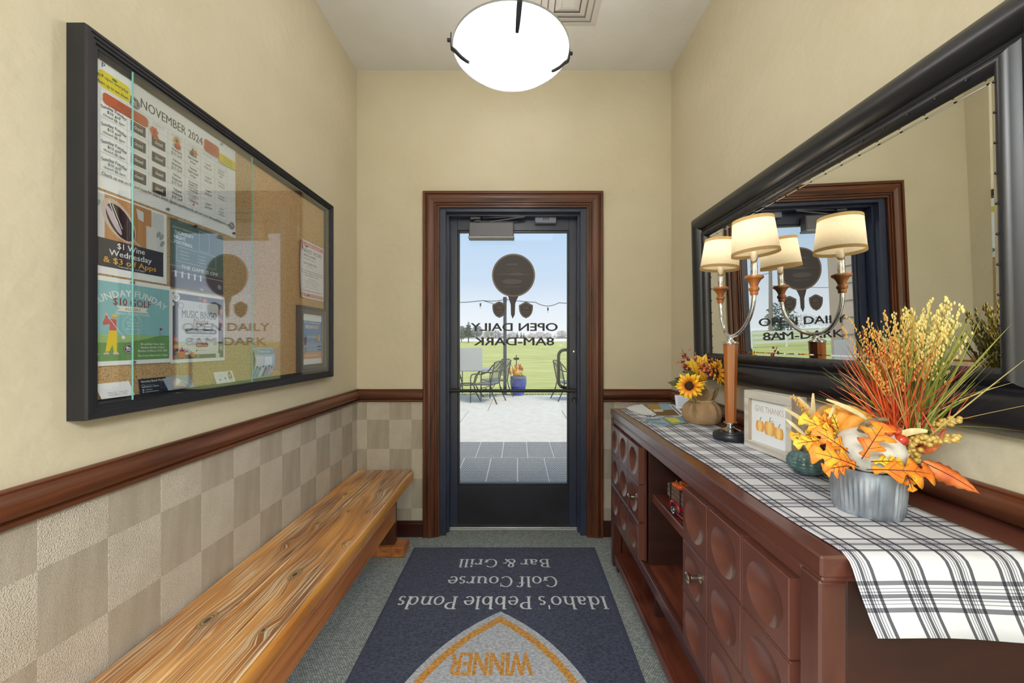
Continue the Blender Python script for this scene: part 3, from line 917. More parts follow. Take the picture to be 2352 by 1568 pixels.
c.text('FOOD & DRINK', .105, H - .020, .008, WH, width=.10); c.text('HARVEST HOOPS', .092, H - .052, .018, BK, width=.150); c.text('PARTIES & DINNER', .075, H - .068, .010, (70, 84, 120), width=.095, bold=.02)
c.text('SATURDAY, NOV 15', .076, H - .083, .010, (150, 150, 156), width=.094); c.text("IDAHO'S PEBBLE PONDS", .078, H - .103, .010, (92, 104, 130), width=.10, bold=.01); c.text('FROM 6PM', .076, H - .116, .008, (180, 180, 186))
for k in range(3): c.text(('TICKETS AVAILABLE FOR A PURCHASE FEE', 'MOST TO WALK-IN. WINNERS WILL BE DRAWN AT 7PM', 'MUST BE PRESENT TO WIN.')[k], .092, H - .134 - .010 * k, .0055, BK, width=(.16, .165, .10)[k])
for k in range(5): c.text(('Steak Dinner', 'Accompanied by Pasta & Potato', '$30 per single person', 'Call to reserve', 'Advance payments welcome')[k], .095, H - .168 - .0095 * k, .006, (150, 150, 158), width=(.06, .11, .10, .08, .11)[k])
c.text('RAFFLE TICKETS: $1 EACH OR $5 FOR 6', .092, .030, .0065, BK, width=.15)
c.done('flyer_print', r)
pin(hy0 + .06, hz1_ - .030, (40, 62, 60), r, .004); pin(hy0 + .075, hz0_ + .014, (36, 30, 32), r, .004)
# --- small framed breakfast sign
BY0, BY1, BZ0, BZ1 = 1.842, 2.098, 1.167, 1.497
bs = thing('framed_sign', (XCK, (BY0 + BY1) / 2, BZ0), 'small grey framed breakfast sign with a blue poster in the board corner', 'sign')
XB = XCK + .024
PEW = pm('pewter_frame', (92, 92, 98), rough=.4, metal=.3)
fp2 = [(0, 0), (.024, 0), (.024, .012), (.018, .014), (.018, .034), (.014, .036), (0, .036)]
cc = [((XCK + .0005, BY0, BZ0), (0, 1, 1)), ((XCK + .0005, BY0, BZ1), (0, 1, -1)), ((XCK + .0005, BY1, BZ1), (0, -1, -1)), ((XCK + .0005, BY1, BZ0), (0, -1, 1)), ((XCK + .0005, BY0, BZ0), (0, 1, 1))]
for q in mitred(fp2, cc, (1, 0, 0), None): part('frame_bar', q, PEW, bs)
mb = MB(); mb.box(XCK + .001, XCK + .011, BY0 + .03, BY1 - .03, BZ0 + .03, BZ1 - .03); part('backing', mb, flat((228, 232, 240)), bs)
W, H = .146, .276
c = Canvas(lambda x, y, h: (XCK + .011 + h, BY0 + .036 + x * (BY1 - BY0 - .072) / W, BZ0 + .036 + y * (BZ1 - BZ0 - .072) / H))
c.rect(0, .030, W, H - .038, (110, 150, 204)); c.rect(0, .030, W, .066, (206, 160, 136)); c.rect(0, .066, W, .12, (140, 166, 204))
c.text("IDAHO'S PEBBLE PONDS", W / 2, H - .052, .008, WH, width=W * .8); c.text('BREAKFAST', W / 2, H - .080, .020, (236, 220, 190), width=W * .70, bold=.03)
c.text('SATURDAY', W / 2, H - .132, .014, (236, 220, 190), width=W * .5); c.text('&', W / 2, H - .155, .010, (236, 220, 190)); c.text('SUNDAY', W / 2, H - .178, .012, (170, 190, 220), width=W * .45); c.text('8AM-2PM', W / 2, H - .200, .010, (170, 190, 210), width=W * .45)
c.poly([(.010, H - .13), (.032, H - .13), (.026, H - .17), (.014, H - .17)], (80, 60, 60)); c.line([(.022, H - .13), (.024, H - .105)], .002, (60, 60, 60)); c.poly(ell(W - .022, H - .13, .008, .020, 0), (226, 190, 110)); club_badge(c, .014, H - .200, .014)
c.rect(W - .036, H - .182, W - .004, H - .176, BK); c.rect(W - .028, H - .200, W - .004, H - .195, BK); c.text('BREAKFAST BUFFET', W / 2, .044, .008, WH, width=W * .7)
c.done('sign_print', bs)

# --- cards leaning on the board's ledge
def ledge_card(name, y0, y1, h, hd, col, label, lean=.006, draw=None, zb=NB_Z0 + .0445, shear=0.0):
    r = thing(name, (XCK + lean, (y0 + y1) / 2, zb), label, 'card')
    def fn(x, y, hh):
        y *= h / hd
        return (XCK + lean * (1 - y / h) * 1.0 + .0016 + hh, y0 + x + shear * (1 - y / h), zb + y)
    mb = MB(); W = y1 - y0
    vs = [fn(0, 0, 0), fn(W, 0, 0), fn(W, hd, 0), fn(0, hd, 0), fn(0, 0, -.0008), fn(W, 0, -.0008), fn(W, hd, -.0008), fn(0, hd, -.0008)]
    mb.add(vs, [(0, 1, 2, 3), (7, 6, 5, 4), (0, 4, 5, 1), (1, 5, 6, 2), (2, 6, 7, 3), (3, 7, 4, 0)])
    part('card_stock', mb, flat(col, .5), r)
    if draw:
        c = Canvas(fn); draw(c, W, hd); c.done('card_print', r)
    return r
def dr1(c, W, H):
    c.text('MAGIC VALLEY', W * .55, .016, .0075, (150, 152, 160), width=W * .62); c.text('MOBILE SPA', W * .52, .007, .0075, (150, 152, 160), width=W * .55); c.ring(W * .5, .036, .006, .0008, (190, 190, 196))
ledge_card('business_card', .9645, 1.050, .040, .058, (236, 237, 242), 'white business card leaning at the near corner of the notice board', .006, dr1, shear=.012)
def dr2(c, W, H):
    c.text('Veronica Busch Photo', .006, H - .014, .0085, WH, width=W * .86, align='L', bold=.01); c.ring(.012, H - .027, .005, .0008, WH); c.rect(.020, H - .026, W * .55, H - .025, (180, 180, 186))
    c.text('Southern, Idaho', .008, .022, .0058, WH, align='L', bold=.01); c.rect(.008, .012, .012, .016, WH); c.rect(.016, .012, .036, .014, (200, 200, 206)); c.rect(.008, .004, .012, .008, WH); c.rect(.016, .004, .056, .006, (200, 200, 206)); c.frame(W - .020, .012, W - .006, H - .018, .001, (120, 124, 134))
ledge_card('photographer_card', 1.076, 1.160, .042, .056, (40, 43, 54), 'black photographer business card leaning at the foot of the cork', .006, dr2)
def dr3(c, W, H):
    c.poly([(.020, .006), (.070, .004), (.052, .034), (.044, .046), (.034, .040), (.026, .032)], (222, 196, 190)); c.poly([(.030, .020), (.046, .048), (.056, .034), (.040, .018)], (236, 236, 238)); c.line([(.052, .042), (.080, .010)], .0018, WH)
ledge_card('horse_photo_card', 1.149, 1.244, .040, .054, (168, 178, 196), 'grey-blue photo card with a pale horse beside the black card', .010, dr3, shear=.010)
def dr4(c, W, H):
    c.poly(ell(W * .80, .024, .009, .020, 0), (150, 96, 66)); c.disc(W * .80, .028, .0055, (226, 178, 152), ry=.008); c.poly([(W * .72, .004), (W * .92, .004), (W * .86, .016), (W * .76, .016)], (228, 214, 208)); c.rect(W * .2, .012, W * .26, .018, BK); c.rect(W * .48, .014, W * .54, .022, BK); c.ring(W * .32, .030, .005, .0006, (180, 180, 190))
ledge_card('portrait_card', 1.342, 1.430, .041, .046, (240, 240, 246), 'small white card with a portrait standing on the board ledge', .012, dr4)
# curved acrylic brochure holder with a photo card
r = thing('brochure_holder', (XCK + .012, 1.59, NB_Z0 + .0445), 'clear acrylic stand holding a curved group photo card in the notice board', 'card holder')
def bow(x, y, h):
    t = y / .125
    return (XCK + .002 + .016 * math.sin(PI * min(1, t) * .75) + h, 1.522 + x + .012 * math.sin(PI * t), NB_Z0 + .0445 + y)
mb = MB(); W, H = .125, .125; n = 10
vs = [bow(W * i / 4, H * j / n, 0) for j in range(n + 1) for i in range(5)]
mb.add(vs, [(j * 5 + i, j * 5 + i + 1, (j + 1) * 5 + i + 1, (j + 1) * 5 + i) for j in range(n) for i in range(4)])
part('photo_card', mb, flat((176, 200, 214), .25), r, True)
c = Canvas(bow)
def grid(x0, y0, x1, y1, col, n=5):
    c.raw([(x, y0 + (y1 - y0) * k / n) for k in range(n + 1) for x in (x0, x1)], [(2 * k, 2 * k + 1, 2 * k + 3, 2 * k + 2) for k in range(n)], col)
grid(.0, .098, W, .122, (150, 168, 176)); c.text('Thank you', .062, .106, .009, WH, width=.070); grid(.055, .052, .105, .088, (226, 236, 244)); grid(.006, .05, .05, .09, (214, 214, 226))
for k in range(6): grid(.008 + .019 * k, .006, .021 + .019 * k, .044 - .006 * (k % 2), ((150, 150, 190), (120, 170, 180), (220, 220, 230), (110, 110, 150), (190, 150, 170), (190, 180, 200))[k], 3); c.disc(.0145 + .019 * k, .047 - .006 * (k % 2), .005, (90, 80, 84), 8)
c.done('card_print', r)
# ------------------------------------------------------------------ mirror (leans slightly out at the top)
MY0, MY1, MZ0, MZ1 = .640, 2.128, 1.117, 2.013
TILT = math.radians(1.3)
mr = thing('wall_mirror', (XR - .003, (MY0 + MY1) / 2, MZ0), 'large mirror in a broad black moulded frame leaning over the sideboard', 'mirror')
mr.rotation_euler = (0, -TILT, 0)
MFR = pm('mirror_frame_black', (30, 30, 35), rough=0.36, spec=.6)
MP = [(0, 0), (.016, 0), (.030, .006), (.048, .018), (.062, .034), (.068, .050), (.066, .066), (.058, .080), (.046, .090), (.036, .096), (.034, .102), (.038, .107), (.046, .112), (.052, .120), (.052, .128), (.046, .136), (.034, .142), (.024, .1455), (0, .1455)]
hy, hh = (MY1 - MY0) / 2, MZ1 - MZ0
cc = [((0, -hy, 0), (0, 1, 1)), ((0, -hy, hh), (0, 1, -1)), ((0, hy, hh), (0, -1, -1)), ((0, hy, 0), (0, -1, 1)), ((0, -hy, 0), (0, 1, 1))]
bars = []
for k, q in enumerate(mitred(MP, cc, (-1, 0, 0), None)):
    bars.append(part('frame_rail' if k % 2 else 'frame_stile', q, MFR, mr, True, world=False))
MIRR = pm('mirror_silver', (232, 234, 232), rough=0.0, metal=1.0)
m = MB(); m.box(-.030, -.012, -hy + .13, hy - .13, .13, hh - .13); part('mirror_glass', m, MIRR, mr, world=False)
m = MB()                        # bevelled edge of the glass
gy, gz0, gz1 = hy - .1455, .1455, hh - .1455
bev = pm('mirror_bevel', (236, 238, 236), rough=0.0, metal=1.0)
o_, i_ = [(-gy, gz0), (gy, gz0), (gy, gz1), (-gy, gz1)], [(-gy + .012, gz0 + .012), (gy - .012, gz0 + .012), (gy - .012, gz1 - .012), (-gy + .012, gz1 - .012)]
m.add([(-.0285, a, b) for a, b in o_] + [(-.0308, a, b) for a, b in i_], [(0, 1, 5, 4), (1, 2, 6, 5), (2, 3, 7, 6), (3, 0, 4, 7)])
part('mirror_bevel', m, bev, mr, world=False)
nail = MB(); nail.sphere((0, 0, 0), .0032, 8, 5)
nail_me = mesh_from(nail, 'nail_head', IRON, True)
def nails(bar, pts):
    for p in pts: share('nail_head', nail_me, bar, p)
nails(bars[0], [(-.051, -hy + .132, z) for z in [.17 + .062 * k for k in range(10)]])
nails(bars[2], [(-.051, hy - .132, z) for z in [.17 + .062 * k for k in range(10)]])
nails(bars[1], [(-.051, y, hh - .132) for y in [-hy + .18 + .062 * k for k in range(19)]])
nails(bars[3], [(-.051, y, .132) for y in [-hy + .18 + .062 * k for k in range(19)]])

# ------------------------------------------------------------------ sideboard
SX, SXB, SY0, SY1, SZ = .540, 1.026, .676, 2.205, .932
sb = thing('sideboard', ((SX + SXB) / 2, (SY0 + SY1) / 2, 0), 'reddish mahogany sideboard with dished panel doors along the right wall', 'sideboard')
TOPP = [(0, 0)]
m = MB()
m.box(SX - .002, SXB, SY0 - .004, SY1, .893, SZ, .004)
m.box(SX + .002, SXB, SY0 - .001, SY1 - .004, .884, .893, .003)
part('top', m, CAB('y'), sb)
m = MB(); m.box(SX + .004, SX + .026, SY0 + .052, SY1 - .048, .858, .884, .002); part('top_rail', m, CAB('y'), sb)
for y0, y1 in ((SY0 + .002, SY0 + .052), (SY1 - .048, SY1 - .002)):
    m = MB(); m.box(SX, SX + .05, y0, y1, .04, .884, .004); part('post', m, CAB('z'), sb)
    m = MB(); m.box(SX + .028, SX + .07, y0 + .006, y1 - .006, 0, .05, .004); part('foot', m, DARKCAB, sb)
    m = MB(); m.box(SXB - .07, SXB - .028, y0 + .006, y1 - .006, 0, .05, .004); part('foot', m, DARKCAB, sb)
for y0, y1 in ((SY0 + .004, SY0 + .026), (SY1 - .026, SY1 - .004)):
    m = MB(); m.box(SX + .05, SXB, y0, y1, .05, .884, .002); part('side_panel', m, DARKCAB if y0 < 1 else CAB('z'), sb)  # near side takes the darker mahogany: its shade put into the colour
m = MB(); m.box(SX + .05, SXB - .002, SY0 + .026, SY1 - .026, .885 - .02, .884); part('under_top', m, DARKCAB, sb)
m = MB(); m.box(SX + .004, SX + .03, SY0 + .052, SY1 - .048, .300, .345, .002); m.box(SX + .012, SX + .016, SY0 + .052, SY1 - .048, .345, .3465); part('middle_rail', m, CAB('y'), sb)
SHELFW = pm('mahogany_shelf', (78, 37, 26), (114, 59, 42), scale=(3, .8, 3), ns=4, det=6, rough=.32, coat=.4, dist=1.2)
m = MB(); m.box(SX + .03, SXB - .02, SY0 + .026, SY1 - .026, .322, .3445); part('inner_floor', m, SHELFW, sb)
m = MB(); m.box(SX + .006, SXB - .02, SY0 + .052, SY1 - .048, .076, .116, .003); m.box(SX + .026, SX + .030, SY0 + .052, SY1 - .048, .116, .1175, 0); part('bottom_shelf', m, SHELFW, sb)
m = MB(); m.box(SX + .045, SXB - .02, 1.232, 1.662, .617, .654, .003); m.box(SX + .062, SX + .066, 1.232, 1.662, .654, .6553); part('bay_shelf', m, SHELFW, sb)
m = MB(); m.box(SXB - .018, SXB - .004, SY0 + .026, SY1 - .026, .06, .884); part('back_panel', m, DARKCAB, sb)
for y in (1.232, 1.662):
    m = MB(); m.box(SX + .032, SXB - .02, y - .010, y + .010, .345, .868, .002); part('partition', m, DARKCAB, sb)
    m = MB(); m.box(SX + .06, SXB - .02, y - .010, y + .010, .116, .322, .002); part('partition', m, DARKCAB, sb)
# shelf-pin holes seen on the far partition
for k in range(3):
    m = MB(); m.lathe([(0, -.0015), (.003, -.001), (.0035, 0)], 8, Matrix.Translation((SX + .105, 1.652, .70 + .032 * k)) @ Matrix.Rotation(PI / 2, 4, 'X')); part('shelf_pin', m, ALU, sb)

# dished panel: square face with a spherical hollow
def dish_panel(w, h, t, r, depth, n=32, rings=7):
    mb = MB()
    R = (r * r + depth * depth) / (2 * depth)
    vs, fs = [], []
    ang = [2 * PI * k / n for k in range(n)]
    for j in range(rings, 0, -1):
        q = r * j / rings
        dz = -(math.sqrt(R * R - q * q) - (R - depth))
        if j == rings: dz = 0
        for a in ang: vs.append((dz, q * math.cos(a), q * math.sin(a)))
    for j in range(rings - 1):
        for k in range(n):
            k2 = (k + 1) % n
            fs.append((j * n + k, j * n + k2, (j + 1) * n + k2, (j + 1) * n + k))
    vs.append((-depth, 0, 0)); c0 = len(vs) - 1
    for k in range(n): fs.append(((rings - 1) * n + k, (rings - 1) * n + (k + 1) % n, c0))
    # outer square loop with n points
    o0 = len(vs)
    for a in ang:
        c, s_ = math.cos(a), math.sin(a)
        k = 1.0 / max(abs(c) / (w / 2 - .0016), abs(s_) / (h / 2 - .0016))
        vs.append((0, c * k, s_ * k) if abs(abs(c) - abs(s_)) > .01 else (0, math.copysign(w / 2 - .0016, c), math.copysign(h / 2 - .0016, s_)))
    for k in range(n): fs.append((o0 + k, o0 + (k + 1) % n, (k + 1) % n, k))
    b0 = len(vs)
    for a in ang:
        c, s_ = math.cos(a), math.sin(a)
        k = 1.0 / max(abs(c) / (w / 2), abs(s_) / (h / 2))
        vs.append((-.0016, c * k, s_ * k) if abs(abs(c) - abs(s_)) > .01 else (-.0016, math.copysign(w / 2, c), math.copysign(h / 2, s_)))
    for k in range(n): fs.append((b0 + k, b0 + (k + 1) % n, o0 + (k + 1) % n, o0 + k))
    e0 = len(vs)
    for k in range(n):
        p = vs[b0 + k]; vs.append((-t, p[1], p[2]))
    for k in range(n): fs.append((e0 + k, e0 + (k + 1) % n, b0 + (k + 1) % n, b0 + k))
    fs.append(tuple(e0 + k for k in range(n - 1, -1, -1)))
    mb.add([(-p[0], p[1], p[2]) for p in vs], fs)     # face looks to -X
    return mb
PANEL = wood('mahogany_panel', ((86, 50, 41), (106, 63, 52)), 'z', rough=.3, coat=.45, ns=.8, bs=0, ramp=(.2, .8))
def cab_door(y0, y1, knob_col):
    z0, z1 = .350, .854
    m = MB(); m.box(SX + .014, SX + .028, y0, y1, z0, z1, .002)
    d = part('door', m, CAB('z'), sb)
    pw, ph = (y1 - y0) / 3, (z1 - z0) / 3
    g = .0042
    me = mesh_from(dish_panel(pw - 2 * g, ph - 2 * g, .0235, pw * .375, .0205), 'door_panel', PANEL, 0.3)
    l = wloc(sb)
    for i in range(3):
        for j in range(3):
            share('door_panel', me, d, Vector((SX - .009, y0 + pw * (i + .5), z0 + ph * (j + .5))) - l)
    # slim strip between panels
    for i in (1, 2):
        m = MB(); m.box(SX - .0082, SX + .015, y0 + pw * i - .0024, y0 + pw * i + .0024, z0, z1, .0008); part('bead', m, CAB('z'), d)
        m = MB(); m.box(SX - .0084, SX + .015, y0, y1, z0 + ph * i - .0024, z0 + ph * i + .0024, .0008); part('bead', m, CAB('y'), d)
    kb = MB()
    T = Matrix.Translation((SX + .010, y0 + pw * (knob_col + .5), z0 + ph * 1.5)) @ Matrix.Rotation(-PI / 2, 4, 'Y')
    kb.lathe([(0, 0), (.016, 0), (.016, .003), (.008, .006), (.006, .024), (.012, .030), (.0165, .036), (.0165, .040), (.012, .044), (0, .045)], 18, T)
    part('knob', kb, pm('pewter', (196, 192, 186), rough=.22, metal=1.0), d, True)
cab_door(.739, 1.226, 2)
cab_door(1.668, 2.160, 0)

# ------------------------------------------------------------------ table runner
def plaid():
    m, nt, b = newmat('plaid_cloth')
    N, L = nt.nodes, nt.links
    uv = N.new('ShaderNodeUVMap'); uv.uv_map = 'UVMap'
    sp = N.new('ShaderNodeSeparateXYZ'); L.new(uv.outputs[0], sp.inputs[0])
    def stripes(sock, dark):
        fr = N.new('ShaderNodeMath'); fr.operation = 'FRACT'; L.new(sock, fr.inputs[0])
        rp = N.new('ShaderNodeValToRGB'); rp.color_ramp.interpolation = 'CONSTANT'
        L.new(fr.outputs[0], rp.inputs[0])
        W_, D_, G_ = (1, 1, 1, 1), (dark, dark, dark * 1.1, 1), (dark * 1.8, dark * 1.8, dark * 2, 1)
        stops = [(0, W_), (.20, D_), (.27, W_), (.315, G_), (.33, W_), (.365, G_), (.39, W_), (.41, D_), (.47, W_), (.49, G_), (.515, W_), (.55, G_), (.565, W_), (.61, D_), (.68, W_)]
        el = rp.color_ramp.elements
        el[0].position, el[0].color = stops[0]; el[1].position, el[1].color = stops[-1]
        for p_, c_ in stops[1:-1]:
            e_ = el.new(p_); e_.color = c_
        return rp.outputs[0]
    mx = N.new('ShaderNodeMix'); mx.data_type = 'RGBA'; mx.blend_type = 'MULTIPLY'; mx.inputs[0].default_value = 1
    L.new(stripes(sp.outputs['X'], .13), mx.inputs['A']); L.new(stripes(sp.outputs['Y'], .24), mx.inputs['B'])
    m2 = N.new('ShaderNodeMix'); m2.data_type = 'RGBA'; m2.blend_type = 'MULTIPLY'; m2.inputs[0].default_value = 1
    m2.inputs['B'].default_value = lin((206, 208, 214)); L.new(mx.outputs['Result'], m2.inputs['A'])
    ad = N.new('ShaderNodeMix'); ad.data_type = 'RGBA'; ad.blend_type = 'ADD'; ad.inputs[0].default_value = 1
    ad.inputs['B'].default_value = (.012, .012, .016, 1); L.new(m2.outputs['Result'], ad.inputs['A'])
    L.new(ad.outputs['Result'], b.inputs['Base Color'])
    b.inputs['Roughness'].default_value = .85; b.inputs['Specular IOR Level'].default_value = .2
    return m
RX0, RX1 = .584, .912
path = [(2.165, SZ + .0016)] + [(2.165 - .05 * k, SZ + .0016) for k in range(1, 29)] + [(.735, SZ + .0022), (.715, SZ + .0028), (.700, SZ + .0026), (.686, SZ + .0018), (.676, SZ - .0005), (.668, SZ - .006), (.662, SZ - .016), (.655, SZ - .034), (.645, SZ - .056), (.633, SZ - .079), (.620, SZ - .100)]
me = bpy.data.meshes.new('table_runner')
vs, fs, uvs = [], [], []
nw = 18
acc = [0]
for k in range(1, len(path)): acc.append(acc[-1] + math.dist(path[k], path[k - 1]))
for k, (yy, zz) in enumerate(path):
    for i in range(nw + 1):
        t = i / nw
        drop = max(0, (SZ - zz)) / .1
        wob = .0035 * math.sin(11 * yy + 1.3) * (1 - t) if zz > SZ else 0
        vs.append((RX0 + (RX1 - RX0) * t + wob, yy - .006 * drop * math.sin(5.2 * t + 1), zz + (.004 * drop * math.sin(6 * t)) - .016 * t * drop * drop))
for k in range(len(path) - 1):
    for i in range(nw):
        fs.append((k * (nw + 1) + i, k * (nw + 1) + i + 1, (k + 1) * (nw + 1) + i + 1, (k + 1) * (nw + 1) + i))
ox, oy, oz = (RX0 + RX1) / 2, 1.3, SZ - .1
me.from_pydata([(a - ox, b - oy, c - oz) for a, b, c in vs], [], fs)
uvl = me.uv_layers.new(name='UVMap')
for p in me.polygons:
    p.use_smooth = True
    for li in p.loop_indices:
        vi = me.loops[li].vertex_index
        uvl.data[li].uv = ((vi % (nw + 1)) / nw * 3.75 + .29, acc[vi // (nw + 1)] / .092 + .60)
me.materials.append(plaid())
ru = bpy.data.objects.new('table_runner', me); COL.objects.link(ru); ru.location = (ox, oy, oz)
tag(ru, 'black and white plaid table runner draped over the sideboard top', 'table runner')
so = ru.modifiers.new('thick', 'SOLIDIFY'); so.thickness = .0012; so.offset = -1

# ------------------------------------------------------------------ bench
def bench_wood():
    m, nt, b = newmat('reclaimed_plank')
    N, L = nt.nodes, nt.links
    tc = N.new('ShaderNodeTexCoord')
    knots = [(-.80, 2.20, .016), (-.865, 1.93, .010), (-.765, 1.92, .013), (-.955, 1.80, .011), (-.825, 1.40, .019), (-.99, 1.62, .009), (-.96, 1.17, .02), (-.76, 1.13, .010), (-.98, 2.15, .012), (-.745, 1.62, .008)]
    geo = N.new('ShaderNodeNewGeometry')
    pos = geo.outputs['Position']
    knot_d = None
    for kx, ky, kr in knots:
        s1 = N.new('ShaderNodeVectorMath'); s1.operation = 'SUBTRACT'; s1.inputs[1].default_value = (kx, ky, .456)
        s2 = N.new('ShaderNodeVectorMath'); s2.operation = 'MULTIPLY'; s2.inputs[1].default_value = (1 / kr, .55 / kr, 1 / kr / 3)
        ln = N.new('ShaderNodeVectorMath'); ln.operation = 'LENGTH'
        L.new(tc.outputs['Object'], s1.inputs[0]); L.new(s1.outputs[0], s2.inputs[0]); L.new(s2.outputs[0], ln.inputs[0])
        if knot_d is None: knot_d = ln.outputs['Value']
        else:
            mn = N.new('ShaderNodeMath'); mn.operation = 'MINIMUM'; L.new(knot_d, mn.inputs[0]); L.new(ln.outputs['Value'], mn.inputs[1]); knot_d = mn.outputs[0]
    # grain bends round the knots
    fall = N.new('ShaderNodeMapRange'); fall.inputs['From Min'].default_value = .6; fall.inputs['From Max'].default_value = 3.4; fall.inputs['To Min'].default_value = .020; fall.inputs['To Max'].default_value = 0
    L.new(knot_d, fall.inputs['Value'])
    ofs = N.new('ShaderNodeCombineXYZ'); L.new(fall.outputs[0], ofs.inputs[0])
    ad = N.new('ShaderNodeVectorMath'); ad.operation = 'ADD'; L.new(tc.outputs['Object'], ad.inputs[0]); L.new(ofs.outputs[0], ad.inputs[1])
    def noise(sc, scale, det, dist=0.0):
        mp = N.new('ShaderNodeMapping'); mp.inputs['Scale'].default_value = sc; L.new(ad.outputs[0], mp.inputs[0])
        nz = N.new('ShaderNodeTexNoise'); nz.inputs['Scale'].default_value = scale; nz.inputs['Detail'].default_value = det; nz.inputs['Distortion'].default_value = dist
        L.new(mp.outputs[0], nz.inputs['Vector']); return nz.outputs['Fac']
    base = N.new('ShaderNodeValToRGB'); L.new(noise((6, .9, 6), 1.6, 5, .8), base.inputs[0])
    el = base.color_ramp.elements
    el[0].position = .28; el[0].color = lin((110, 66, 36)); el[1].position = .78; el[1].color = lin((238, 172, 86))
    for p_, c_ in ((.42, (158, 102, 54)), (.55, (198, 136, 70)), (.64, (216, 152, 78))):
        e_ = el.new(p_); e_.color = lin(c_)
    gr = N.new('ShaderNodeValToRGB'); L.new(noise((230, 2.6, 230), 1.0, 4, .2), gr.inputs[0])
    g = gr.color_ramp.elements; g[0].position = .50; g[0].color = (0, 0, 0, 1); g[1].position = .58; g[1].color = (1, 1, 1, 1)
    patch = N.new('ShaderNodeValToRGB'); L.new(noise((4, 1.2, 4), 1.7, 2), patch.inputs[0])
    q = patch.color_ramp.elements; q[0].position = .36; q[0].color = (.12, .12, .12, 1); q[1].position = .60; q[1].color = (.72, .72, .72, 1)
    mm = N.new('ShaderNodeMath'); mm.operation = 'MULTIPLY'; L.new(gr.outputs[0], mm.inputs[0]); L.new(patch.outputs[0], mm.inputs[1])
    mx = N.new('ShaderNodeMix'); mx.data_type = 'RGBA'; L.new(mm.outputs[0], mx.inputs[0]); L.new(base.outputs[0], mx.inputs['A']); mx.inputs['B'].default_value = lin((240, 224, 190))
    # dark cracks
    ck = N.new('ShaderNodeValToRGB'); L.new(noise((95, 2.6, 95), 1.3, 2), ck.inputs[0])
    k_ = ck.color_ramp.elements; k_[0].position = .30; k_[0].color = (.75, .75, .75, 1); k_[1].position = .37; k_[1].color = (0, 0, 0, 1)
    mc = N.new('ShaderNodeMix'); mc.data_type = 'RGBA'; L.new(ck.outputs[0], mc.inputs[0]); L.new(mx.outputs['Result'], mc.inputs['A']); mc.inputs['B'].default_value = lin((50, 28, 16))
    # knots
    kr_ = N.new('ShaderNodeValToRGB'); kr_.color_ramp.interpolation = 'EASE'
    sc = N.new('ShaderNodeMath'); sc.operation = 'DIVIDE'; sc.inputs[1].default_value = 2.0; L.new(knot_d, sc.inputs[0]); L.new(sc.outputs[0], kr_.inputs[0])
    z = kr_.color_ramp.elements; z[0].position = 0; z[0].color = lin((40, 26, 16)); z[1].position = .62; z[1].color = lin((120, 78, 36))
    for p_, c_ in ((.16, (64, 40, 22)), (.24, (188, 158, 112)), (.30, (96, 64, 34)), (.38, (182, 150, 104)), (.46, (100, 66, 34))):
        e_ = z.new(p_); e_.color = lin(c_)
    km = N.new('ShaderNodeMapRange'); km.inputs['From Min'].default_value = .75; km.inputs['From Max'].default_value = 1.2; km.inputs['To Min'].default_value = .9; km.inputs['To Max'].default_value = 0; L.new(knot_d, km.inputs['Value'])
    mk = N.new('ShaderNodeMix'); mk.data_type = 'RGBA'; L.new(km.outputs[0], mk.inputs[0]); L.new(mc.outputs['Result'], mk.inputs['A']); L.new(kr_.outputs[0], mk.inputs['B'])
    L.new(mk.outputs['Result'], b.inputs['Base Color'])
    bp = N.new('ShaderNodeBump'); bp.inputs['Strength'].default_value = .55; bp.inputs['Distance'].default_value = .003; bp.invert = True
    L.new(mm.outputs[0], bp.inputs['Height']); L.new(bp.outputs[0], b.inputs['Normal'])
    b.inputs['Roughness'].default_value = .36; b.inputs['Coat Weight'].default_value = .35; b.inputs['Coat Roughness'].default_value = .18
    return m
BW = bench_wood()
EDGE_LIT = wood('bench_edge_lit', ((190, 116, 42), (238, 174, 84)), 'y', rough=.32, coat=.4, ns=2.5)  # same planks in brighter gold: light on the front faces put into the colour
bn = thing('bench', (0, 0, 0), 'long rustic reclaimed wood bench along the left wall', 'bench')
BYN, BYF = .30, 2.556
def plank(x0, x1, z0, z1, mat, name='plank'):
    mb = MB(); n = 40
    prof = [(x0 + .003, z1), (x0, z1 - .004), (x0, z0 + .004), (x0 + .003, z0), (x1 - .004, z0), (x1, z0 + .006), (x1, z1 - .012), (x1 - .003, z1 - .005), (x1 - .010, z1)]
    k = len(prof)
    vs, fs = [], []
    for i in range(n + 1):
        yy = BYN + (BYF - BYN) * i / n
        w = .0018 * math.sin(yy * 9 + x0 * 30) + .001 * math.sin(yy * 23)
        for px_, pz_ in prof: vs.append((px_ + (w if px_ > (x0 + x1) / 2 else 0), yy, pz_ + .0006 * math.sin(yy * 13 + px_ * 40)))
    for i in range(n):
        for j in range(k):
            j2 = (j + 1) % k
            fs.append((i * k + j, i * k + j2, (i + 1) * k + j2, (i + 1) * k + j))
    fs += [tuple(range(k)), tuple(n * k + j for j in range(k - 1, -1, -1))]
    mb.add(vs, fs)
    o = part(name, mb, [mat, EDGE_LIT], bn, 0.6)
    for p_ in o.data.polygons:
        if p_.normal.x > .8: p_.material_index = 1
    return o
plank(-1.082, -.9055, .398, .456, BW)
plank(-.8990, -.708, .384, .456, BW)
LEGW = wood('bench_leg_wood', ((52, 24, 12), (96, 50, 24)), 'z', rough=.4, coat=.2, ns=2)
STRW = wood('bench_stretcher_wood', ((146, 82, 42), (206, 134, 74)), 'y', rough=.4, coat=.2, ns=2.5)
for yl in (2.345, .55):
    m = MB(); m.box(-1.04, -.765, yl, yl + .05, .06, .386, .004); part('leg', m, LEGW, bn)
    m = MB(); m.box(-1.07, -.695, yl - .030, yl + .080, 0, .062, .006); part('foot', m, STRW, bn)
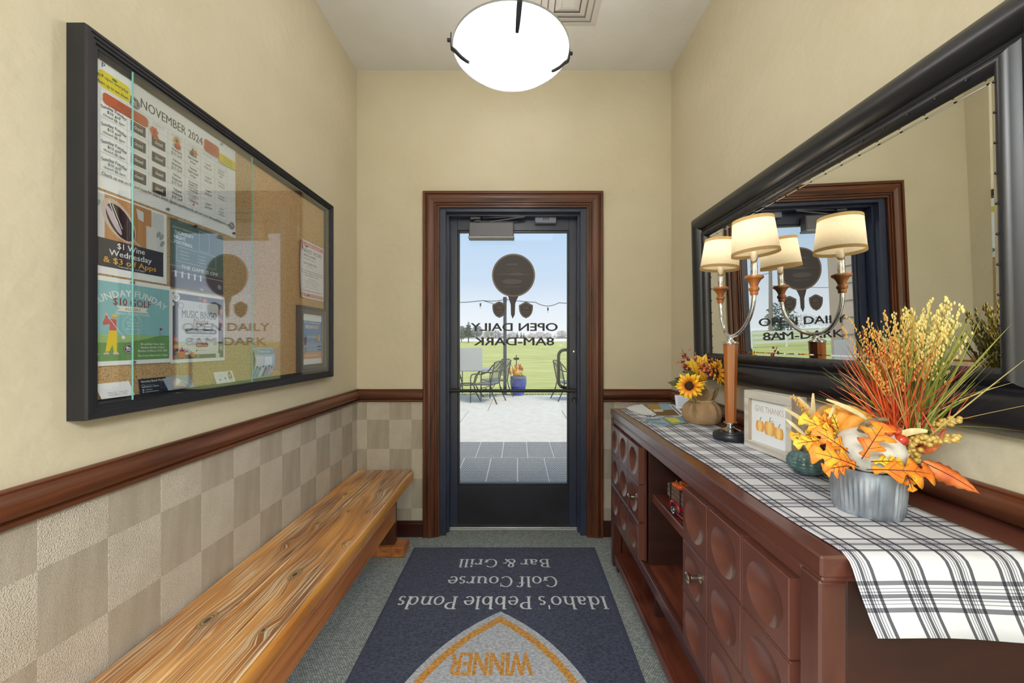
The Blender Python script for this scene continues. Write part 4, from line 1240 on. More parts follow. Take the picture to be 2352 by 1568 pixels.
m = MB(); m.box(-.800, -.757, BYN + .05, 2.348, .205, .318, .006); part('stretcher', m, STRW, bn)

# ------------------------------------------------------------------ floor mat
MATX0, MATX1, MATY0, MATY1 = -.665, .490, .55, 2.425
fm = thing('floor_mat', (-.085, 1.49, 0), 'navy logo doormat with upside-down white lettering on the carpet', 'doormat')
def plush(name, c1, c2):
    return pm(name, c1, c2, ns=90, det=3, ramp=(.32, .68), rough=.95, spec=.15, bs=170, bstr=.9, bdist=.004, sheen=.2, scale=(.8, 1.3, 1))
m = MB(); m.box(MATX0 + .012, MATX1 - .012, MATY0, MATY1 - .010, 0, .008, .002); part('pile', m, plush('mat_navy', (42, 48, 66), (76, 84, 108)), fm)
m = MB()
m.box(MATX0, MATX0 + .013, MATY0, MATY1, 0, .006, .002); m.box(MATX1 - .013, MATX1, MATY0, MATY1, 0, .006, .002); m.box(MATX0 + .013, MATX1 - .013, MATY1 - .011, MATY1, 0, .006, .002)
part('edging', m, pm('mat_rubber', (66, 72, 96), rough=.7), fm)
MWH, MGR, MGO = plush('mat_white', (196, 200, 206), (232, 234, 238)), plush('mat_grey', (150, 156, 166), (196, 200, 208)), plush('mat_gold', (170, 112, 40), (222, 166, 82))
MCX = -.085
# serif stroke letters (cap height 1)
WS, TS = .15, .062
def g_stem(x, y0, y1, sb=1, st=1, w=WS):
    q = [[(x - w / 2, y0), (x + w / 2, y0), (x + w / 2, y1), (x - w / 2, y1)]]
    if sb: q.append([(x - w * (1.1 if sb != 2 else .5), y0), (x + w * 1.1, y0), (x + w * 1.1, y0 + TS), (x - w * (1.1 if sb != 2 else .5), y0 + TS)])
    if st: q.append([(x - w * 1.1, y1 - TS), (x + w * (1.1 if st == 1 else .5), y1 - TS), (x + w * (1.1 if st == 1 else .5), y1), (x - w * 1.1, y1)])
    return q
def g_arc(cx_, cy_, rx, ry, a0, a1, n=14):
    q = []
    for k in range(n):
        t0, t1 = math.radians(a0 + (a1 - a0) * k / n), math.radians(a0 + (a1 - a0) * (k + 1) / n)
        pts = []
        for t, o in ((t0, 1), (t1, 1), (t1, -1), (t0, -1)):
            w = (TS * .9 + (WS - TS) * abs(math.cos(t)) ** 1.3) / 2 * o
            pts.append((cx_ + (rx - WS / 2 + w) * math.cos(t), cy_ + (ry - TS / 2 + w) * math.sin(t)))
        q.append(pts)
    return q
def g_bar(x0, x1, y): return [[(x0, y - TS / 2), (x1, y - TS / 2), (x1, y + TS / 2), (x0, y + TS / 2)]]
def g_seg(a, b, w):
    d = (Vector(b) - Vector(a)).normalized(); n = Vector((-d.y, d.x)) * w / 2
    return [[(a[0] - n.x, a[1] - n.y), (b[0] - n.x, b[1] - n.y), (b[0] + n.x, b[1] + n.y), (a[0] + n.x, a[1] + n.y)]]
GL = {
 ' ': ([], .32), "'": (g_stem(.1, .70, 1.0, 0, 0, .1), .22),
 'I': (g_stem(.22, 0, 1), .46), 'l': (g_stem(.2, 0, 1.02, 1, 2), .40), 'i': (g_stem(.2, 0, .66, 1, 2) + g_arc(.2, .88, .1, .1, 0, 360, 10), .40),
 'd': (g_arc(.34, .33, .31, .34, 0, 360, 20) + g_stem(.60, 0, 1.02, 0, 2) + g_bar(.60, .76, .03), .80),
 'b': (g_arc(.46, .33, .31, .34, 0, 360, 20) + g_stem(.20, 0, 1.02, 0, 2), .82),
 'h': (g_stem(.2, 0, 1.02, 1, 2) + g_arc(.43, .40, .30, .27, 0, 165) + g_stem(.655, 0, .42, 1, 0), .88),
 'n': (g_stem(.2, 0, .66, 1, 2) + g_arc(.43, .40, .30, .27, 0, 165) + g_stem(.655, 0, .42, 1, 0), .88),
 'u': (g_stem(.2, .22, .66, 0, 2) + g_arc(.43, .26, .30, .27, 180, 340) + g_stem(.655, 0, .66, 2, 2), .88),
 'r': (g_stem(.2, 0, .66, 1, 2) + g_arc(.42, .42, .24, .25, 40, 165, 8) + g_arc(.55, .56, .08, .07, 0, 360, 8), .64),
 'a': (g_arc(.30, .19, .25, .20, 0, 360, 18) + g_stem(.50, .04, .46, 0, 0) + g_arc(.32, .44, .25, .23, 0, 150, 10) + g_bar(.5, .68, .03), .70),
 'o': (g_arc(.36, .33, .34, .35, 0, 360, 22), .74), 'e': (g_arc(.36, .33, .33, .35, 0, 318, 20) + g_bar(.08, .66, .37), .72),
 's': (g_arc(.28, .50, .22, .18, 30, 270, 10) + g_arc(.28, .17, .24, .19, 90, -150, 10), .58),
 'f': (g_stem(.24, 0, .82, 1, 0) + g_arc(.42, .80, .25, .22, 30, 180, 8) + g_bar(.06, .46, .63), .54),
 'P': (g_stem(.22, 0, 1) + g_arc(.42, .73, .36, .27, -90, 90) + g_bar(.2, .42, .97) + g_bar(.2, .42, .49), .84),
 'B': (g_stem(.22, 0, 1) + g_arc(.42, .76, .32, .24, -90, 90) + g_arc(.44, .27, .36, .27, -90, 90) + g_bar(.2, .44, .97) + g_bar(.2, .44, .53) + g_bar(.2, .44, .03), .90),
 'G': (g_arc(.50, .5, .46, .52, 42, 330, 20) + g_stem(.86, .05, .42, 0, 1), 1.08), 'C': (g_arc(.50, .5, .46, .52, 42, 318, 20) + g_stem(.84, .62, .98, 0, 0, .05), .98),
 '&': (g_arc(.36, .77, .24, .23, 0, 360, 16) + g_arc(.36, .27, .34, .29, 60, 330, 16) + g_seg((.20, .66), (.80, .02), .14) + g_seg((.60, .22), (.82, .50), .06) + g_bar(.66, .98, .5), 1.02),
}
def serif(c, s_, x, y, hgt, width, mat):
    adv = sum(GL[ch][1] for ch in s_)
    kx = width / adv
    pen = x - width / 2
    grp = {}
    for ch in s_:
        for k, q in enumerate(GL[ch][0]):
            vs, fs = grp.setdefault(k, ([], []))
            o = len(vs); vs += [(pen + a * kx, y + b * hgt) for a, b in q]; fs.append(tuple(range(o, o + len(q))))
        pen += GL[ch][1] * kx
    h0, st = c.h, c.step
    c.step = .00002                      # overlapping strokes lie a hair above each other
    for k in sorted(grp): c.raw(grp[k][0], grp[k][1], mat)
    c.h, c.step = h0 + .0001, st
# canvas turned by 180 degrees: it reads from the door
c = Canvas(lambda x, y, h: (MCX - x, -y, .0082 + h), step=.0003)
def my(px_y): return -F * EYE / (px_y - CY)
serif(c, 'Bar & Grill', -.004, my(1287), my(1305.5) - my(1287), .545, MWH)
serif(c, 'Golf Course', .000, my(1327), my(1351) - my(1327), .605, MWH)
serif(c, "Idaho's Pebble Ponds", -.004, my(1373), my(1402.5) - my(1373), 1.065, MWH)
tip = my(1408)
def shield(k):     # k: inset in metres
    pts_r, res = [], []
    for t in range(0, 13):
        yy = .80 * (t / 12) ** 1.3
        hw = .46 * (1 - math.exp(-yy * 3.3)) + .05 * yy
        pts_r.append((hw, yy))
    for i, (a, b) in enumerate(pts_r):
        p0, p1 = pts_r[max(i - 1, 0)], pts_r[min(i + 1, 12)]
        d = Vector((p1[0] - p0[0], p1[1] - p0[1])).normalized()
        res.append((a - d.y * k, b + d.x * k))
    if k == 0: return res
    keep = [q for q in res if q[0] > .004]
    s_ = (keep[1][1] - keep[0][1]) / (keep[1][0] - keep[0][0])
    return [(0, keep[0][1] - s_ * keep[0][0])] + keep
def shield_poly(k):
    p = shield(k)
    L_ = [(-a, tip + b) for a, b in p]; R_ = [(a, tip + b) for a, b in reversed(p)]
    return L_ + R_[:-1]
c.h = .0012
c.poly(shield_poly(0), MGR); c.poly(shield_poly(.030), MGO); c.poly(shield_poly(.062), MGR)
c.text('WINNER', .026, my(1504), my(1561) - my(1504), MGO, width=.335, bold=.030)
c.done('woven_logo', fm)
# ------------------------------------------------------------------ ceiling lamp
LC = Vector((-.028, 1.546, 2.499)); LS = .94
cl_ = thing('ceiling_lamp', (LC.x, LC.y, LC.z - .114), 'frosted white glass bowl ceiling lamp with black iron clips', 'ceiling lamp')
def bowl_mat():
    m, nt, b = newmat('frosted_bowl')
    N, L = nt.nodes, nt.links
    tc = N.new('ShaderNodeTexCoord')
    b.inputs['Base Color'].default_value = lin((236, 238, 242)); b.inputs['Roughness'].default_value = .35
    acc_ = None
    for p_ in ((-.10, -.02, .06), (.10, .02, .06), (0, -.11, .06)):       # three bulbs behind the frosting
        s1 = N.new('ShaderNodeVectorMath'); s1.operation = 'DISTANCE'; s1.inputs[1].default_value = p_
        L.new(tc.outputs['Object'], s1.inputs[0])
        mr_ = N.new('ShaderNodeMapRange'); mr_.interpolation_type = 'SMOOTHSTEP'
        mr_.inputs['From Min'].default_value = .03; mr_.inputs['From Max'].default_value = .185; mr_.inputs['To Min'].default_value = 1.0; mr_.inputs['To Max'].default_value = 0
        L.new(s1.outputs['Value'], mr_.inputs['Value'])
        if acc_ is None: acc_ = mr_.outputs[0]
        else:
            q = N.new('ShaderNodeMath'); q.operation = 'ADD'; L.new(acc_, q.inputs[0]); L.new(mr_.outputs[0], q.inputs[1]); acc_ = q.outputs[0]
    q = N.new('ShaderNodeMath'); q.operation = 'MULTIPLY_ADD'; q.inputs[1].default_value = 1.6; q.inputs[2].default_value = .52
    L.new(acc_, q.inputs[0])
    fd = N.new('ShaderNodeVectorMath'); fd.operation = 'DISTANCE'; fd.inputs[1].default_value = (0, 0, 0)      # shadow of the nut behind the glass, dimmed into the glow
    L.new(tc.outputs['Object'], fd.inputs[0])
    fm_ = N.new('ShaderNodeMapRange'); fm_.interpolation_type = 'SMOOTHSTEP'; fm_.inputs['From Min'].default_value = .008; fm_.inputs['From Max'].default_value = .036; fm_.inputs['To Min'].default_value = .16; fm_.inputs['To Max'].default_value = 1
    L.new(fd.outputs['Value'], fm_.inputs['Value'])
    q2 = N.new('ShaderNodeMath'); q2.operation = 'MULTIPLY'; L.new(q.outputs[0], q2.inputs[0]); L.new(fm_.outputs[0], q2.inputs[1]); q = q2
    b.inputs['Emission Color'].default_value = lin((244, 247, 255)); L.new(q.outputs[0], b.inputs['Emission Strength'])
    return m
T = Matrix.Translation(LC) @ Matrix.Scale(LS, 4)
m = MB(); m.lathe([(.250, .004), (.250, 0), (.246, -.005), (.232, -.012), (.222, -.022), (.205, -.038), (.170, -.058), (.130, -.074), (.098, -.087), (.075, -.100), (.050, -.112), (.025, -.119), (.0, -.121)], 56, T)
bowl = part('glass_bowl', m, bowl_mat(), cl_, True)
m = MB(); m.lathe([(.2505, .006), (.2515, .002), (.2505, -.003), (.2495, .002)], 56, T, close=True); part('rim', m, pm('bowl_rim', (150, 150, 150), rough=.3), cl_, True)
for a in (188, 278, 8):
    R = T @ Matrix.Rotation(math.radians(a), 4, 'Z')
    m = MB()
    prof = [(.254, .055), (.255, .015), (.253, -.008), (.235, -.020), (.212, -.042), (.190, -.056), (.178, -.062)]
    wid = [.006, .008, .0095, .0095, .0085, .007, .0055]
    vs, fs = [], []
    for (r_, z_), w_ in zip(prof, wid):
        vs += [(r_ + .001, -w_, z_ - .001), (r_ + .001, w_, z_ - .001), (r_ + .006, w_, z_ - .005), (r_ + .006, -w_, z_ - .005)]
    for k in range(len(prof) - 1):
        for j in range(4): fs.append((4 * k + j, 4 * k + (j + 1) % 4, 4 * k + 4 + (j + 1) % 4, 4 * k + 4 + j))
    fs += [(0, 1, 2, 3), tuple(4 * (len(prof) - 1) + j for j in (3, 2, 1, 0))]
    m.add(vs, fs, R); m.box(.258, .274, -.005, .005, .016, .028, .001, R)
    m.tube([R @ Vector((.252, 0, .012)), R @ Vector((.14, 0, .02)), R @ Vector((.0, 0, .03))], .005, 8)
    part('clip_arm', m, IRON, cl_, 0.5)
m = MB(); m.tube([LC + Vector((0, 0, .02)), LC + Vector((0, 0, .62))], .009, 10); m.lathe([(0, .60), (.03, .60), (.035, .65), (.065, .68), (.07, .7055), (0, .7055)], 24, T); part('canopy', m, IRON, cl_, True)
for k, (bx, by) in enumerate(((-.10, -.02), (.10, .02))):
    ld = bpy.data.lights.new('ceiling_lamp_bulb', 'POINT'); ld.energy = 3.8; ld.shadow_soft_size = .09; ld.color = (1, .98, .95)
    lo = bpy.data.objects.new('ceiling_lamp_bulb', ld); COL.objects.link(lo); lo.location = LC + Vector((bx, by, .03)); lo.parent = None
LAMP_ROUND = 6
ld = bpy.data.lights.new('ceiling_lamp_diffuse', 'POINT'); ld.energy = LAMP_ROUND; ld.shadow_soft_size = .02; ld.color = (1, .985, .96)
lo = bpy.data.objects.new('ceiling_lamp_diffuse', ld); COL.objects.link(lo); lo.location = LC + Vector((-.05, 0, -.131))

# ------------------------------------------------------------------ table lamp with two shades
def fabric_shade(nm='linen_shade', ca=(214, 200, 172), cb=(240, 230, 208)):
    m, nt, b = newmat(nm)
    N, L = nt.nodes, nt.links
    out = N['Material Output']
    tc = N.new('ShaderNodeTexCoord'); mp = N.new('ShaderNodeMapping'); mp.inputs['Scale'].default_value = (60, 60, 500)
    nz = N.new('ShaderNodeTexNoise'); nz.inputs['Scale'].default_value = 4; L.new(tc.outputs['Object'], mp.inputs[0]); L.new(mp.outputs[0], nz.inputs['Vector'])
    rp = N.new('ShaderNodeValToRGB'); rp.color_ramp.elements[0].color = lin(ca); rp.color_ramp.elements[1].color = lin(cb); rp.color_ramp.elements[0].position = .3; rp.color_ramp.elements[1].position = .7
    L.new(nz.outputs['Fac'], rp.inputs[0])
    tr = N.new('ShaderNodeBsdfTranslucent'); df = N.new('ShaderNodeBsdfDiffuse'); mx = N.new('ShaderNodeMixShader'); mx.inputs[0].default_value = .5
    L.new(rp.outputs[0], tr.inputs[0]); L.new(rp.outputs[0], df.inputs[0]); L.new(df.outputs[0], mx.inputs[1]); L.new(tr.outputs[0], mx.inputs[2]); L.new(mx.outputs[0], out.inputs[0])
    N.remove(b)
    return m
SHADE = fabric_shade()
BANDT = fabric_shade('shade_tape', (150, 126, 84), (184, 158, 112))
BAND = pm('shade_band', (222, 200, 160), (200, 176, 134), scale=(40, 40, 300), ns=4, rough=.9)
HONEY = wood('honey_wood', ((140, 78, 30), (186, 112, 52)), 'z', rough=.25, coat=.5, ns=2.5)
TL = Vector((.834, 1.487, SZ + .004))
tl = thing('table_lamp', TL, 'two-armed chrome and wood table lamp with lit linen shades', 'lamp')
m = MB(); m.lathe([(0, 0), (.061, 0), (.063, .003), (.063, .018), (.060, .023), (.050, .025), (.049, .029), (.044, .032), (.0, .033)], 40, Matrix.Translation(TL)); part('base', m, pm('lamp_base_black', (34, 36, 42), rough=.35), tl, True)
m = MB(); m.lathe([(0, .032), (.036, .032), (.037, .036), (.024, .040), (.014, .046), (.011, .052), (.015, .057), (.024, .062), (.024, .066), (0, .066)], 28, Matrix.Translation(TL)); part('chrome_foot', m, CHROME, tl, True)
m = MB()
b0, b1, z0, z1 = .0195, .0265, TL.z + .064, 1.308
ch = .30
def oct_(w):
    return [(w, -w * ch), (w, w * ch), (w * ch, w), (-w * ch, w), (-w, w * ch), (-w, -w * ch), (-w * ch, -w), (w * ch, -w)]
RZ = Matrix.Rotation(.35, 2)
lo_ = [RZ @ Vector(p) for p in oct_(b0)]; hi_ = [RZ @ Vector(p) for p in oct_(b1)]
m.add([(TL.x + p.x, TL.y + p.y, z0) for p in lo_] + [(TL.x + p.x, TL.y + p.y, z1) for p in hi_], [(k, (k + 1) % 8, 8 + (k + 1) % 8, 8 + k) for k in range(8)] + [tuple(range(7, -1, -1)), tuple(range(8, 16))])
part('column', m, HONEY, tl)
m = MB(); m.lathe([(0, 0), (.029, 0), (.030, .004), (.024, .009), (.014, .013), (.010, .020), (.009, .028), (.006, .034), (0, .036)], 28, Matrix.Translation((TL.x, TL.y, 1.307))); part('chrome_cap', m, CHROME, tl, True)
Y_F, Y_N = 1.625, 1.352
for yy, xx, tx, ty in ((Y_F, .868, .07, .03), (Y_N, .842, -.07, -.02)):
    A, B = Vector((TL.x, TL.y, 1.338)), Vector((xx, yy, 1.490))
    pts = []
    for k in range(17):
        t = k / 16
        a = t * PI / 2
        pts.append(Vector((A.x + (B.x - A.x) * math.sin(a), A.y + (B.y - A.y) * math.sin(a), A.z + (B.z - A.z) * (1 - math.cos(a)))))
    m = MB(); m.tube(pts, .0075, 12); part('arm', m, CHROME, tl, True)
    T2 = Matrix.Translation((xx, yy, 1.482))
    m = MB(); m.lathe([(0, 0), (.0105, 0), (.013, .006), (.012, .012), (.0165, .018), (.0165, .026), (.012, .031), (.013, .036), (.016, .044), (.022, .054), (.030, .060), (.0305, .066), (.027, .070), (0, .070)], 24, T2); part('candle_cup', m, HONEY, tl, True)
    m = MB(); m.lathe([(0, .069), (.0115, .069), (.0115, .152), (.009, .156), (0, .156)], 20, T2); part('candle_sleeve', m, CHROME, tl, True)
    ST = Matrix.Translation((xx, yy, 1.690)) @ Euler((ty, tx, 0)).to_matrix().to_4x4()
    def R_(z): return .0755 - (z + .063) / .126 * .0110
    m = MB(); m.lathe([(R_(-.051), -.051), (R_(-.03), -.03), (R_(0), 0), (R_(.03), .03), (R_(.051), .051)], 44, ST); sh = part('shade', m, SHADE, tl, True)
    for z_ in (-.063, .051):      # cloth tape along both edges
        m = MB(); m.lathe([(R_(z_) + .0006, z_), (R_(z_ + .006) + .0008, z_ + .006), (R_(z_ + .012) + .0006, z_ + .012)], 44, ST); part('trim_band', m, BANDT, sh, True)
    m = MB(); m.sphere((xx, yy, 1.672), .018, 14, 10, sc=(1, 1, 1.5)); part('bulb', m, emit('bulb_%d' % int(yy * 100), (255, 226, 178), 3.0), tl, True)
    ld = bpy.data.lights.new('table_lamp_bulb', 'POINT'); ld.energy = 0.5; ld.shadow_soft_size = .03; ld.color = (1, .92, .78)
    lo = bpy.data.objects.new('table_lamp_bulb', ld); COL.objects.link(lo); lo.location = (xx, yy, 1.712)

# ------------------------------------------------------------------ give thanks block
gb = thing('wooden_block_sign', (.866, 1.286, SZ + .004), 'whitewashed wooden box sign reading give thanks over three pumpkins', 'sign', rotz=math.atan2(.021, .213))
WW = wood('whitewash', ((176, 170, 160), (214, 210, 202)), 'y', rough=.7, coat=0, ns=3)
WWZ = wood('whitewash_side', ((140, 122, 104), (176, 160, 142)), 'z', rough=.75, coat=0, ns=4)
hw = .107
for nm, a in (('frame_bar', (-hw, hw, 0, .028)), ('frame_bar', (-hw, hw, .177, .205)), ('frame_bar', (-hw, -hw + .025, .028, .177)), ('frame_bar', (hw - .025, hw, .028, .177))):
    mb = MB(); mb.m = 0; mb.box(-.027, .026, a[0], a[1], a[2], a[3], .0015)
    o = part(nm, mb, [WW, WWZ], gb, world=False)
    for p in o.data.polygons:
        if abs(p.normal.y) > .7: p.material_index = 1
mb = MB(); mb.box(-.016, -.012, -hw + .022, hw - .022, .026, .18); part('backing', mb, flat((232, 236, 240)), gb, world=False)
c = Canvas(lambda x, y, h: (-.0165 - h, -x, y))
c.text('GIVE THANKS', 0, .136, .022, (196, 180, 168), width=.128)
for x, s_, y in ((-.040, .80, .070), (.004, 1.0, .066), (.044, .82, .062)):
    for k in (-2, 2, -1, 1, 0):
        c.poly(ell(x + k * .0072 * s_, y + .020 * s_, .0095 * s_, .023 * s_, 0), ((226, 158, 88), (238, 182, 96), (246, 210, 130))[2 - abs(k)])
    c.line([(x, y + .042 * s_), (x + .002, y + .052 * s_), (x + .006, y + .060 * s_)], .0022, (110, 100, 84))
c.line([(.006, .112), (.018, .114), (.024, .108)], .0012, (150, 150, 130))
c.done('sign_print', gb, world=False)

# ------------------------------------------------------------------ pumpkins
def pumpkin(mb, c, r, hgt, ribs, xf=None, n=64, m_=14, dep=.10, pitch=0.0, rows=0, rowd=0.0):
    vs, fs = [], []
    X = Matrix.Translation(c) @ (xf or Matrix.Identity(4))
    for i in range(m_ + 1):
        t = PI * i / m_
        for j in range(n):
            a = 2 * PI * j / n
            rib = 1 - dep * (1 - abs(math.sin(a * ribs / 2)) ** .7)
            rr = math.sin(t) * r * rib * (1 + rowd * (math.cos(rows * t * 2) if rows else 0))
            z = hgt * math.cos(t) * (1 - .35 * math.exp(-(math.sin(t) / .35) ** 2))
            vs.append((rr * math.cos(a), rr * math.sin(a), z))
    for i in range(m_):
        for j in range(n): fs.append((i * n + j, (i + 1) * n + j, (i + 1) * n + (j + 1) % n, i * n + (j + 1) % n))
    return mb.add(vs, fs, X)
TEAL = pm('teal_glaze', (54, 84, 88), (92, 122, 122), ns=30, rough=.25, coat=.5, extra=[(.9, (60, 42, 36))])
tp = thing('ceramic_pumpkin', (.825, 1.083, SZ + .004), 'small teal glazed ceramic pumpkin tied with twine', 'pumpkin')
m = MB(); pumpkin(m, (.825, 1.083, SZ + .040), .049, .038, 9, n=144, m_=72, dep=.075, rows=12, rowd=.018); part('pumpkin_body', m, TEAL, tp, True)
STEM = pm('pumpkin_stem', (104, 88, 68), (148, 132, 104), scale=(1, 1, 1), ns=60, rough=.8)
m = MB(); m.tube([(.825, 1.083, SZ + .062), (.822, 1.085, SZ + .080), (.815, 1.088, SZ + .092)], [.009, .007, .006], 8); part('stem', m, STEM, tp, True)
TWINE = pm('twine', (126, 108, 82), rough=.9)
m = MB()
for k in range(3):
    pts = [Vector((.822 - .012 - .012 * math.cos(t) - .004 * k, 1.080 + .006 * k, SZ + .070 + .012 * math.sin(t) + .004 * k)) for t in [2 * PI * q / 10 for q in range(11)]]
    m.tube(pts, .0012, 5)
part('twine_loop', m, TWINE, tp, True)

# ------------------------------------------------------------------ leaves, grass and the bucket arrangement
def leaf_mats(nm, c1, c2, c3):
    return pm(nm, c1, c3, ns=34, det=4, ramp=(.25, .75), rough=.6, extra=[(.5, c2)], bs=90, bstr=.2)
LO = leaf_mats('leaf_orange', (206, 92, 24), (226, 124, 28), (236, 176, 44))
LY = leaf_mats('leaf_yellow', (226, 150, 30), (236, 186, 48), (214, 186, 60))
LRD = leaf_mats('leaf_rust', (170, 74, 30), (206, 104, 44), (214, 140, 80))
VEIN = pm('leaf_vein', (96, 44, 18), rough=.7)
def leaf(name, root, a, b, w, mat, kind='oak', up=(0, 0, 1), sag=.15):
    """leaf from base a to tip b, width w; lobed outline, curved, with a midrib"""
    a, b = Vector(a), Vector(b)
    d = (b - a); L_ = d.length; d.normalize()
    u = Vector(up); u = (u - d * u.dot(d)); u = u.normalized() if u.length > 1e-5 else d.orthogonal().normalized()
    s_ = d.cross(u)
    n = 26
    if kind == 'oak':
        def hw_(t):
            env = math.sin(PI * min(1, t * .93 + .04)) ** .7 * (.55 + .55 * t)
            return env * (.62 + .38 * math.cos(2 * PI * (t * 3.6 - .15)))
    else:
        def hw_(t): return math.sin(PI * t ** .8) * (1 + .12 * math.cos(2 * PI * t * 7))
    mb = MB(); vs, fs = [], []
    def P(t, q, lift=0):
        lean = .10 * (q ** 2) * L_
        return a + d * (t * L_ + abs(q) * .10 * L_ * (1 if kind == 'oak' else 0)) + s_ * (q * w / 2) + u * (math.sin(t * PI) * sag * L_ - lean + lift)
    for i in range(n + 1):
        t = .06 + .94 * i / n
        h = max(.02, hw_(t))
        for q in (-h, -h * .5, 0, h * .5, h): vs.append(P(t, q))
    for i in range(n):
        for j in range(4): fs.append((i * 5 + j, i * 5 + j + 1, i * 5 + 6 + j, i * 5 + 5 + j))
    mb.add(vs, fs)
    o = part(name, mb, mat, root, True)
    so_ = o.modifiers.new('thick', 'SOLIDIFY'); so_.thickness = .0006
    m2 = MB()
    m2.tube([P(t, 0, .0006) for t in (0, .15, .3, .5, .7, .9)], [.0011, .001, .0009, .0008, .0006, .0004], 5)
    if kind == 'oak':
        for t in (.25, .42, .6):
            for q in (-.5, .5): m2.tube([P(t, 0, .0006), P(t + .12, q * .8, .0008)], .0004, 4)
    part('vein', m2, VEIN, o)
    return o
BC = Vector((.787, .855, SZ + .0035))
bk = thing('harvest_arrangement', BC, 'galvanized bucket of artificial pumpkins, oak leaves, berries and ornamental grass', 'centerpiece')
GALV = pm('galvanized', (138, 148, 162), (196, 204, 214), scale=(1.6, 1.6, .5), ns=22, det=6, rough=.36, metal=.7, extra=[(.5, (160, 168, 180))])
m = MB(); n = 180
prof = [(.060, 0), (.0613, .004), (.062, .012), (.0635, .030), (.0655, .055), (.0675, .078), (.069, .088), (.0705, .096), (.072, .100), (.0705, .1015)]
vs, fs = [], []
for j in range(n):
    a = 2 * PI * j / n
    for k, (r_, z_) in enumerate(prof):
        f = .0011 * math.sin(a * 45) if 2 <= k <= 5 and (a * 4 / PI) % 2 < 1.5 else 0
        vs.append(((r_ + f) * math.cos(a), (r_ + f) * math.sin(a), z_))
k_ = len(prof)
for j in range(n):
    for k in range(k_ - 1): fs.append((j * k_ + k, ((j + 1) % n) * k_ + k, ((j + 1) % n) * k_ + k + 1, j * k_ + k + 1))
fs.append(tuple(j * k_ for j in range(n)))
m.add(vs, fs, Matrix.Translation(BC)); part('bucket', m, GALV, bk, True)
m = MB(); m.lathe([(0, .088), (.067, .086)], 40, Matrix.Translation(BC)); part('moss_fill', m, pm('moss', (58, 46, 26), (92, 74, 38), ns=80, rough=1), bk)
PW = pm('pumpkin_white', (196, 194, 184), (206, 204, 196), ns=10, rough=.5)
PO = pm('pumpkin_orange', (214, 136, 40), (228, 168, 70), ns=26, rough=.5, extra=[(.85, (240, 206, 130))])
PG = pm('gourd_tan', (196, 158, 92), (176, 128, 58), ns=40, rough=.5, extra=[(.8, (110, 80, 40))])
def tiltm(dx, dy): return Vector((dx, dy, 1)).normalized().to_track_quat('Z', 'X').to_matrix().to_4x4()
wp = at(1998, 1030, .822)
m = MB(); pumpkin(m, wp, .060, .045, 8, tiltm(-.25, -.35), dep=.07); p1 = part('white_pumpkin', m, PW, bk, True)
m = MB(); m.tube([at(1980, 990, .812), at(1984, 976, .815), at(2000, 966, .82), at(2018, 963, .825), at(2034, 964, .825)], [.0095, .0065, .0052, .0048, .006], 8); part('stem', m, STEM, p1, True)
op = at(1955, 976, .88)
m = MB(); pumpkin(m, op, .050, .045, 9, tiltm(.9, -.2), dep=.2); p2 = part('orange_pumpkin', m, PO, bk, True)
m = MB(); m.tube([at(1990, 948, .90), at(1996, 935, .90), at(2010, 926, .895), at(2028, 923, .89), at(2046, 931, .885)], [.010, .008, .007, .006, .007], 8); part('stem', m, pm('stem_dark', (96, 76, 70), (132, 110, 96), ns=60, rough=.8), p2, True)
m = MB(); pumpkin(m, at(1909, 957, .95), .036, .030, 7, tiltm(-.8, 0), dep=.05); part('tan_gourd', m, PG, bk, True)
LV = [(1972, 1072, .775, 1858, 1036, .790, .082, LO, 'oak'), (1950, 1040, .80, 1866, 984, .83, .058, LO, 'oak'), (1979, 1054, .755, 2032, 972, .765, .072, LO, 'oak'),
      (1990, 1078, .760, 2146, 1090, .755, .074, LO, 'oak'), (2072, 1066, .775, 2097, 1130, .765, .028, LO, 'oak'), (2108, 1056, .80, 2250, 1133, .745, .036, LRD, 'lance'),
      (1925, 1004, .84, 1834, 958, .87, .056, LY, 'oak'), (1930, 1000, .87, 1905, 936, .88, .046, LY, 'oak'), (1900, 1012, .82, 1822, 1020, .83, .046, LY, 'oak'),
      (2090, 1030, .83, 2168, 1014, .80, .034, LRD, 'lance'), (1915, 985, .86, 1868, 952, .86, .050, LO, 'oak'), (2000, 1060, .765, 2075, 1062, .765, .046, LY, 'oak'),
      (1965, 1062, .79, 1905, 1052, .79, .050, LO, 'oak'), (2020, 1040, .85, 2075, 985, .87, .040, LO, 'oak'), (1950, 1070, .77, 1890, 1080, .775, .050, LO, 'oak'), (1880, 1000, .88, 1812, 1000, .90, .040, LY, 'oak')]
for (x0, y0, d0, x1, y1, d1_, w_, mt, kd) in LV:
    leaf('oak_leaf' if kd == 'oak' else 'pointed_leaf', bk, at(x0, y0, d0), at(x1, y1, d1_), w_, mt, kd, up=(-.55, -.75, .45), sag=.12)
HUSK = pm('corn_husk', (206, 188, 138), (226, 212, 168), scale=(1, 1, .3), ns=60, rough=.8)
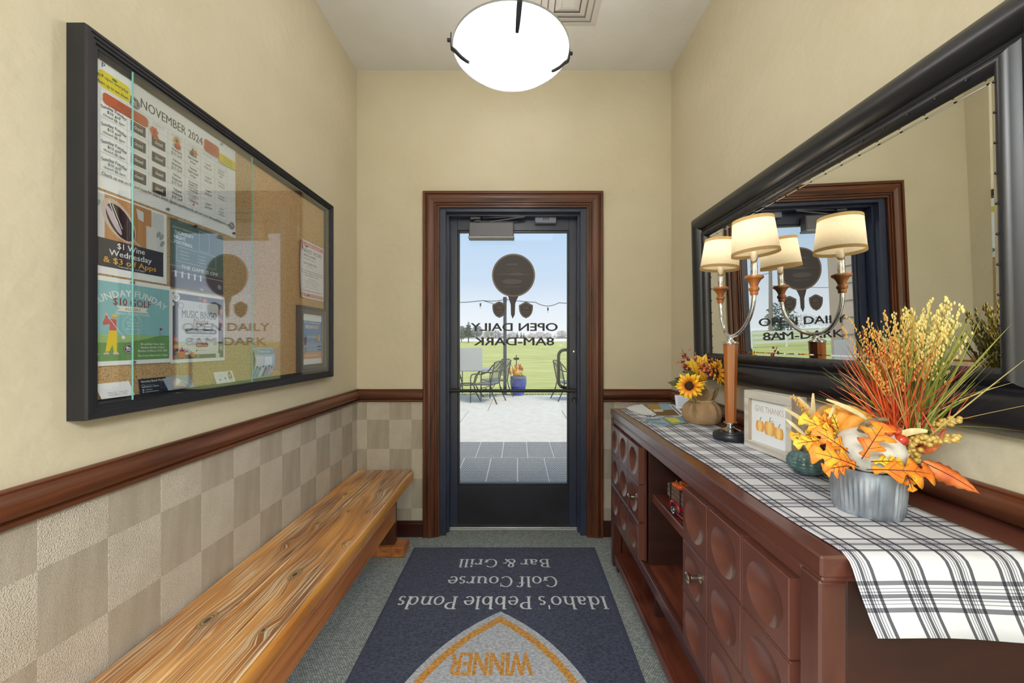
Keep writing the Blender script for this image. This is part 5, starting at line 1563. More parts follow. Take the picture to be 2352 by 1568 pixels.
for pts_, w_ in (([(1872, 985, .93), (1866, 940, .94), (1868, 903, .95)], .012), ([(1878, 980, .93), (1862, 940, .93), (1832, 912, .93)], .014), ([(1870, 985, .9), (1840, 960, .9), (1802, 938, .9)], .010),
                 ([(1990, 962, .84), (1960, 938, .84), (1898, 917, .84)], .010), ([(2050, 1012, .80), (2080, 985, .80), (2130, 990, .79)], .016), ([(1905, 960, .86), (1912, 935, .86), (1925, 925, .86)], .008), ([(1850, 1000, .88), (1822, 975, .88), (1805, 962, .88)], .008)):
    m = MB(); P_ = [at(*p) for p in pts_]
    full = []
    for k in range(9):
        t = k / 8
        full.append(P_[0] * (1 - t) ** 2 + P_[1] * 2 * t * (1 - t) + P_[2] * t * t)
    m.tube(full, [w_ * .5 * (.35 + .65 * math.sin(PI * (.12 + .86 * k / 8))) for k in range(9)], 6, flat=.18); part('corn_husk', m, HUSK, bk, True)
rnd = random.Random(3)
BERR = pm('berry_red', (170, 38, 26), (206, 84, 36), ns=30, rough=.22, coat=.4)
for px_, py_, d_, r_ in ((2046, 985, .80, .0105), (2038, 994, .80, .0095), (2058, 990, .80, .0095), (2070, 1010, .79, .0125), (2110, 965, .84, .0105), (2136, 957, .83, .0115), (2150, 962, .83, .0115), (2126, 972, .83, .010), (2142, 972, .83, .009), (2095, 992, .82, .009), (2048, 917, .92, .008), (2012, 933, .93, .008), (2106, 980, .83, .009)):
    m = MB(); m.sphere(at(px_, py_, d_), r_, 14, 10, sc=(1, 1, .9)); part('red_berry', m, BERR, bk, True)
GRB = pm('berry_olive', (176, 146, 62), (200, 170, 96), ns=25, rough=.3, coat=.3)
def berry_spray(a, b, n, w, r_):
    m = MB(); A, B = at(*a), at(*b)
    m.tube([A, B], .0015, 5)
    for k in range(n):
        t = rnd.random() * .95 + .05
        q = A.lerp(B, t) + Vector((rnd.uniform(-w, w), rnd.uniform(-w, w), rnd.uniform(-w, w))) * (1 - .5 * t)
        m.sphere(q, r_ * rnd.uniform(.8, 1.15), 9, 7)
    return part('berry_spray', m, GRB, bk, True)
berry_spray((2085, 1050, .80), (2112, 1000, .80), 34, .014, .0052); berry_spray((2108, 1012, .80), (2206, 1006, .76), 40, .010, .0052); berry_spray((2135, 984, .82), (2202, 962, .78), 28, .009, .0054); berry_spray((2100, 1040, .80), (2100, 1062, .80), 10, .012, .005)
# ornamental grass
GC = [pm('grass_orange', (206, 84, 30), rough=.6), pm('grass_red', (164, 44, 26), rough=.6), pm('grass_green', (128, 132, 48), rough=.6), pm('grass_olive', (96, 104, 44), rough=.6), pm('grass_straw', (206, 186, 118), rough=.7)]
m = MB()
def blade(m, a, b, bend, w, n=6):
    a, b = Vector(a), Vector(b); d = b - a
    side = d.cross(Vector((rnd.uniform(-1, 1), -1, rnd.uniform(-.3, .3)))).normalized()
    vs, fs = [], []
    for k in range(n + 1):
        t = k / n
        p = a + d * t + Vector(bend) * (t * t)
        ww = w * (1 - t) ** .6 * .5 + .00015
        vs += [p - side * ww, p + side * ww]
    for k in range(n): fs.append((2 * k, 2 * k + 1, 2 * k + 3, 2 * k + 2))
    m.add(vs, fs)
GB0 = at(2084, 990, .845)
def fan(n, cols, spread_x, top, w, cx_=0.0, lean=(0, 0, 0)):
    for k in range(n):
        m.m = rnd.choice(cols)
        a = GB0 + Vector((rnd.gauss(0, .012) + cx_, rnd.gauss(0, .015), rnd.uniform(-.03, .01)))
        q = rnd.gauss(0, 1)
        b = GB0 + Vector((cx_ * 2 + q * spread_x * .55 + lean[0], rnd.gauss(0, .055) - .01 + lean[1], top * rnd.uniform(.55, 1.0) - abs(q) * .03))
        b.x = min(b.x, .945)
        blade(m, a, b, (rnd.gauss(0, .012), rnd.gauss(0, .012), -abs(rnd.gauss(0, .01))), w * rnd.uniform(.6, 1.2))
fan(170, (2, 2, 3, 2, 4), .085, .30, .0042); fan(130, (0, 0, 1), .075, .25, .0030, -.028); fan(60, (1, 0), .12, .20, .0026, .01); fan(40, (4, 3), .15, .22, .0022); fan(40, (2,), .10, .29, .005, .02)
for k in range(34):       # wild outer blades
    m.m = rnd.choice((4, 1, 0, 2)); q = rnd.choice((-1, 1))
    b = GB0 + Vector((q * rnd.uniform(.06, .15), rnd.uniform(-.12, .07), rnd.uniform(.06, .22))); b.x = min(b.x, .95)
    blade(m, GB0, b, (q * .02, -.02, -rnd.uniform(.0, .05)), .0022, 8)
part('grass_spray', m, GC, bk, kind='stuff')
SEED = [pm('seed_cream', (226, 206, 128), rough=.7), pm('seed_gold', (206, 158, 74), rough=.7), pm('seed_ivory', (228, 222, 176), rough=.7)]
m = MB()
octv = [(1, 0, 0), (-1, 0, 0), (0, 1, 0), (0, -1, 0), (0, 0, 1), (0, 0, -1)]
octf = [(0, 2, 4), (2, 1, 4), (1, 3, 4), (3, 0, 4), (2, 0, 5), (1, 2, 5), (3, 1, 5), (0, 3, 5)]
def seedhead(base, tip_, mi, n, w, r_):
    m.m = mi
    for k in range(n):
        t = k / n
        p = base.lerp(tip_, t) + Vector((rnd.gauss(0, w), rnd.gauss(0, w), 0)) * (1 - .6 * t)
        s_ = r_ * rnd.uniform(.7, 1.2)
        m.sphere(p, s_ * .86, 6, 4, sc=(.85, .85, 1.7))
for k in range(30):
    q = rnd.uniform(-.115, -.015)
    tp_ = GB0 + Vector((q, rnd.gauss(0, .04), rnd.uniform(.17, .285) - abs(q + .05) * .5)); seedhead(GB0.lerp(tp_, .55), tp_, 1, 32, .005, .0021)
for k in range(34):
    q = rnd.uniform(-.01, .085)
    tp_ = GB0 + Vector((q, rnd.gauss(0, .04), rnd.uniform(.19, .30))); tp_.x = min(tp_.x, .94); seedhead(GB0.lerp(tp_, .5), tp_, 0, 46, .0065, .0029)
for k in range(8):
    tp_ = GB0 + Vector((rnd.uniform(.05, .095), rnd.gauss(0, .03), rnd.uniform(.20, .27))); tp_.x = min(tp_.x, .94); seedhead(GB0.lerp(tp_, .6), tp_, 2, 34, .003, .0031)
for (a, b) in (((1862, 962, .9), (1818, 905, .92)), ((1866, 960, .9), (1830, 918, .9)), ((2065, 985, .86), (2062, 925, .87)), ((2060, 985, .85), (2048, 940, .86))): seedhead(at(*a), at(*b), 1, 26, .005, .003)
part('seed_heads', m, SEED, bk, True, kind='stuff')

# ------------------------------------------------------------------ sunflower bouquet in burlap
SC = Vector((.872, 1.80, SZ + .004))
sf = thing('sunflower_bouquet', SC, 'artificial sunflowers and berries in a burlap wrapped pot', 'bouquet')
BUR = pm('burlap', (184, 152, 114), (150, 120, 88), scale=(1, 1, 1), ns=520, det=2, rough=.95, bs=300, bstr=.5)
m = MB(); n = 72
prof = [(.0, .001), (.070, .001), (.080, .010), (.086, .035), (.084, .060), (.074, .082), (.058, .098), (.050, .104), (.052, .110), (.060, .125), (.064, .134), (.068, .146), (.070, .152)]
vs, fs = [], []
for j in range(n):
    a = 2 * PI * j / n
    for k, (r_, z_) in enumerate(prof):
        f = 1 + (.055 * math.sin(a * 9 + .5) + .02 * math.sin(a * 14)) * min(1, max(0, (z_ - .02) / .06)) 
        vs.append((r_ * f * math.cos(a), r_ * f * math.sin(a), z_ + (.022 * math.sin(a * 3 + 4.0) * (k - 9) / 3 if k > 9 else 0)))
k_ = len(prof)
for j in range(n):
    for k in range(k_ - 1): fs.append((j * k_ + k, ((j + 1) % n) * k_ + k, ((j + 1) % n) * k_ + k + 1, j * k_ + k + 1))
m.add(vs, fs, Matrix.Translation(SC)); part('burlap_wrap', m, BUR, sf, True)
RAF = pm('raffia', (206, 186, 142), (184, 160, 112), scale=(1, 1, .2), ns=60, rough=.8)
m = MB(); m.lathe([(.052, .100), (.0545, .102), (.0545, .108), (.052, .110)], 30, Matrix.Translation(SC), close=True)
kx, ky, kz = SC.x - .048, SC.y - .03, SC.z + .105
for dx, dy, dz in ((-.010, -.03, -.085), (.000, -.035, -.09), (.012, -.04, -.08), (-.02, -.02, -.07)):
    m.tube([(kx, ky, kz), (kx + dx * .4 - .015, ky + dy * .6 - .01, kz + dz * .4), (kx + dx - .012, ky + dy, kz + dz)], [.003, .004, .0025], 5, flat=.35)
for q in (-1, 1): m.tube([(kx, ky, kz), (kx - .012, ky - q * .035, kz + .022), (kx - .006, ky - q * .055, kz + .006), (kx, ky, kz)], .0028, 5, flat=.4)
part('raffia_bow', m, RAF, sf, True)
def petal_mat():
    m, nt, b = newmat('petal')
    N, L = nt.nodes, nt.links
    tc = N.new('ShaderNodeTexCoord'); sp = N.new('ShaderNodeSeparateXYZ'); mr_ = N.new('ShaderNodeMapRange'); rp = N.new('ShaderNodeValToRGB')
    mr_.inputs['From Min'].default_value = .016; mr_.inputs['From Max'].default_value = .054
    L.new(tc.outputs['Object'], sp.inputs[0]); L.new(sp.outputs['Y'], mr_.inputs['Value']); L.new(mr_.outputs[0], rp.inputs[0])
    rp.color_ramp.elements[0].color = lin((196, 84, 16)); rp.color_ramp.elements[1].color = lin((246, 204, 40))
    e_ = rp.color_ramp.elements.new(.45); e_.color = lin((238, 160, 24))
    L.new(rp.outputs[0], b.inputs['Base Color']); b.inputs['Roughness'].default_value = .6
    return m
PET = petal_mat()
def petal_mesh():
    mb = MB(); n = 7; vs, fs = [], []
    for i in range(n + 1):
        t = i / n; w = .0066 * math.sin(PI * (.10 + .90 * t)) ** .75 + .0004
        for q in (-1, 0, 1): vs.append((q * w, .016 + .040 * t, .010 * math.sin(t * 2.6) - .002 * abs(q)))
    for i in range(n):
        for j in range(2): fs.append((i * 3 + j, i * 3 + j + 1, i * 3 + 4 + j, i * 3 + 3 + j))
    mb.add(vs, fs)
    return mesh_from(mb, 'petal', PET, True)
PETM = petal_mesh()
def sunflower(c, nrm, sc_=1.0):
    R = Vector(nrm).normalized().to_track_quat('Z', 'Y').to_matrix().to_4x4()
    mb = MB(); mb.lathe([(0, .012), (.008, .013), (.016, .010), (.021, .004), (.018, -.006), (0, -.008)], 22)
    me = mesh_from(mb, 'sunflower', pm('sunflower_disc', (70, 40, 18), (34, 20, 10), ns=260, rough=.95, bs=300, bstr=.8), True)
    o = bpy.data.objects.new('sunflower', me); COL.objects.link(o); o.parent = sf
    o.location = Vector(c) - wloc(sf); o.rotation_euler = R.to_euler(); o.scale = (sc_,) * 3
    for k in range(26):
        a = 2 * PI * k / 13 + (k // 13) * .24
        share('petal', PETM, o, (0, 0, .003 if k < 13 else -.003), (0.15 + .25 * rnd.random() - (.2 if k >= 13 else 0), rnd.uniform(-.1, .1), a), (1, rnd.uniform(.85, 1.1), 1))
sunflower(at(1584, 886, 1.70), (-.62, -.78, .10), 1.12)
sunflower(at(1642, 856, 1.76), (.55, -.75, .30), 1.05)
sunflower(at(1601, 879, 1.77), (-.2, -.9, .4), .7)
GRL = pm('leaf_green', (72, 84, 44), (112, 116, 66), ns=20, rough=.6)
for (x0, y0, d0, x1, y1, d1_, w_, mt) in ((1590, 890, 1.80, 1533, 878, 1.74, .052, GRL), (1590, 880, 1.82, 1548, 868, 1.78, .04, GRL), (1600, 865, 1.80, 1587, 822, 1.78, .050, LY), (1625, 850, 1.82, 1600, 815, 1.84, .05, LY), (1625, 850, 1.80, 1608, 830, 1.78, .04, LY), (1640, 850, 1.84, 1655, 828, 1.84, .05, LY),
                                          (1650, 875, 1.80, 1684, 858, 1.76, .03, GRL), (1650, 878, 1.80, 1686, 870, 1.74, .036, GRL), (1590, 850, 1.8, 1574, 828, 1.8, .045, LY), (1610, 850, 1.80, 1622, 812, 1.80, .04, LY), (1600, 870, 1.78, 1570, 850, 1.78, .04, GRL), (1620, 875, 1.75, 1608, 852, 1.72, .035, LY)):
    leaf('leaf', sf, at(x0, y0, d0), at(x1, y1, d1_), w_, mt, 'lance', up=(-.5, -.8, .3), sag=.08)
BPK = [pm('berry_salmon', (204, 116, 76), rough=.3, coat=.3), pm('berry_wine', (96, 26, 30), rough=.3, coat=.3), pm('berry_rust', (190, 82, 48), rough=.3, coat=.3)]
def spray(a, b, n, w, r_, mats):
    m = MB(); A, B = at(*a), at(*b)
    for k in range(n):
        m.m = rnd.randrange(len(mats)); t = .1 + .9 * k / n
        m.sphere(A.lerp(B, t) + Vector((rnd.gauss(0, w), rnd.gauss(0, w), rnd.gauss(0, w * .6))), r_ * rnd.uniform(.8, 1.15), 9, 6)
    m.m = 1; m.tube([A, B], .0015, 5)
    part('berry_sprig', m, mats, sf, True)
spray((1590, 850, 1.80), (1566, 802, 1.80), 18, .010, .0058, BPK); spray((1585, 855, 1.80), (1564, 828, 1.78), 16, .009, .0055, BPK); spray((1615, 860, 1.80), (1612, 826, 1.78), 20, .013, .0058, BPK); spray((1625, 870, 1.74), (1620, 838, 1.74), 22, .013, .0066, [BPK[2], BPK[2], BPK[0]]); spray((1635, 850, 1.84), (1660, 822, 1.84), 14, .010, .0055, BPK); spray((1600, 850, 1.84), (1597, 808, 1.84), 3, .003, .0085, [BPK[0]] * 2); spray((1630, 850, 1.84), (1632, 822, 1.84), 12, .012, .0055, BPK)
spray((1578, 860, 1.80), (1574, 846, 1.78), 8, .008, .0055, [BPK[1]] * 2)
# ------------------------------------------------------------------ toy truck in the open bay
tk_at = Vector((.640, 1.374, .6555))
tk = thing('toy_truck', tk_at, 'small red toy pickup truck loaded with pumpkins on the sideboard shelf', 'toy truck', rotz=.10)
TRED = pm('truck_red', (128, 16, 30), rough=.28, coat=.6)
TW = pm('truck_wood', (112, 88, 72), (86, 66, 54), scale=(30, 4, 30), ns=4, rough=.8)
m = MB(); m.box(-.036, .036, -.120, .122, .018, .030, .004); part('chassis', m, IRON, tk, world=False)
m = MB(); m.box(-.034, .034, .002, .124, .030, .056, .005); part('bed', m, TRED, tk, world=False)
m = MB(); m.add([(-.034, -.052, .028), (-.034, .002, .028), (-.034, .002, .092), (-.034, -.010, .098), (-.034, -.036, .098), (-.034, -.052, .070)], [(0, 1, 2, 3, 4, 5)]); m.v += [(.034, p[1], p[2]) for p in m.v[:6]]; m.f += [(11, 10, 9, 8, 7, 6)] + [(k, (k + 1) % 6, 6 + (k + 1) % 6, 6 + k) for k in range(6)]; m.mi = [0] * len(m.f)
part('cab', m, TRED, tk, world=False)
m = MB(); m.box(-.026, .026, -.122, -.050, .028, .066, .010); part('hood', m, TRED, tk, world=False)
for s_ in (-1, 1):
    m = MB(); m.box(s_ * .0345 - .001, s_ * .0345 + .001, -.040, -.006, .066, .090, 0); part('side_window', m, pm('toy_window', (150, 160, 170), rough=.1), tk, world=False)
    for k in range(3):
        m = MB(); m.box(s_ * .036 - .002, s_ * .036 + .002, .004, .126, .058 + .017 * k, .073 + .017 * k, .0012); part('side_slat', m, TW, tk, world=False)
    for k in (.028, .098):
        m = MB(); m.box(s_ * .039 - .0015, s_ * .039 + .0015, k - .003, k + .003, .050, .110); part('stake', m, IRON, tk, world=False)
    for y_ in (.076, -.086):
        R = Matrix.Translation((s_ * .036, y_, .021)) @ Matrix.Rotation(PI / 2 * s_, 4, 'Y')
        m = MB(); m.lathe([(0, -.006), (.019, -.006), (.0205, -.003), (.0205, .003), (.019, .006), (.013, .006)], 22, R); w_ = part('tyre', m, IRON, tk, True, world=False)
        m = MB(); m.lathe([(0, .008), (.004, .0075), (.005, .005), (.011, .005), (.0135, .007), (.0135, .004)], 18, R); part('hub', m, CHROME, w_, True, world=False)
        m = MB(); pts = [(s_ * .034, y_ + .030 * math.cos(t), .020 + .030 * math.sin(t)) for t in [PI * (.02 + .96 * q / 12) for q in range(13)]]
        m.tube(pts, .0075, 8, flat=1.0); part('fender', m, TRED, tk, True, world=False)
m = MB(); m.box(.030, .044, -.060, .048, .014, .020, .002); m.box(-.044, -.030, -.060, .048, .014, .020, .002); part('running_board', m, TRED, tk, world=False)
for k in range(3):
    m = MB(); m.box(-.034, .034, .122, .126, .058 + .017 * k, .073 + .017 * k, .0012); part('tail_slat', m, TW, tk, world=False)
PORG = pm('toy_pumpkin', (206, 96, 28), (186, 70, 20), ns=20, rough=.5)
for x_, y_, z_, r_ in ((-.016, .100, .104, .017), (.014, .095, .106, .017), (-.018, .062, .110, .018), (.014, .058, .112, .018), (-.010, .030, .104, .018), (.018, .025, .102, .016), (0, .078, .118, .014)):
    m = MB(); pumpkin(m, (x_, y_, z_), r_, r_ * .8, 7, n=28, m_=8); p_ = part('load_pumpkin', m, PORG, tk, True, world=False)
    m = MB(); m.tube([(x_, y_, z_ + r_ * .6), (x_ + .002, y_, z_ + r_ * 1.15)], [.0025, .0018], 6); part('stem', m, STEM, p_, world=False)
# ------------------------------------------------------------------ brochures at the far end
def brochure(corners, z, cols, label, th=.0012, text=None, name='brochure'):
    """flat leaflet given by four image corners on the table plane: near-left, near-right, far-right, far-left"""
    P = [on_z(px_, py_, z) for px_, py_ in corners]
    ctr = sum((p for p in P), Vector()) / 4
    r = thing(name, (ctr.x, ctr.y, z), label, 'brochure')
    mb = MB(); mb.add([(p.x, p.y, z) for p in P] + [(p.x, p.y, z + th) for p in P], [(3, 2, 1, 0), (4, 5, 6, 7), (0, 1, 5, 4), (1, 2, 6, 5), (2, 3, 7, 6), (3, 0, 4, 7)])
    part('paper', mb, flat(cols[0], .35), r)
    if len(cols) > 1:
        def fn(u, v, h):
            a = P[0].lerp(P[1], u); b = P[3].lerp(P[2], u); q = a.lerp(b, v); return (q.x, q.y, z + th + h)
        c = Canvas(fn)
        for (u0, v0, u1, v1, col) in cols[1:]: c.rect(u0, v0, u1, v1, col)
        if text: c.text(text[0], text[1], text[2], text[3], text[4], width=text[5])
        c.done('leaflet_print', r)
z0 = SZ + .0035
fanp = [((1498, 956), (1508, 952), (1474, 928), (1466, 930)), ((1488, 954), (1502, 953), (1466, 929), (1456, 931)), ((1474, 952), (1492, 954), (1456, 931), (1444, 934)), ((1462, 948), (1480, 953), (1448, 933), (1438, 937))]
for k, q in enumerate(fanp):
    brochure(q, z0 + .0015 * (4 - k), [(232, 234, 238), (.05, .05, .95, .12, (196, 198, 206))], ('white leaflet on top of the fan beside the landscape brochure', 'second white leaflet of the fan on the sideboard end', 'third white leaflet of the fan on the sideboard end', 'lowest white leaflet of the fan nearest the sideboard edge')[k], name='leaflet')
brochure([(1503, 955), (1560, 954), (1535, 928), (1487, 929)], z0 + .001, [(214, 206, 196), (0, .0, 1, .45, (112, 86, 44)), (0, .42, .6, 1, (170, 140, 60)), (.5, .45, 1, 1, (150, 178, 204)), (.1, .3, .5, .5, (206, 200, 190))], 'brochure with a golden landscape photo beside the white leaflets')
brochure([(1562, 955), (1578, 955), (1548, 929), (1536, 929)], z0 + .001, [(232, 233, 238), (.2, .1, .5, .9, (96, 100, 120))], 'white brochure with a dark printed title behind the sunflower pot')
brochure([(1474, 969), (1522, 966), (1520, 957), (1488, 957)], z0 + .001, [(150, 168, 180), (.1, .1, .9, .5, (112, 132, 142)), (.3, .55, .8, .9, (190, 202, 208))], 'grey-blue leaflet lying flat in front of the fan')
brochure([(1545, 975), (1588, 970), (1566, 957), (1520, 959)], z0 + .0022, [(128, 152, 110), (.1, .2, .6, .9, (206, 206, 90)), (.6, .1, .95, .8, (120, 160, 196))], 'green leaflet with a yellow patch at the foot of the sunflower pot')
brochure([(1486, 972), (1528, 978), (1548, 966), (1508, 962)], z0, [(140, 172, 196), (.1, .1, .9, .4, (110, 146, 166))], 'light blue leaflet half under the green one')
# leaning appointment cards
r = thing('appointment_card', (.735, 2.05, SZ + .0036), 'white handwritten card propped behind the sunflower pot', 'card')
P = [on_z(1553, 938, SZ + .004), on_z(1590, 940, SZ + .004)]
up_ = Vector((0, .02, .075))
mb = MB(); mb.add([P[0], P[1], P[1] + up_, P[0] + up_, P[0] + Vector((0, .001, 0)), P[1] + Vector((0, .001, 0)), P[1] + up_ + Vector((0, .001, 0)), P[0] + up_ + Vector((0, .001, 0))], [(0, 1, 2, 3), (7, 6, 5, 4), (0, 4, 5, 1), (1, 5, 6, 2), (2, 6, 7, 3), (3, 7, 4, 0)])
part('card_stock', mb, flat((226, 232, 242)), r)
c = Canvas(lambda u, v, h: tuple(P[0].lerp(P[1], u) + up_ * v + Vector((0, -h, 0))))
for k in range(6): c.rect(.15, .2 + .12 * k, .8 - .1 * (k % 2), .23 + .12 * k, (150, 160, 184))
c.done('card_print', r)
# ------------------------------------------------------------------ vinyl on the door glass (read from outside)
VIN = pm('vinyl_dark', (68, 62, 64), rough=.6)
VINT = pm('vinyl_letter', (54, 52, 52), rough=.6)
VINL = pm('vinyl_mid', (92, 86, 88), rough=.6)
VINB = pm('vinyl_brown', (128, 112, 98), rough=.6)
YG = YD + .0185
def gx(px): return (px - CX) * YG / F
def gz(py): return EYE - (py - CY) * YG / F
dc = Canvas(lambda x, y, h: (x, YG - h, y), step=.00008, h0=.0002)
pcx, pcz, pr = gx(1179.5), gz(632), (gx(1229) - gx(1130)) / 2
outline = [(pcx + pr * math.cos(t), pcz + pr * math.sin(t)) for t in [math.radians(-76 + 332 * k / 48) for k in range(49)]]
dc.poly(outline, VIN)
hd = [(gx(1167), gz(680)), (gx(1191), gz(680)), (gx(1187), gz(688)), (gx(1183.5), gz(697)), (gx(1182.5), gz(722)), (gx(1177.5), gz(732)), (gx(1173.5), gz(722)), (gx(1173), gz(699)), (gx(1170), gz(690))]
dc.poly(list(reversed(hd)), VIN)
dc.ring(pcx, pcz, pr * .99, pr * .06, VINB, 48)
for k in range(14):          # sunrise rays and field lines of the emblem
    a = math.radians(8 + 164 * k / 13)
    dc.line([(pcx - .02 + .025 * math.cos(a), pcz + .006 + .025 * math.sin(a)), (pcx + pr * .74 * math.cos(a), pcz + pr * .62 * math.sin(a))], .0022, VINL)
dc.rect(pcx - pr * .75, pcz + .001, pcx + pr * .75, pcz + .005, VINL); dc.poly(ell(pcx + .015, pcz + .008, .055, .010, 0), VINL); dc.poly(ell(pcx - .01, pcz - .045, .07, .018, 0), VINL)
dc.rect(pcx - .065, pcz - .085, pcx + .05, pcz - .079, VINL); dc.rect(pcx - .05, pcz + .072, pcx + .03, pcz + .084, VINL)
def crest(px0, px1, py0, py1):
    x0, x1, z1, z0 = gx(px0), gx(px1), gz(py0), gz(py1); w = (x1 - x0) / 2; xm = (x0 + x1) / 2; h = z1 - z0
    half = [(0, 1), (.35, .95), (.7, .86), (1, .80), (1, .62), (.95, .45), (.80, .27), (.50, .11), (0, 0)]
    def P(k): return [(xm + a * w * k, z0 + h * .5 + (b - .5) * h * k) for a, b in half] + [(xm - a * w * k, z0 + h * .5 + (b - .5) * h * k) for a, b in reversed(half[1:-1])]
    dc.poly(P(1), VINT); dc.poly(P(.93), VINB); dc.poly(P(.82), VIN)
    dc.text('BEST', xm, z0 + h * .55, h * .13, VINB, width=-w * .75); dc.text('WINNER', xm, z0 + h * .36, h * .08, VINB, width=-w * 1.0); dc.rect(xm - w * .4, z0 + h * .27, xm + w * .4, z0 + h * .29, VINB); dc.rect(xm - w * .5, z0 + h * .74, xm + w * .5, z0 + h * .77, VINL)
crest(1131, 1163, 692, 730); crest(1192, 1224, 693, 731)
for dx_, dz_ in ((-.0026, 0), (0, .0012), (.0026, 0), (0, -.0012), (0, 0)):      # heavy strokes
    dc.text('OPEN DAILY', (gx(1081) + gx(1281)) / 2 + dx_, gz(759.5) + dz_, gz(741) - gz(759.5), VINT, width=-(gx(1281) - gx(1083)), res=7)
    dc.text('8AM-DARK', (gx(1088) + gx(1273)) / 2 + dx_, gz(792.5) + dz_, gz(774) - gz(792.5), VINT, width=-(gx(1273) - gx(1090)), res=7)
dc.done('window_vinyl', d1)
m = MB(); m.add([(gx(1056), YD + .0275, gz(851)), (gx(1107.5), YD + .0275, gz(851)), (gx(1107.5), YD + .0275, gz(799)), (gx(1056), YD + .0275, gz(799))], [(0, 1, 2, 3)]); part('paper_notice', m, fabric_shade('paper_sheet', (240, 241, 248), (246, 247, 252)), d1)

# ------------------------------------------------------------------ patio slabs (pieces of the pavement)
CONC = pm('concrete', (208, 202, 192), (218, 213, 204), ns=8, det=6, rough=.9, bs=60, bstr=.1)
CONC_N = CONC
m = MB(); m.box(-12, 12, 2.724, 9.75, -.12, -.045); pav = struct('pavement', m, pm('joint_sand', (96, 92, 88), rough=1), 'pale concrete patio outside the door')
ZP = -.02
def slab(x0, x1, y0, y1):
    mb = MB(); mb.box(x0 + .006, x1 - .006, y0 + .006, y1 - .006, -.06, ZP, .004); return part('slab', mb, CONC, pav)
for xs, y0, y1 in (((-11, -7.2, -4.4, -2.6, .86, 2.7, 5.5, 11), 2.73, 5.06), ((-11, -6.6, -3.9, -.978, .862, 3.7, 7, 11), 5.06, 7.48), ((-11, -8.4, -5.8, -3.2, -.60, 2.0, 4.6, 7.2, 11), 7.48, 9.74)):
    for a, b_ in zip(xs[:-1], xs[1:]): slab(a, b_, y0, y1)
# rubber link mats
RUB = None
def rubber():
    m, nt, b = newmat('rubber_holes')
    N, L = nt.nodes, nt.links
    tc = N.new('ShaderNodeTexCoord'); br = N.new('ShaderNodeTexBrick')
    br.inputs['Color1'].default_value = lin((70, 70, 70)); br.inputs['Color2'].default_value = lin((98, 98, 97)); br.inputs['Mortar'].default_value = lin((176, 177, 178))
    br.inputs['Scale'].default_value = 1; br.inputs['Brick Width'].default_value = .026; br.inputs['Row Height'].default_value = .026; br.inputs['Mortar Size'].default_value = .0055; br.inputs['Mortar Smooth'].default_value = .3
    L.new(tc.outputs['Object'], br.inputs['Vector']); L.new(br.outputs['Color'], b.inputs['Base Color'])
    bp = N.new('ShaderNodeBump'); bp.inputs['Strength'].default_value = .8; bp.inputs['Distance'].default_value = .008; L.new(br.outputs['Fac'], bp.inputs['Height']); L.new(bp.outputs[0], b.inputs['Normal'])
    b.inputs['Roughness'].default_value = .9; b.inputs['Specular IOR Level'].default_value = .1
    return m
RUB = rubber()
for lab, ny0, ny1, off in (('perforated rubber mat nearest the door outside', 3.20, 4.345, .07), ('second perforated rubber mat further out on the patio', 4.375, 5.06, -.115)):
    r = thing('rubber_mat', (0, (ny0 + ny1) / 2, ZP), lab, 'doormat')
    me_ = None
    x = -.99 + off
    while x < .95:
        mb = MB(); mb.box(x + .006, x + .299, ny0, ny1, ZP, ZP + .014, .003); part('mat_tile', mb, RUB, r)
        x += .305
    mb = MB(); mb.box(-.99 + off, x, ny0 - .01, ny1 + .01, ZP, ZP + .006); part('mat_base', mb, pm('rubber_light', (206, 207, 208), rough=.8), r)
# exterior skin of the building and the sided wing wall (seen in the mirror)
SIDE = pm('siding', (206, 190, 172), (214, 198, 180), scale=(1, 1, 8), ns=6, rough=.7)
m = MB()
m.box(-3.3, DX0, 2.726, 2.80, -.1, 3.4); m.box(DX1, 3.3, 2.726, 2.80, -.1, 3.4); m.box(DX0, DX1, 2.726, 2.80, DZ, 3.4)
struct('wall_outside', m, SIDE, 'outer face of the entrance wall')
m = MB(); m.box(-1.62, -1.30, 2.80, 3.96, -.1, 3.3); wg = struct('wall_wing', m, SIDE, 'tan lap sided wing wall outside left of the door')
z = -.06
while z < 3.25:
    mb = MB(); mb.add([(-1.30, 2.80, z), (-1.30, 3.84, z), (-1.284, 3.84, z), (-1.284, 2.80, z), (-1.30, 2.80, z + .17), (-1.30, 3.84, z + .17), (-1.296, 3.84, z + .17), (-1.296, 2.80, z + .17)], [(0, 1, 2, 3), (7, 6, 5, 4), (2, 6, 7, 3), (1, 5, 6, 2), (0, 4, 5, 1), (3, 7, 4, 0)])
    part('lap_board', mb, SIDE, wg); z += .17
m = MB(); m.box(-1.31, -1.272, 3.84, 3.975, -.1, 3.3, .004); part('corner_board', m, pm('corner_trim', (190, 174, 156), rough=.7), wg)
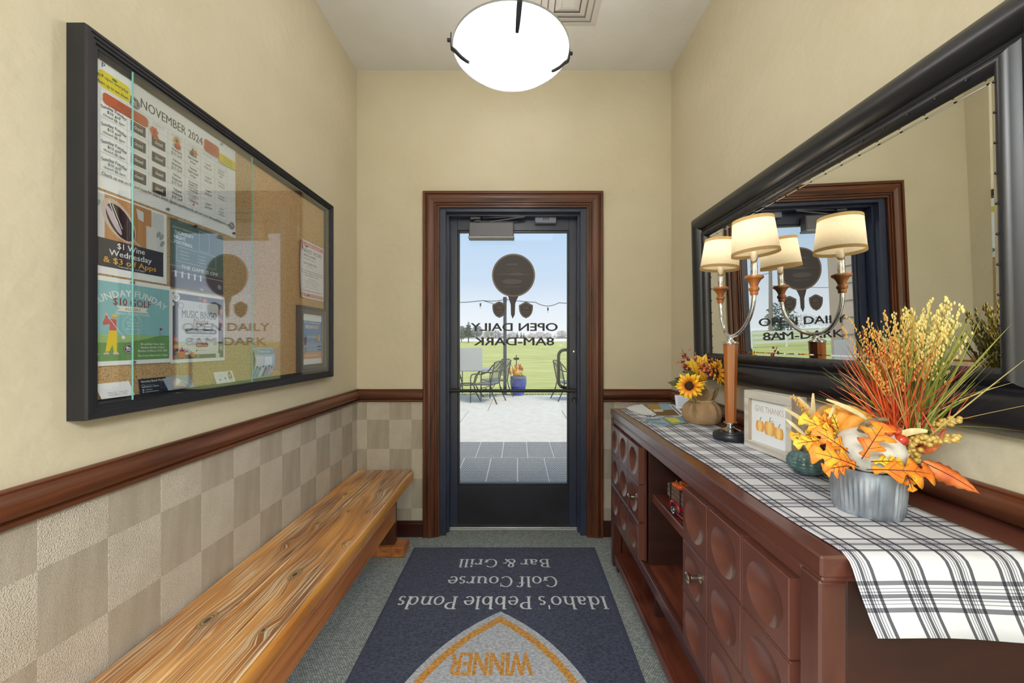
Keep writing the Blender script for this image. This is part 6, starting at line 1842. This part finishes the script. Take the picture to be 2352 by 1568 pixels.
# ------------------------------------------------------------------ lawn and beyond
GRASS = pm('lawn', (158, 164, 92), (200, 198, 128), scale=(.35, 1.6, 1), ns=1.4, det=6, ramp=(.3, .7), rough=.95, extra=[(.5, (180, 184, 110))], bs=40, bstr=.4)
def ground_z(y):
    if y > 84: return 2.34
    if y > 67: return 1.67 + (y - 67) / 17 * .67
    return -.05 + (0 if y < 12 else 1.72 * min(1, (y - 12) / 55) ** 1.15)
m = MB(); ys = [9.76, 10.5, 12, 14, 17, 20, 24, 29, 35, 42, 50, 58, 67]; xs = [-70, -45, -28, -16, -8, -3, 0, 3, 8, 16, 28, 45, 70]
vs = [(x, y, ground_z(y) + .05 * math.sin(x * .5 + y * .3) * min(1, (y - 9.76) / 20)) for y in ys for x in xs]
m.add(vs, [(j * 13 + i, j * 13 + i + 1, (j + 1) * 13 + i + 1, (j + 1) * 13 + i) for j in range(len(ys) - 1) for i in range(12)])
struct('lawn', m, GRASS, 'mown green golf course lawn beyond the patio', True)
rg = random.Random(5)
m = MB(); m.m = 0
for k in range(3200):
    x = rg.uniform(-3.5, 2.5); y = 9.75 + abs(rg.gauss(0, .10)); z = -.06; h = rg.uniform(.04, .085); a = rg.uniform(0, PI)
    m.m = rg.randrange(2)
    m.add([(x - .006 * math.cos(a), y - .006 * math.sin(a), z), (x + .006 * math.cos(a), y + .006 * math.sin(a), z), (x + rg.uniform(-.02, .02), y + rg.uniform(-.02, .02), z + h)], [(0, 1, 2)])
single('lawn_edge_grass', m, [pm('edge_grass', (120, 136, 60), rough=.9), pm('edge_grass_dark', (92, 104, 46), rough=.9)], 'fringe of grass blades along the patio edge', 'grass', kind='stuff')
m = MB(); m.add([(-90, 67, 1.66), (90, 67, 1.66), (90, 84, 2.34), (-90, 84, 2.34)], [(0, 1, 2, 3)]); struct('ground_far', m, pm('pale_gravel', (222, 220, 218), (232, 231, 230), ns=.3, rough=1), 'pale gravel strip at the far end of the course')
m = MB(); m.add([(-160, 84, 2.34), (160, 84, 2.34), (160, 200, ground_z(200)), (-160, 200, ground_z(200))], [(0, 1, 2, 3)]); struct('ground_beyond', m, GRASS, 'field behind the tree line')
# trees
def foliage(mb, c, rx, rz, n, size, shape, rr, nm=2):
    for k in range(n):
        while True:
            p = Vector((rr.uniform(-1, 1), rr.uniform(-1, 1), rr.uniform(-1, 1)))
            if shape == 'cone':
                lim = (1 - (p.z + 1) / 2) * .95 + .05
                if math.hypot(p.x, p.y) <= lim * (.75 + .25 * math.sin(p.z * 18)): break
            elif p.length <= 1 and (p.length > .45 or rr.random() < .3): break
        q = Vector(c) + Vector((p.x * rx, p.y * rx, p.z * rz))
        mb.m = rr.randrange(nm)
        a = Vector((rr.gauss(0, 1), rr.gauss(0, 1), rr.gauss(0, .6))).normalized() * size * rr.uniform(.6, 1.4)
        b = Vector((rr.gauss(0, 1), rr.gauss(0, 1), rr.gauss(0, .6))).normalized() * size * rr.uniform(.5, 1.1)
        mb.add([q, q + a, q + b, q + (a + b) * .6], [(0, 1, 3, 2)])
FOL = {'blue': [pm('fol_b1', (104, 124, 122), rough=.9), pm('fol_b2', (66, 84, 86), rough=.9)], 'green': [pm('fol_g1', (112, 128, 92), rough=.9), pm('fol_g2', (74, 90, 62), rough=.9)], 'dark': [pm('fol_d1', (70, 88, 80), rough=.9), pm('fol_d2', (48, 62, 58), rough=.9)],
       'gold': [pm('fol_y1', (186, 152, 108), rough=.9), pm('fol_y2', (152, 118, 84), rough=.9)], 'bare': [pm('fol_r1', (162, 148, 148), rough=.9), pm('fol_r2', (126, 110, 110), rough=.9)], 'olive': [pm('fol_o1', (140, 146, 104), rough=.9), pm('fol_o2', (110, 112, 78), rough=.9)]}
BARK = pm('bark', (92, 80, 72), (70, 60, 54), ns=10, rough=1)
def tree(px_, base_py, top_py, wpx, d_, kind, shape, label, seed, n=700, trunk=.18):
    g = at(px_, base_py, d_); g.z = ground_z(d_); top_ = at(px_, top_py, d_)
    H = top_.z - g.z; rx = wpx * d_ / F / 2
    t = thing('conifer' if shape == 'cone' else 'broadleaf_tree', g, label, 'tree', 'trees along the far edge of the course')
    m = MB(); m.tube([g - Vector((0, 0, .3)), g + Vector((0, 0, H * .75))], [H * .03, H * .008], 7); part('trunk', m, BARK, t, True)
    m = MB(); foliage(m, (g.x, g.y, g.z + H * (trunk + (1 - trunk) / 2)), rx, H * (1 - trunk) / 2, int(n * 3.2), H * .045, shape, random.Random(seed)); part('foliage', m, FOL[kind], t)
tree(1076, 787, 738, 34, 58, 'blue', 'cone', 'tall loose pine standing alone at the left of the lawn', 1, 1100, .28)
tree(1060, 786, 748, 26, 64, 'blue', 'ball', 'blue-green tree at the left edge of the door glass', 2, 900, .12)
tree(1096, 783, 747, 26, 80, 'blue', 'ball', 'grey-green tree just right of the tall pine', 3, 900, .1)
tree(1110, 782, 762, 30, 84, 'olive', 'ball', 'low olive bush-like tree behind the pine', 4, 600, .08)
tree(1122, 781, 757, 22, 88, 'green', 'ball', 'round green tree left of the patio post', 5, 600, .08)
tree(1138, 780, 757, 26, 92, 'blue', 'ball', 'blue-grey tree behind the letters above the post', 6, 700, .08)
tree(1152, 779, 763, 18, 95, 'bare', 'ball', 'bare purplish tree touching the patio post', 7, 450, .08)
tree(1176, 778, 761, 22, 98, 'bare', 'ball', 'bare twiggy tree right of the patio post', 8, 500, .1)
tree(1188, 778, 760, 12, 96, 'dark', 'cone', 'broad dark spruce nearest the post', 9, 500, .05)
tree(1197, 778, 760, 9, 97, 'dark', 'cone', 'narrow dark spruce in the middle of the tree line', 10, 400, .05)
tree(1203, 778, 762, 9, 99, 'dark', 'cone', 'smallest dark spruce in the tree line', 11, 350, .05)
tree(1208, 779, 768, 26, 104, 'gold', 'ball', 'tan autumn tree behind the spruces', 12, 500, .06)
tree(1221, 779, 764, 20, 106, 'gold', 'ball', 'gold autumn tree right of the spruces', 13, 500, .06)
tree(1240, 779, 761, 26, 108, 'bare', 'ball', 'bare lilac-grey tree right of the gold tree', 14, 600, .08)
tree(1258, 778, 763, 20, 110, 'bare', 'ball', 'bare rounded tree above the number eight', 15, 500, .08)
tree(1290, 778, 758, 24, 112, 'bare', 'ball', 'bare tree behind the distant house', 16, 500, .12)
tree(1166, 779, 765, 16, 105, 'gold', 'ball', 'pale gold tree behind the patio post', 17, 400, .06)
# a distant hedge closing the line
m = MB(); hr = random.Random(8)
for k in range(2600):
    x = hr.uniform(-24, 22); m.m = hr.randrange(2); q = Vector((x, 116 + hr.uniform(-1, 1), 2.3 + abs(hr.gauss(0, .45)))); s_ = .38
    m.add([q, q + Vector((hr.uniform(-s_, s_), 0, hr.uniform(0, s_))), q + Vector((hr.uniform(-s_, s_), 0, hr.uniform(-s_, s_)))], [(0, 1, 2)])
single('hedge_row', m, FOL['bare'], 'low grey shrubbery along the horizon', 'shrub', kind='stuff')
# house at the right
hb = at(1290, 777, 105); hb.z = ground_z(105)
hs = thing('house', (hb.x, 105, hb.z), 'small distant house with a blue-grey roof at the right of the tree line', 'house')
hw_ = 1.35
m = MB(); m.box(hb.x - hw_, hb.x + hw_, 105, 107, hb.z - .2, hb.z + .45); part('house_wall', m, pm('house_wall', (170, 166, 176), rough=.9), hs)
m = MB(); m.add([(hb.x - hw_ - .2, 104.8, hb.z + .42), (hb.x + hw_ + .2, 104.8, hb.z + .42), (hb.x + .1, 105.5, hb.z + 1.0), (hb.x - .1, 105.5, hb.z + 1.0), (hb.x - hw_ - .2, 107.2, hb.z + .42), (hb.x + hw_ + .2, 107.2, hb.z + .42)], [(0, 1, 2, 3), (1, 5, 2), (4, 0, 3), (5, 4, 3, 2), (0, 4, 5, 1)]); part('house_roof', m, pm('house_roof', (112, 112, 128), rough=.9), hs)
# small things on the course
fg = on_z(1134, 803, .35)
p = at(1134, 803, 40)
r = thing('golf_flag', (p.x, p.y, ground_z(40)), 'small red flag on the lawn below the letters', 'flag')
m = MB(); m.tube([(p.x, p.y, ground_z(40) - .1), (p.x, p.y, ground_z(40) + .9)], .012, 6); part('pole', m, pm('flag_pole', (226, 206, 150), rough=.6), r)
m = MB(); m.add([(p.x, p.y, ground_z(40) + .9), (p.x - .28, p.y + .02, ground_z(40) + .82), (p.x - .26, p.y - .02, ground_z(40) + .48), (p.x, p.y, ground_z(40) + .45)], [(0, 1, 2, 3)]); fo = part('cloth', m, pm('flag_red', (206, 92, 66), rough=.8), r); fo.modifiers.new('t', 'SOLIDIFY').thickness = .01
p = at(1288, 793, 45)
m = MB(); m.box(p.x - .16, p.x + .16, 45, 45.1, p.z - .13, p.z + .13, .01); m.box(p.x - .01, p.x + .01, 45.03, 45.06, p.z - .5, p.z - .1); single('tee_marker', m, pm('tee_white', (238, 236, 220), rough=.6), 'tiny white tee sign on the lawn at the right', 'sign')
# ------------------------------------------------------------------ patio furniture
STEEL = pm('patio_steel', (52, 55, 68), rough=.4, metal=.2)
def sling_mat():
    m, nt, b = newmat('sling_mesh')
    N, L = nt.nodes, nt.links
    out = N['Material Output']; b.inputs['Base Color'].default_value = lin((84, 92, 98)); b.inputs['Roughness'].default_value = .7
    tr = N.new('ShaderNodeBsdfTransparent'); mx = N.new('ShaderNodeMixShader'); mx.inputs[0].default_value = .55
    L.new(tr.outputs[0], mx.inputs[1]); L.new(b.outputs[0], mx.inputs[2]); L.new(mx.outputs[0], out.inputs[0])
    return m
SLING = sling_mat()
def make_chair(loc, rz, label):
    """steel armchair facing local +Y"""
    t = thing('patio_chair', loc, label, 'chair', 'steel patio armchairs', rz)
    for s_ in (-1, 1):
        x = s_ * .27
        m = MB(); m.tube([(x * 1.05, -.36, 0), (x, -.24, .25), (x, -.20, .42)], .014, 8); part('rear_leg', m, STEEL, t, True, world=False)
        m = MB(); m.tube([(x, -.20, .42), (x, -.235, .60), (x, -.30, .90)], .014, 8); part('back_post', m, STEEL, t, True, world=False)
        m = MB(); m.tube([(x * 1.06, .27, 0), (x * 1.05, .27, .55), (x * 1.05, .25, .62), (x * 1.05, .18, .645), (x * 1.05, .0, .64), (x * 1.03, -.14, .70), (x, -.27, .86)], .014, 8); part('arm', m, STEEL, t, True, world=False)
    m = MB(); m.tube([(-.27, -.30, .90), (-.14, -.325, .925), (.14, -.325, .925), (.27, -.30, .90)], .014, 8); part('top_rail', m, STEEL, t, True, world=False)
    m = MB(); m.tube([(-.28, .26, .40), (.28, .26, .40)], .013, 8); m.tube([(-.27, -.20, .41), (.27, -.20, .41)], .013, 8); m.tube([(-.27, -.2, .41), (-.28, .26, .41)], .012, 8); m.tube([(.27, -.2, .41), (.28, .26, .41)], .012, 8); part('seat_frame', m, STEEL, t, True, world=False)
    m = MB(); m.add([(-.26, -.20, .415), (.26, -.20, .415), (.27, .26, .415), (-.27, .26, .415)], [(0, 1, 2, 3)]); part('seat', m, pm('seat_steel', (112, 116, 128), rough=.5), t, world=False)
    m = MB(); m.add([(-.26, -.205, .50), (.26, -.205, .50), (.26, -.24, .62), (-.26, -.24, .62), (.26, -.305, .90), (-.26, -.305, .90)], [(0, 1, 2, 3), (3, 2, 4, 5)]); part('backrest', m, SLING, t, world=False)
    m = MB(); m.tube([(-.28, .27, .18), (0, .0, .30), (.28, .27, .18)], .009, 6); part('stretcher', m, STEEL, t, True, world=False)
    return t
def ground(px_, py_): return on_z(px_, py_, ZP)
g1 = ground(1118, 922); g2 = ground(1140, 909)
make_chair((g1.x, g1.y, ZP), 1.25, 'steel patio armchair pulled up to the round table, nearest the door')
c2 = make_chair((g2.x - .02, g2.y - .05, ZP), 2.05, 'steel patio armchair standing just left of the lamp post')
g3 = ground(1318, 917); make_chair((g3.x - .12, g3.y, ZP), -1.35, 'steel patio armchair at the right edge of the door glass')
g4 = ground(1048, 912); make_chair((g4.x - .35, g4.y + .75, ZP), -2.4, 'steel patio armchair behind the round table, mostly hidden')
tg = ground(1074, 916)
tb = thing('patio_table', (tg.x, tg.y, ZP), 'round steel patio table at the left beside the armchairs', 'table')
m = MB(); m.lathe([(0, .70), (.58, .70), (.60, .705), (.60, .725), (.58, .732), (0, .732)], 40, Matrix.Translation((tg.x, tg.y, ZP))); part('table_top', m, pm('table_steel', (150, 154, 166), rough=.4), tb, True)
for k in range(4):
    a = PI / 4 + k * PI / 2; cx_, sy_ = math.cos(a), math.sin(a)
    m = MB(); m.tube([(tg.x + cx_ * .50, tg.y + sy_ * .50, ZP), (tg.x + cx_ * .34, tg.y + sy_ * .34, ZP + .16), (tg.x + cx_ * .22, tg.y + sy_ * .22, ZP + .36), (tg.x + cx_ * .30, tg.y + sy_ * .30, ZP + .56), (tg.x + cx_ * .46, tg.y + sy_ * .46, ZP + .70)], .014, 8); part('leg', m, STEEL, tb, True)
m = MB(); m.lathe([(.20, .34), (.225, .34), (.225, .37), (.20, .37)], 24, Matrix.Translation((tg.x, tg.y, ZP)), close=True); part('brace_ring', m, STEEL, tb)
# post with string lights
pg = ground(1160, 906); pg.x = at(1159.8, 800, pg.y).x
po = thing('patio_post', (pg.x, pg.y, ZP), 'slim dark blue-grey metal post at the patio edge', 'post')
ptop = at(1160, 682, pg.y).z
m = MB(); m.tube([(pg.x, pg.y, ZP), (pg.x, pg.y, ptop - .12)], .044, 16); part('shaft', m, pm('post_paint', (66, 72, 92), rough=.4), po, True)
m = MB(); m.lathe([(.050, -.14), (.052, -.02), (.046, .0), (0, .004)], 16, Matrix.Translation((pg.x, pg.y, ptop))); m.lathe([(0, 0), (.12, 0), (.12, .012), (0, .012)], 4, Matrix.Translation((pg.x, pg.y, ZP)) @ Matrix.Rotation(PI / 4, 4, 'Z')); part('cap_and_plate', m, STEEL, po, True)
sl = thing('string_light', (pg.x, pg.y, ptop), 'black cord of patio string lights hung from the post', 'string light')
def sag(a, b, s_, n=16): return [a.lerp(b, k / n) - Vector((0, 0, s_ * 4 * (k / n) * (1 - k / n))) for k in range(n + 1)]
hk = Vector((pg.x, pg.y, ptop - .06))
CORD = pm('cord_black', (30, 30, 34), rough=.6)
l1 = at(1030, 694, pg.y); l2 = at(1109, 690, pg.y); r1 = at(1230, 694, pg.y); r2 = at(1284, 695, pg.y); r3 = at(1340, 694, pg.y)
m = MB()
for a, b_, s_ in ((hk, l2, .03), (l2, l1, .02), (hk, r1, .01), (r1, r2, .09), (r2, r3, .02)): m.tube(sag(a, b_, s_), .009, 5)
m.tube([l2, l2.lerp(hk, .25) - Vector((0, 0, .05)), l2.lerp(hk, .5) - Vector((0, 0, .10))], .008, 5)
part('cord', m, CORD, sl, True)
for q in (at(1103.5, 698, pg.y), at(1258.5, 708, pg.y)):
    m = MB(); m.lathe([(0, .03), (.018, .02), (.020, -.04), (.014, -.06), (0, -.06)], 10, Matrix.Translation(q)); so_ = part('lamp_socket', m, CORD, sl, True)
    m = MB(); m.sphere(q - Vector((0, 0, .09)), .026, 10, 8, sc=(1, 1, 1.3)); part('glass_bulb', m, thin_glass('bulb_glass_%d' % int(q.x * 100), 1.5, (246, 244, 238)), so_, True)
# blue planter
bp_ = ground(1190.5, 907); bp_.x = at(1190.5, 880, bp_.y).x
pl = thing('blue_planter', (bp_.x, bp_.y, ZP), 'glossy cobalt blue ceramic planter with autumn flowers by the lawn', 'planter')
BLUE = pm('blue_glaze', (30, 56, 150), (48, 84, 186), ns=3, rough=.15, coat=.6)
T = Matrix.Translation((bp_.x, bp_.y, ZP))
m = MB(); m.lathe([(0, 0), (.13, 0), (.145, .03), (.185, .16), (.212, .30), (.215, .38), (.205, .43)], 32, T); part('pot', m, BLUE, pl, True)
m = MB(); m.lathe([(.205, .43), (.212, .445), (.205, .485), (.19, .49), (.18, .44), (0, .43)], 32, T); part('pot_rim', m, pm('glaze_grey', (120, 128, 146), (96, 108, 140), ns=8, rough=.3), pl, True)
m = MB(); pumpkin(m, (bp_.x - .04, bp_.y - .08, ZP + .56), .10, .085, 8, n=40, m_=10); part('pumpkin', m, PO, pl, True)
rp_ = random.Random(2)
for k in range(16):
    a = rp_.uniform(0, 2 * PI); q = Vector((bp_.x - .05 + .16 * math.cos(a), bp_.y + .10 * math.sin(a), ZP + rp_.uniform(.48, .66)))
    b_ = q + Vector((rp_.uniform(-.12, .08), rp_.uniform(-.08, .02), rp_.uniform(.02, .17)))
    leaf('silk_leaf', pl, q, b_, .10, (LO, LY, LRD)[k % 3], 'oak', up=(0, -1, .2))
m = MB(); m.tube([(bp_.x - .12, bp_.y, ZP + .55), (bp_.x - .16, bp_.y, ZP + .74), (bp_.x - .20, bp_.y, ZP + .82)], .006, 6)
m.sphere((bp_.x - .21, bp_.y, ZP + .83), .014, 8, 6); part('twig', m, BERR, pl, True)
st = at(1186, 815, bp_.y + .25)
sk = thing('garden_stake', (st.x, st.y, ZP), 'black iron garden stake with a crossed oval behind the planter', 'garden stake')
m = MB(); m.tube([(st.x, st.y, -.07), (st.x, st.y, st.z)], .011, 6); part('rod', m, CORD, sk, True)
m = MB(); zc_ = at(1186, 823.5, st.y).z
for s_ in (-1, 1): m.sphere((st.x + s_ * .036, st.y, zc_), .042, 14, 8, sc=(1, .35, .75))
part('oval_leaves', m, CORD, sk, True)
# ------------------------------------------------------------------ what only the mirror shows: fence, utility pole, trees
WF = pm('fence_white', (236, 236, 236), rough=.6)
fn_ = thing('paddock_fence', (-17, 26, ground_z(26)), 'white rail fence seen through the door in the mirror', 'fence')
zf = ground_z(26)
for k in range(9):
    m = MB(); m.box(-26.06 + 2.4 * k, -25.94 + 2.4 * k, 25.94, 26.06, zf - .3, zf + 1.15, .01); part('fence_post', m, WF, fn_)
for zz in (.35, .68, 1.0):
    for k in range(8):
        m = MB(); m.box(-25.94 + 2.4 * k, -23.66 + 2.4 * k, 25.98, 26.02, zf + zz - .09, zf + zz + .09); part('fence_rail', m, WF, fn_)
up2 = thing('utility_pole', (-18.0, 30, ground_z(30)), 'grey timber utility pole reflected in the mirror', 'utility pole')
m = MB(); m.tube([(-18.0, 30, ground_z(30) - .2), (-18.25, 30, 7.2)], [.16, .11], 10); part('shaft', m, pm('pole_timber', (140, 130, 124), rough=.9), up2, True)
m = MB(); m.tube(sag(Vector((-18.2, 30, 6.0)), Vector((-8.5, 30, 6.3)), .5), .02, 5); m.tube(sag(Vector((-18.2, 30, 5.0)), Vector((-34, 30, 5.2)), .5), .02, 5); part('wire', m, CORD, up2)
for k, (x, y, H, rx, kd, lb) in enumerate(((-21.6, 34, 3.4, 1.2, 'blue', 'grey-green tree reflected at the left of the door in the mirror'), (-42, 60, 2.6, 3, 'blue', 'distant tree in the mirror behind the utility pole'), (-50, 62, 2.0, 3.4, 'green', 'low distant tree in the mirror behind the fence'), (-34, 64, 2.2, 3, 'blue', 'far small tree in the mirror above the letters'))):
    t = thing('broadleaf_tree', (x, y, ground_z(y)), lb, 'tree', 'trees along the far edge of the course')
    m = MB(); m.tube([(x, y, ground_z(y) - .3), (x, y, ground_z(y) + H * .6)], [.15, .05], 7); part('trunk', m, BARK, t, True)
    m = MB(); foliage(m, (x, y, ground_z(y) + H * .56), rx, H * .44, 900, H * .06, 'ball', random.Random(40 + k)); part('foliage', m, FOL[kd], t)
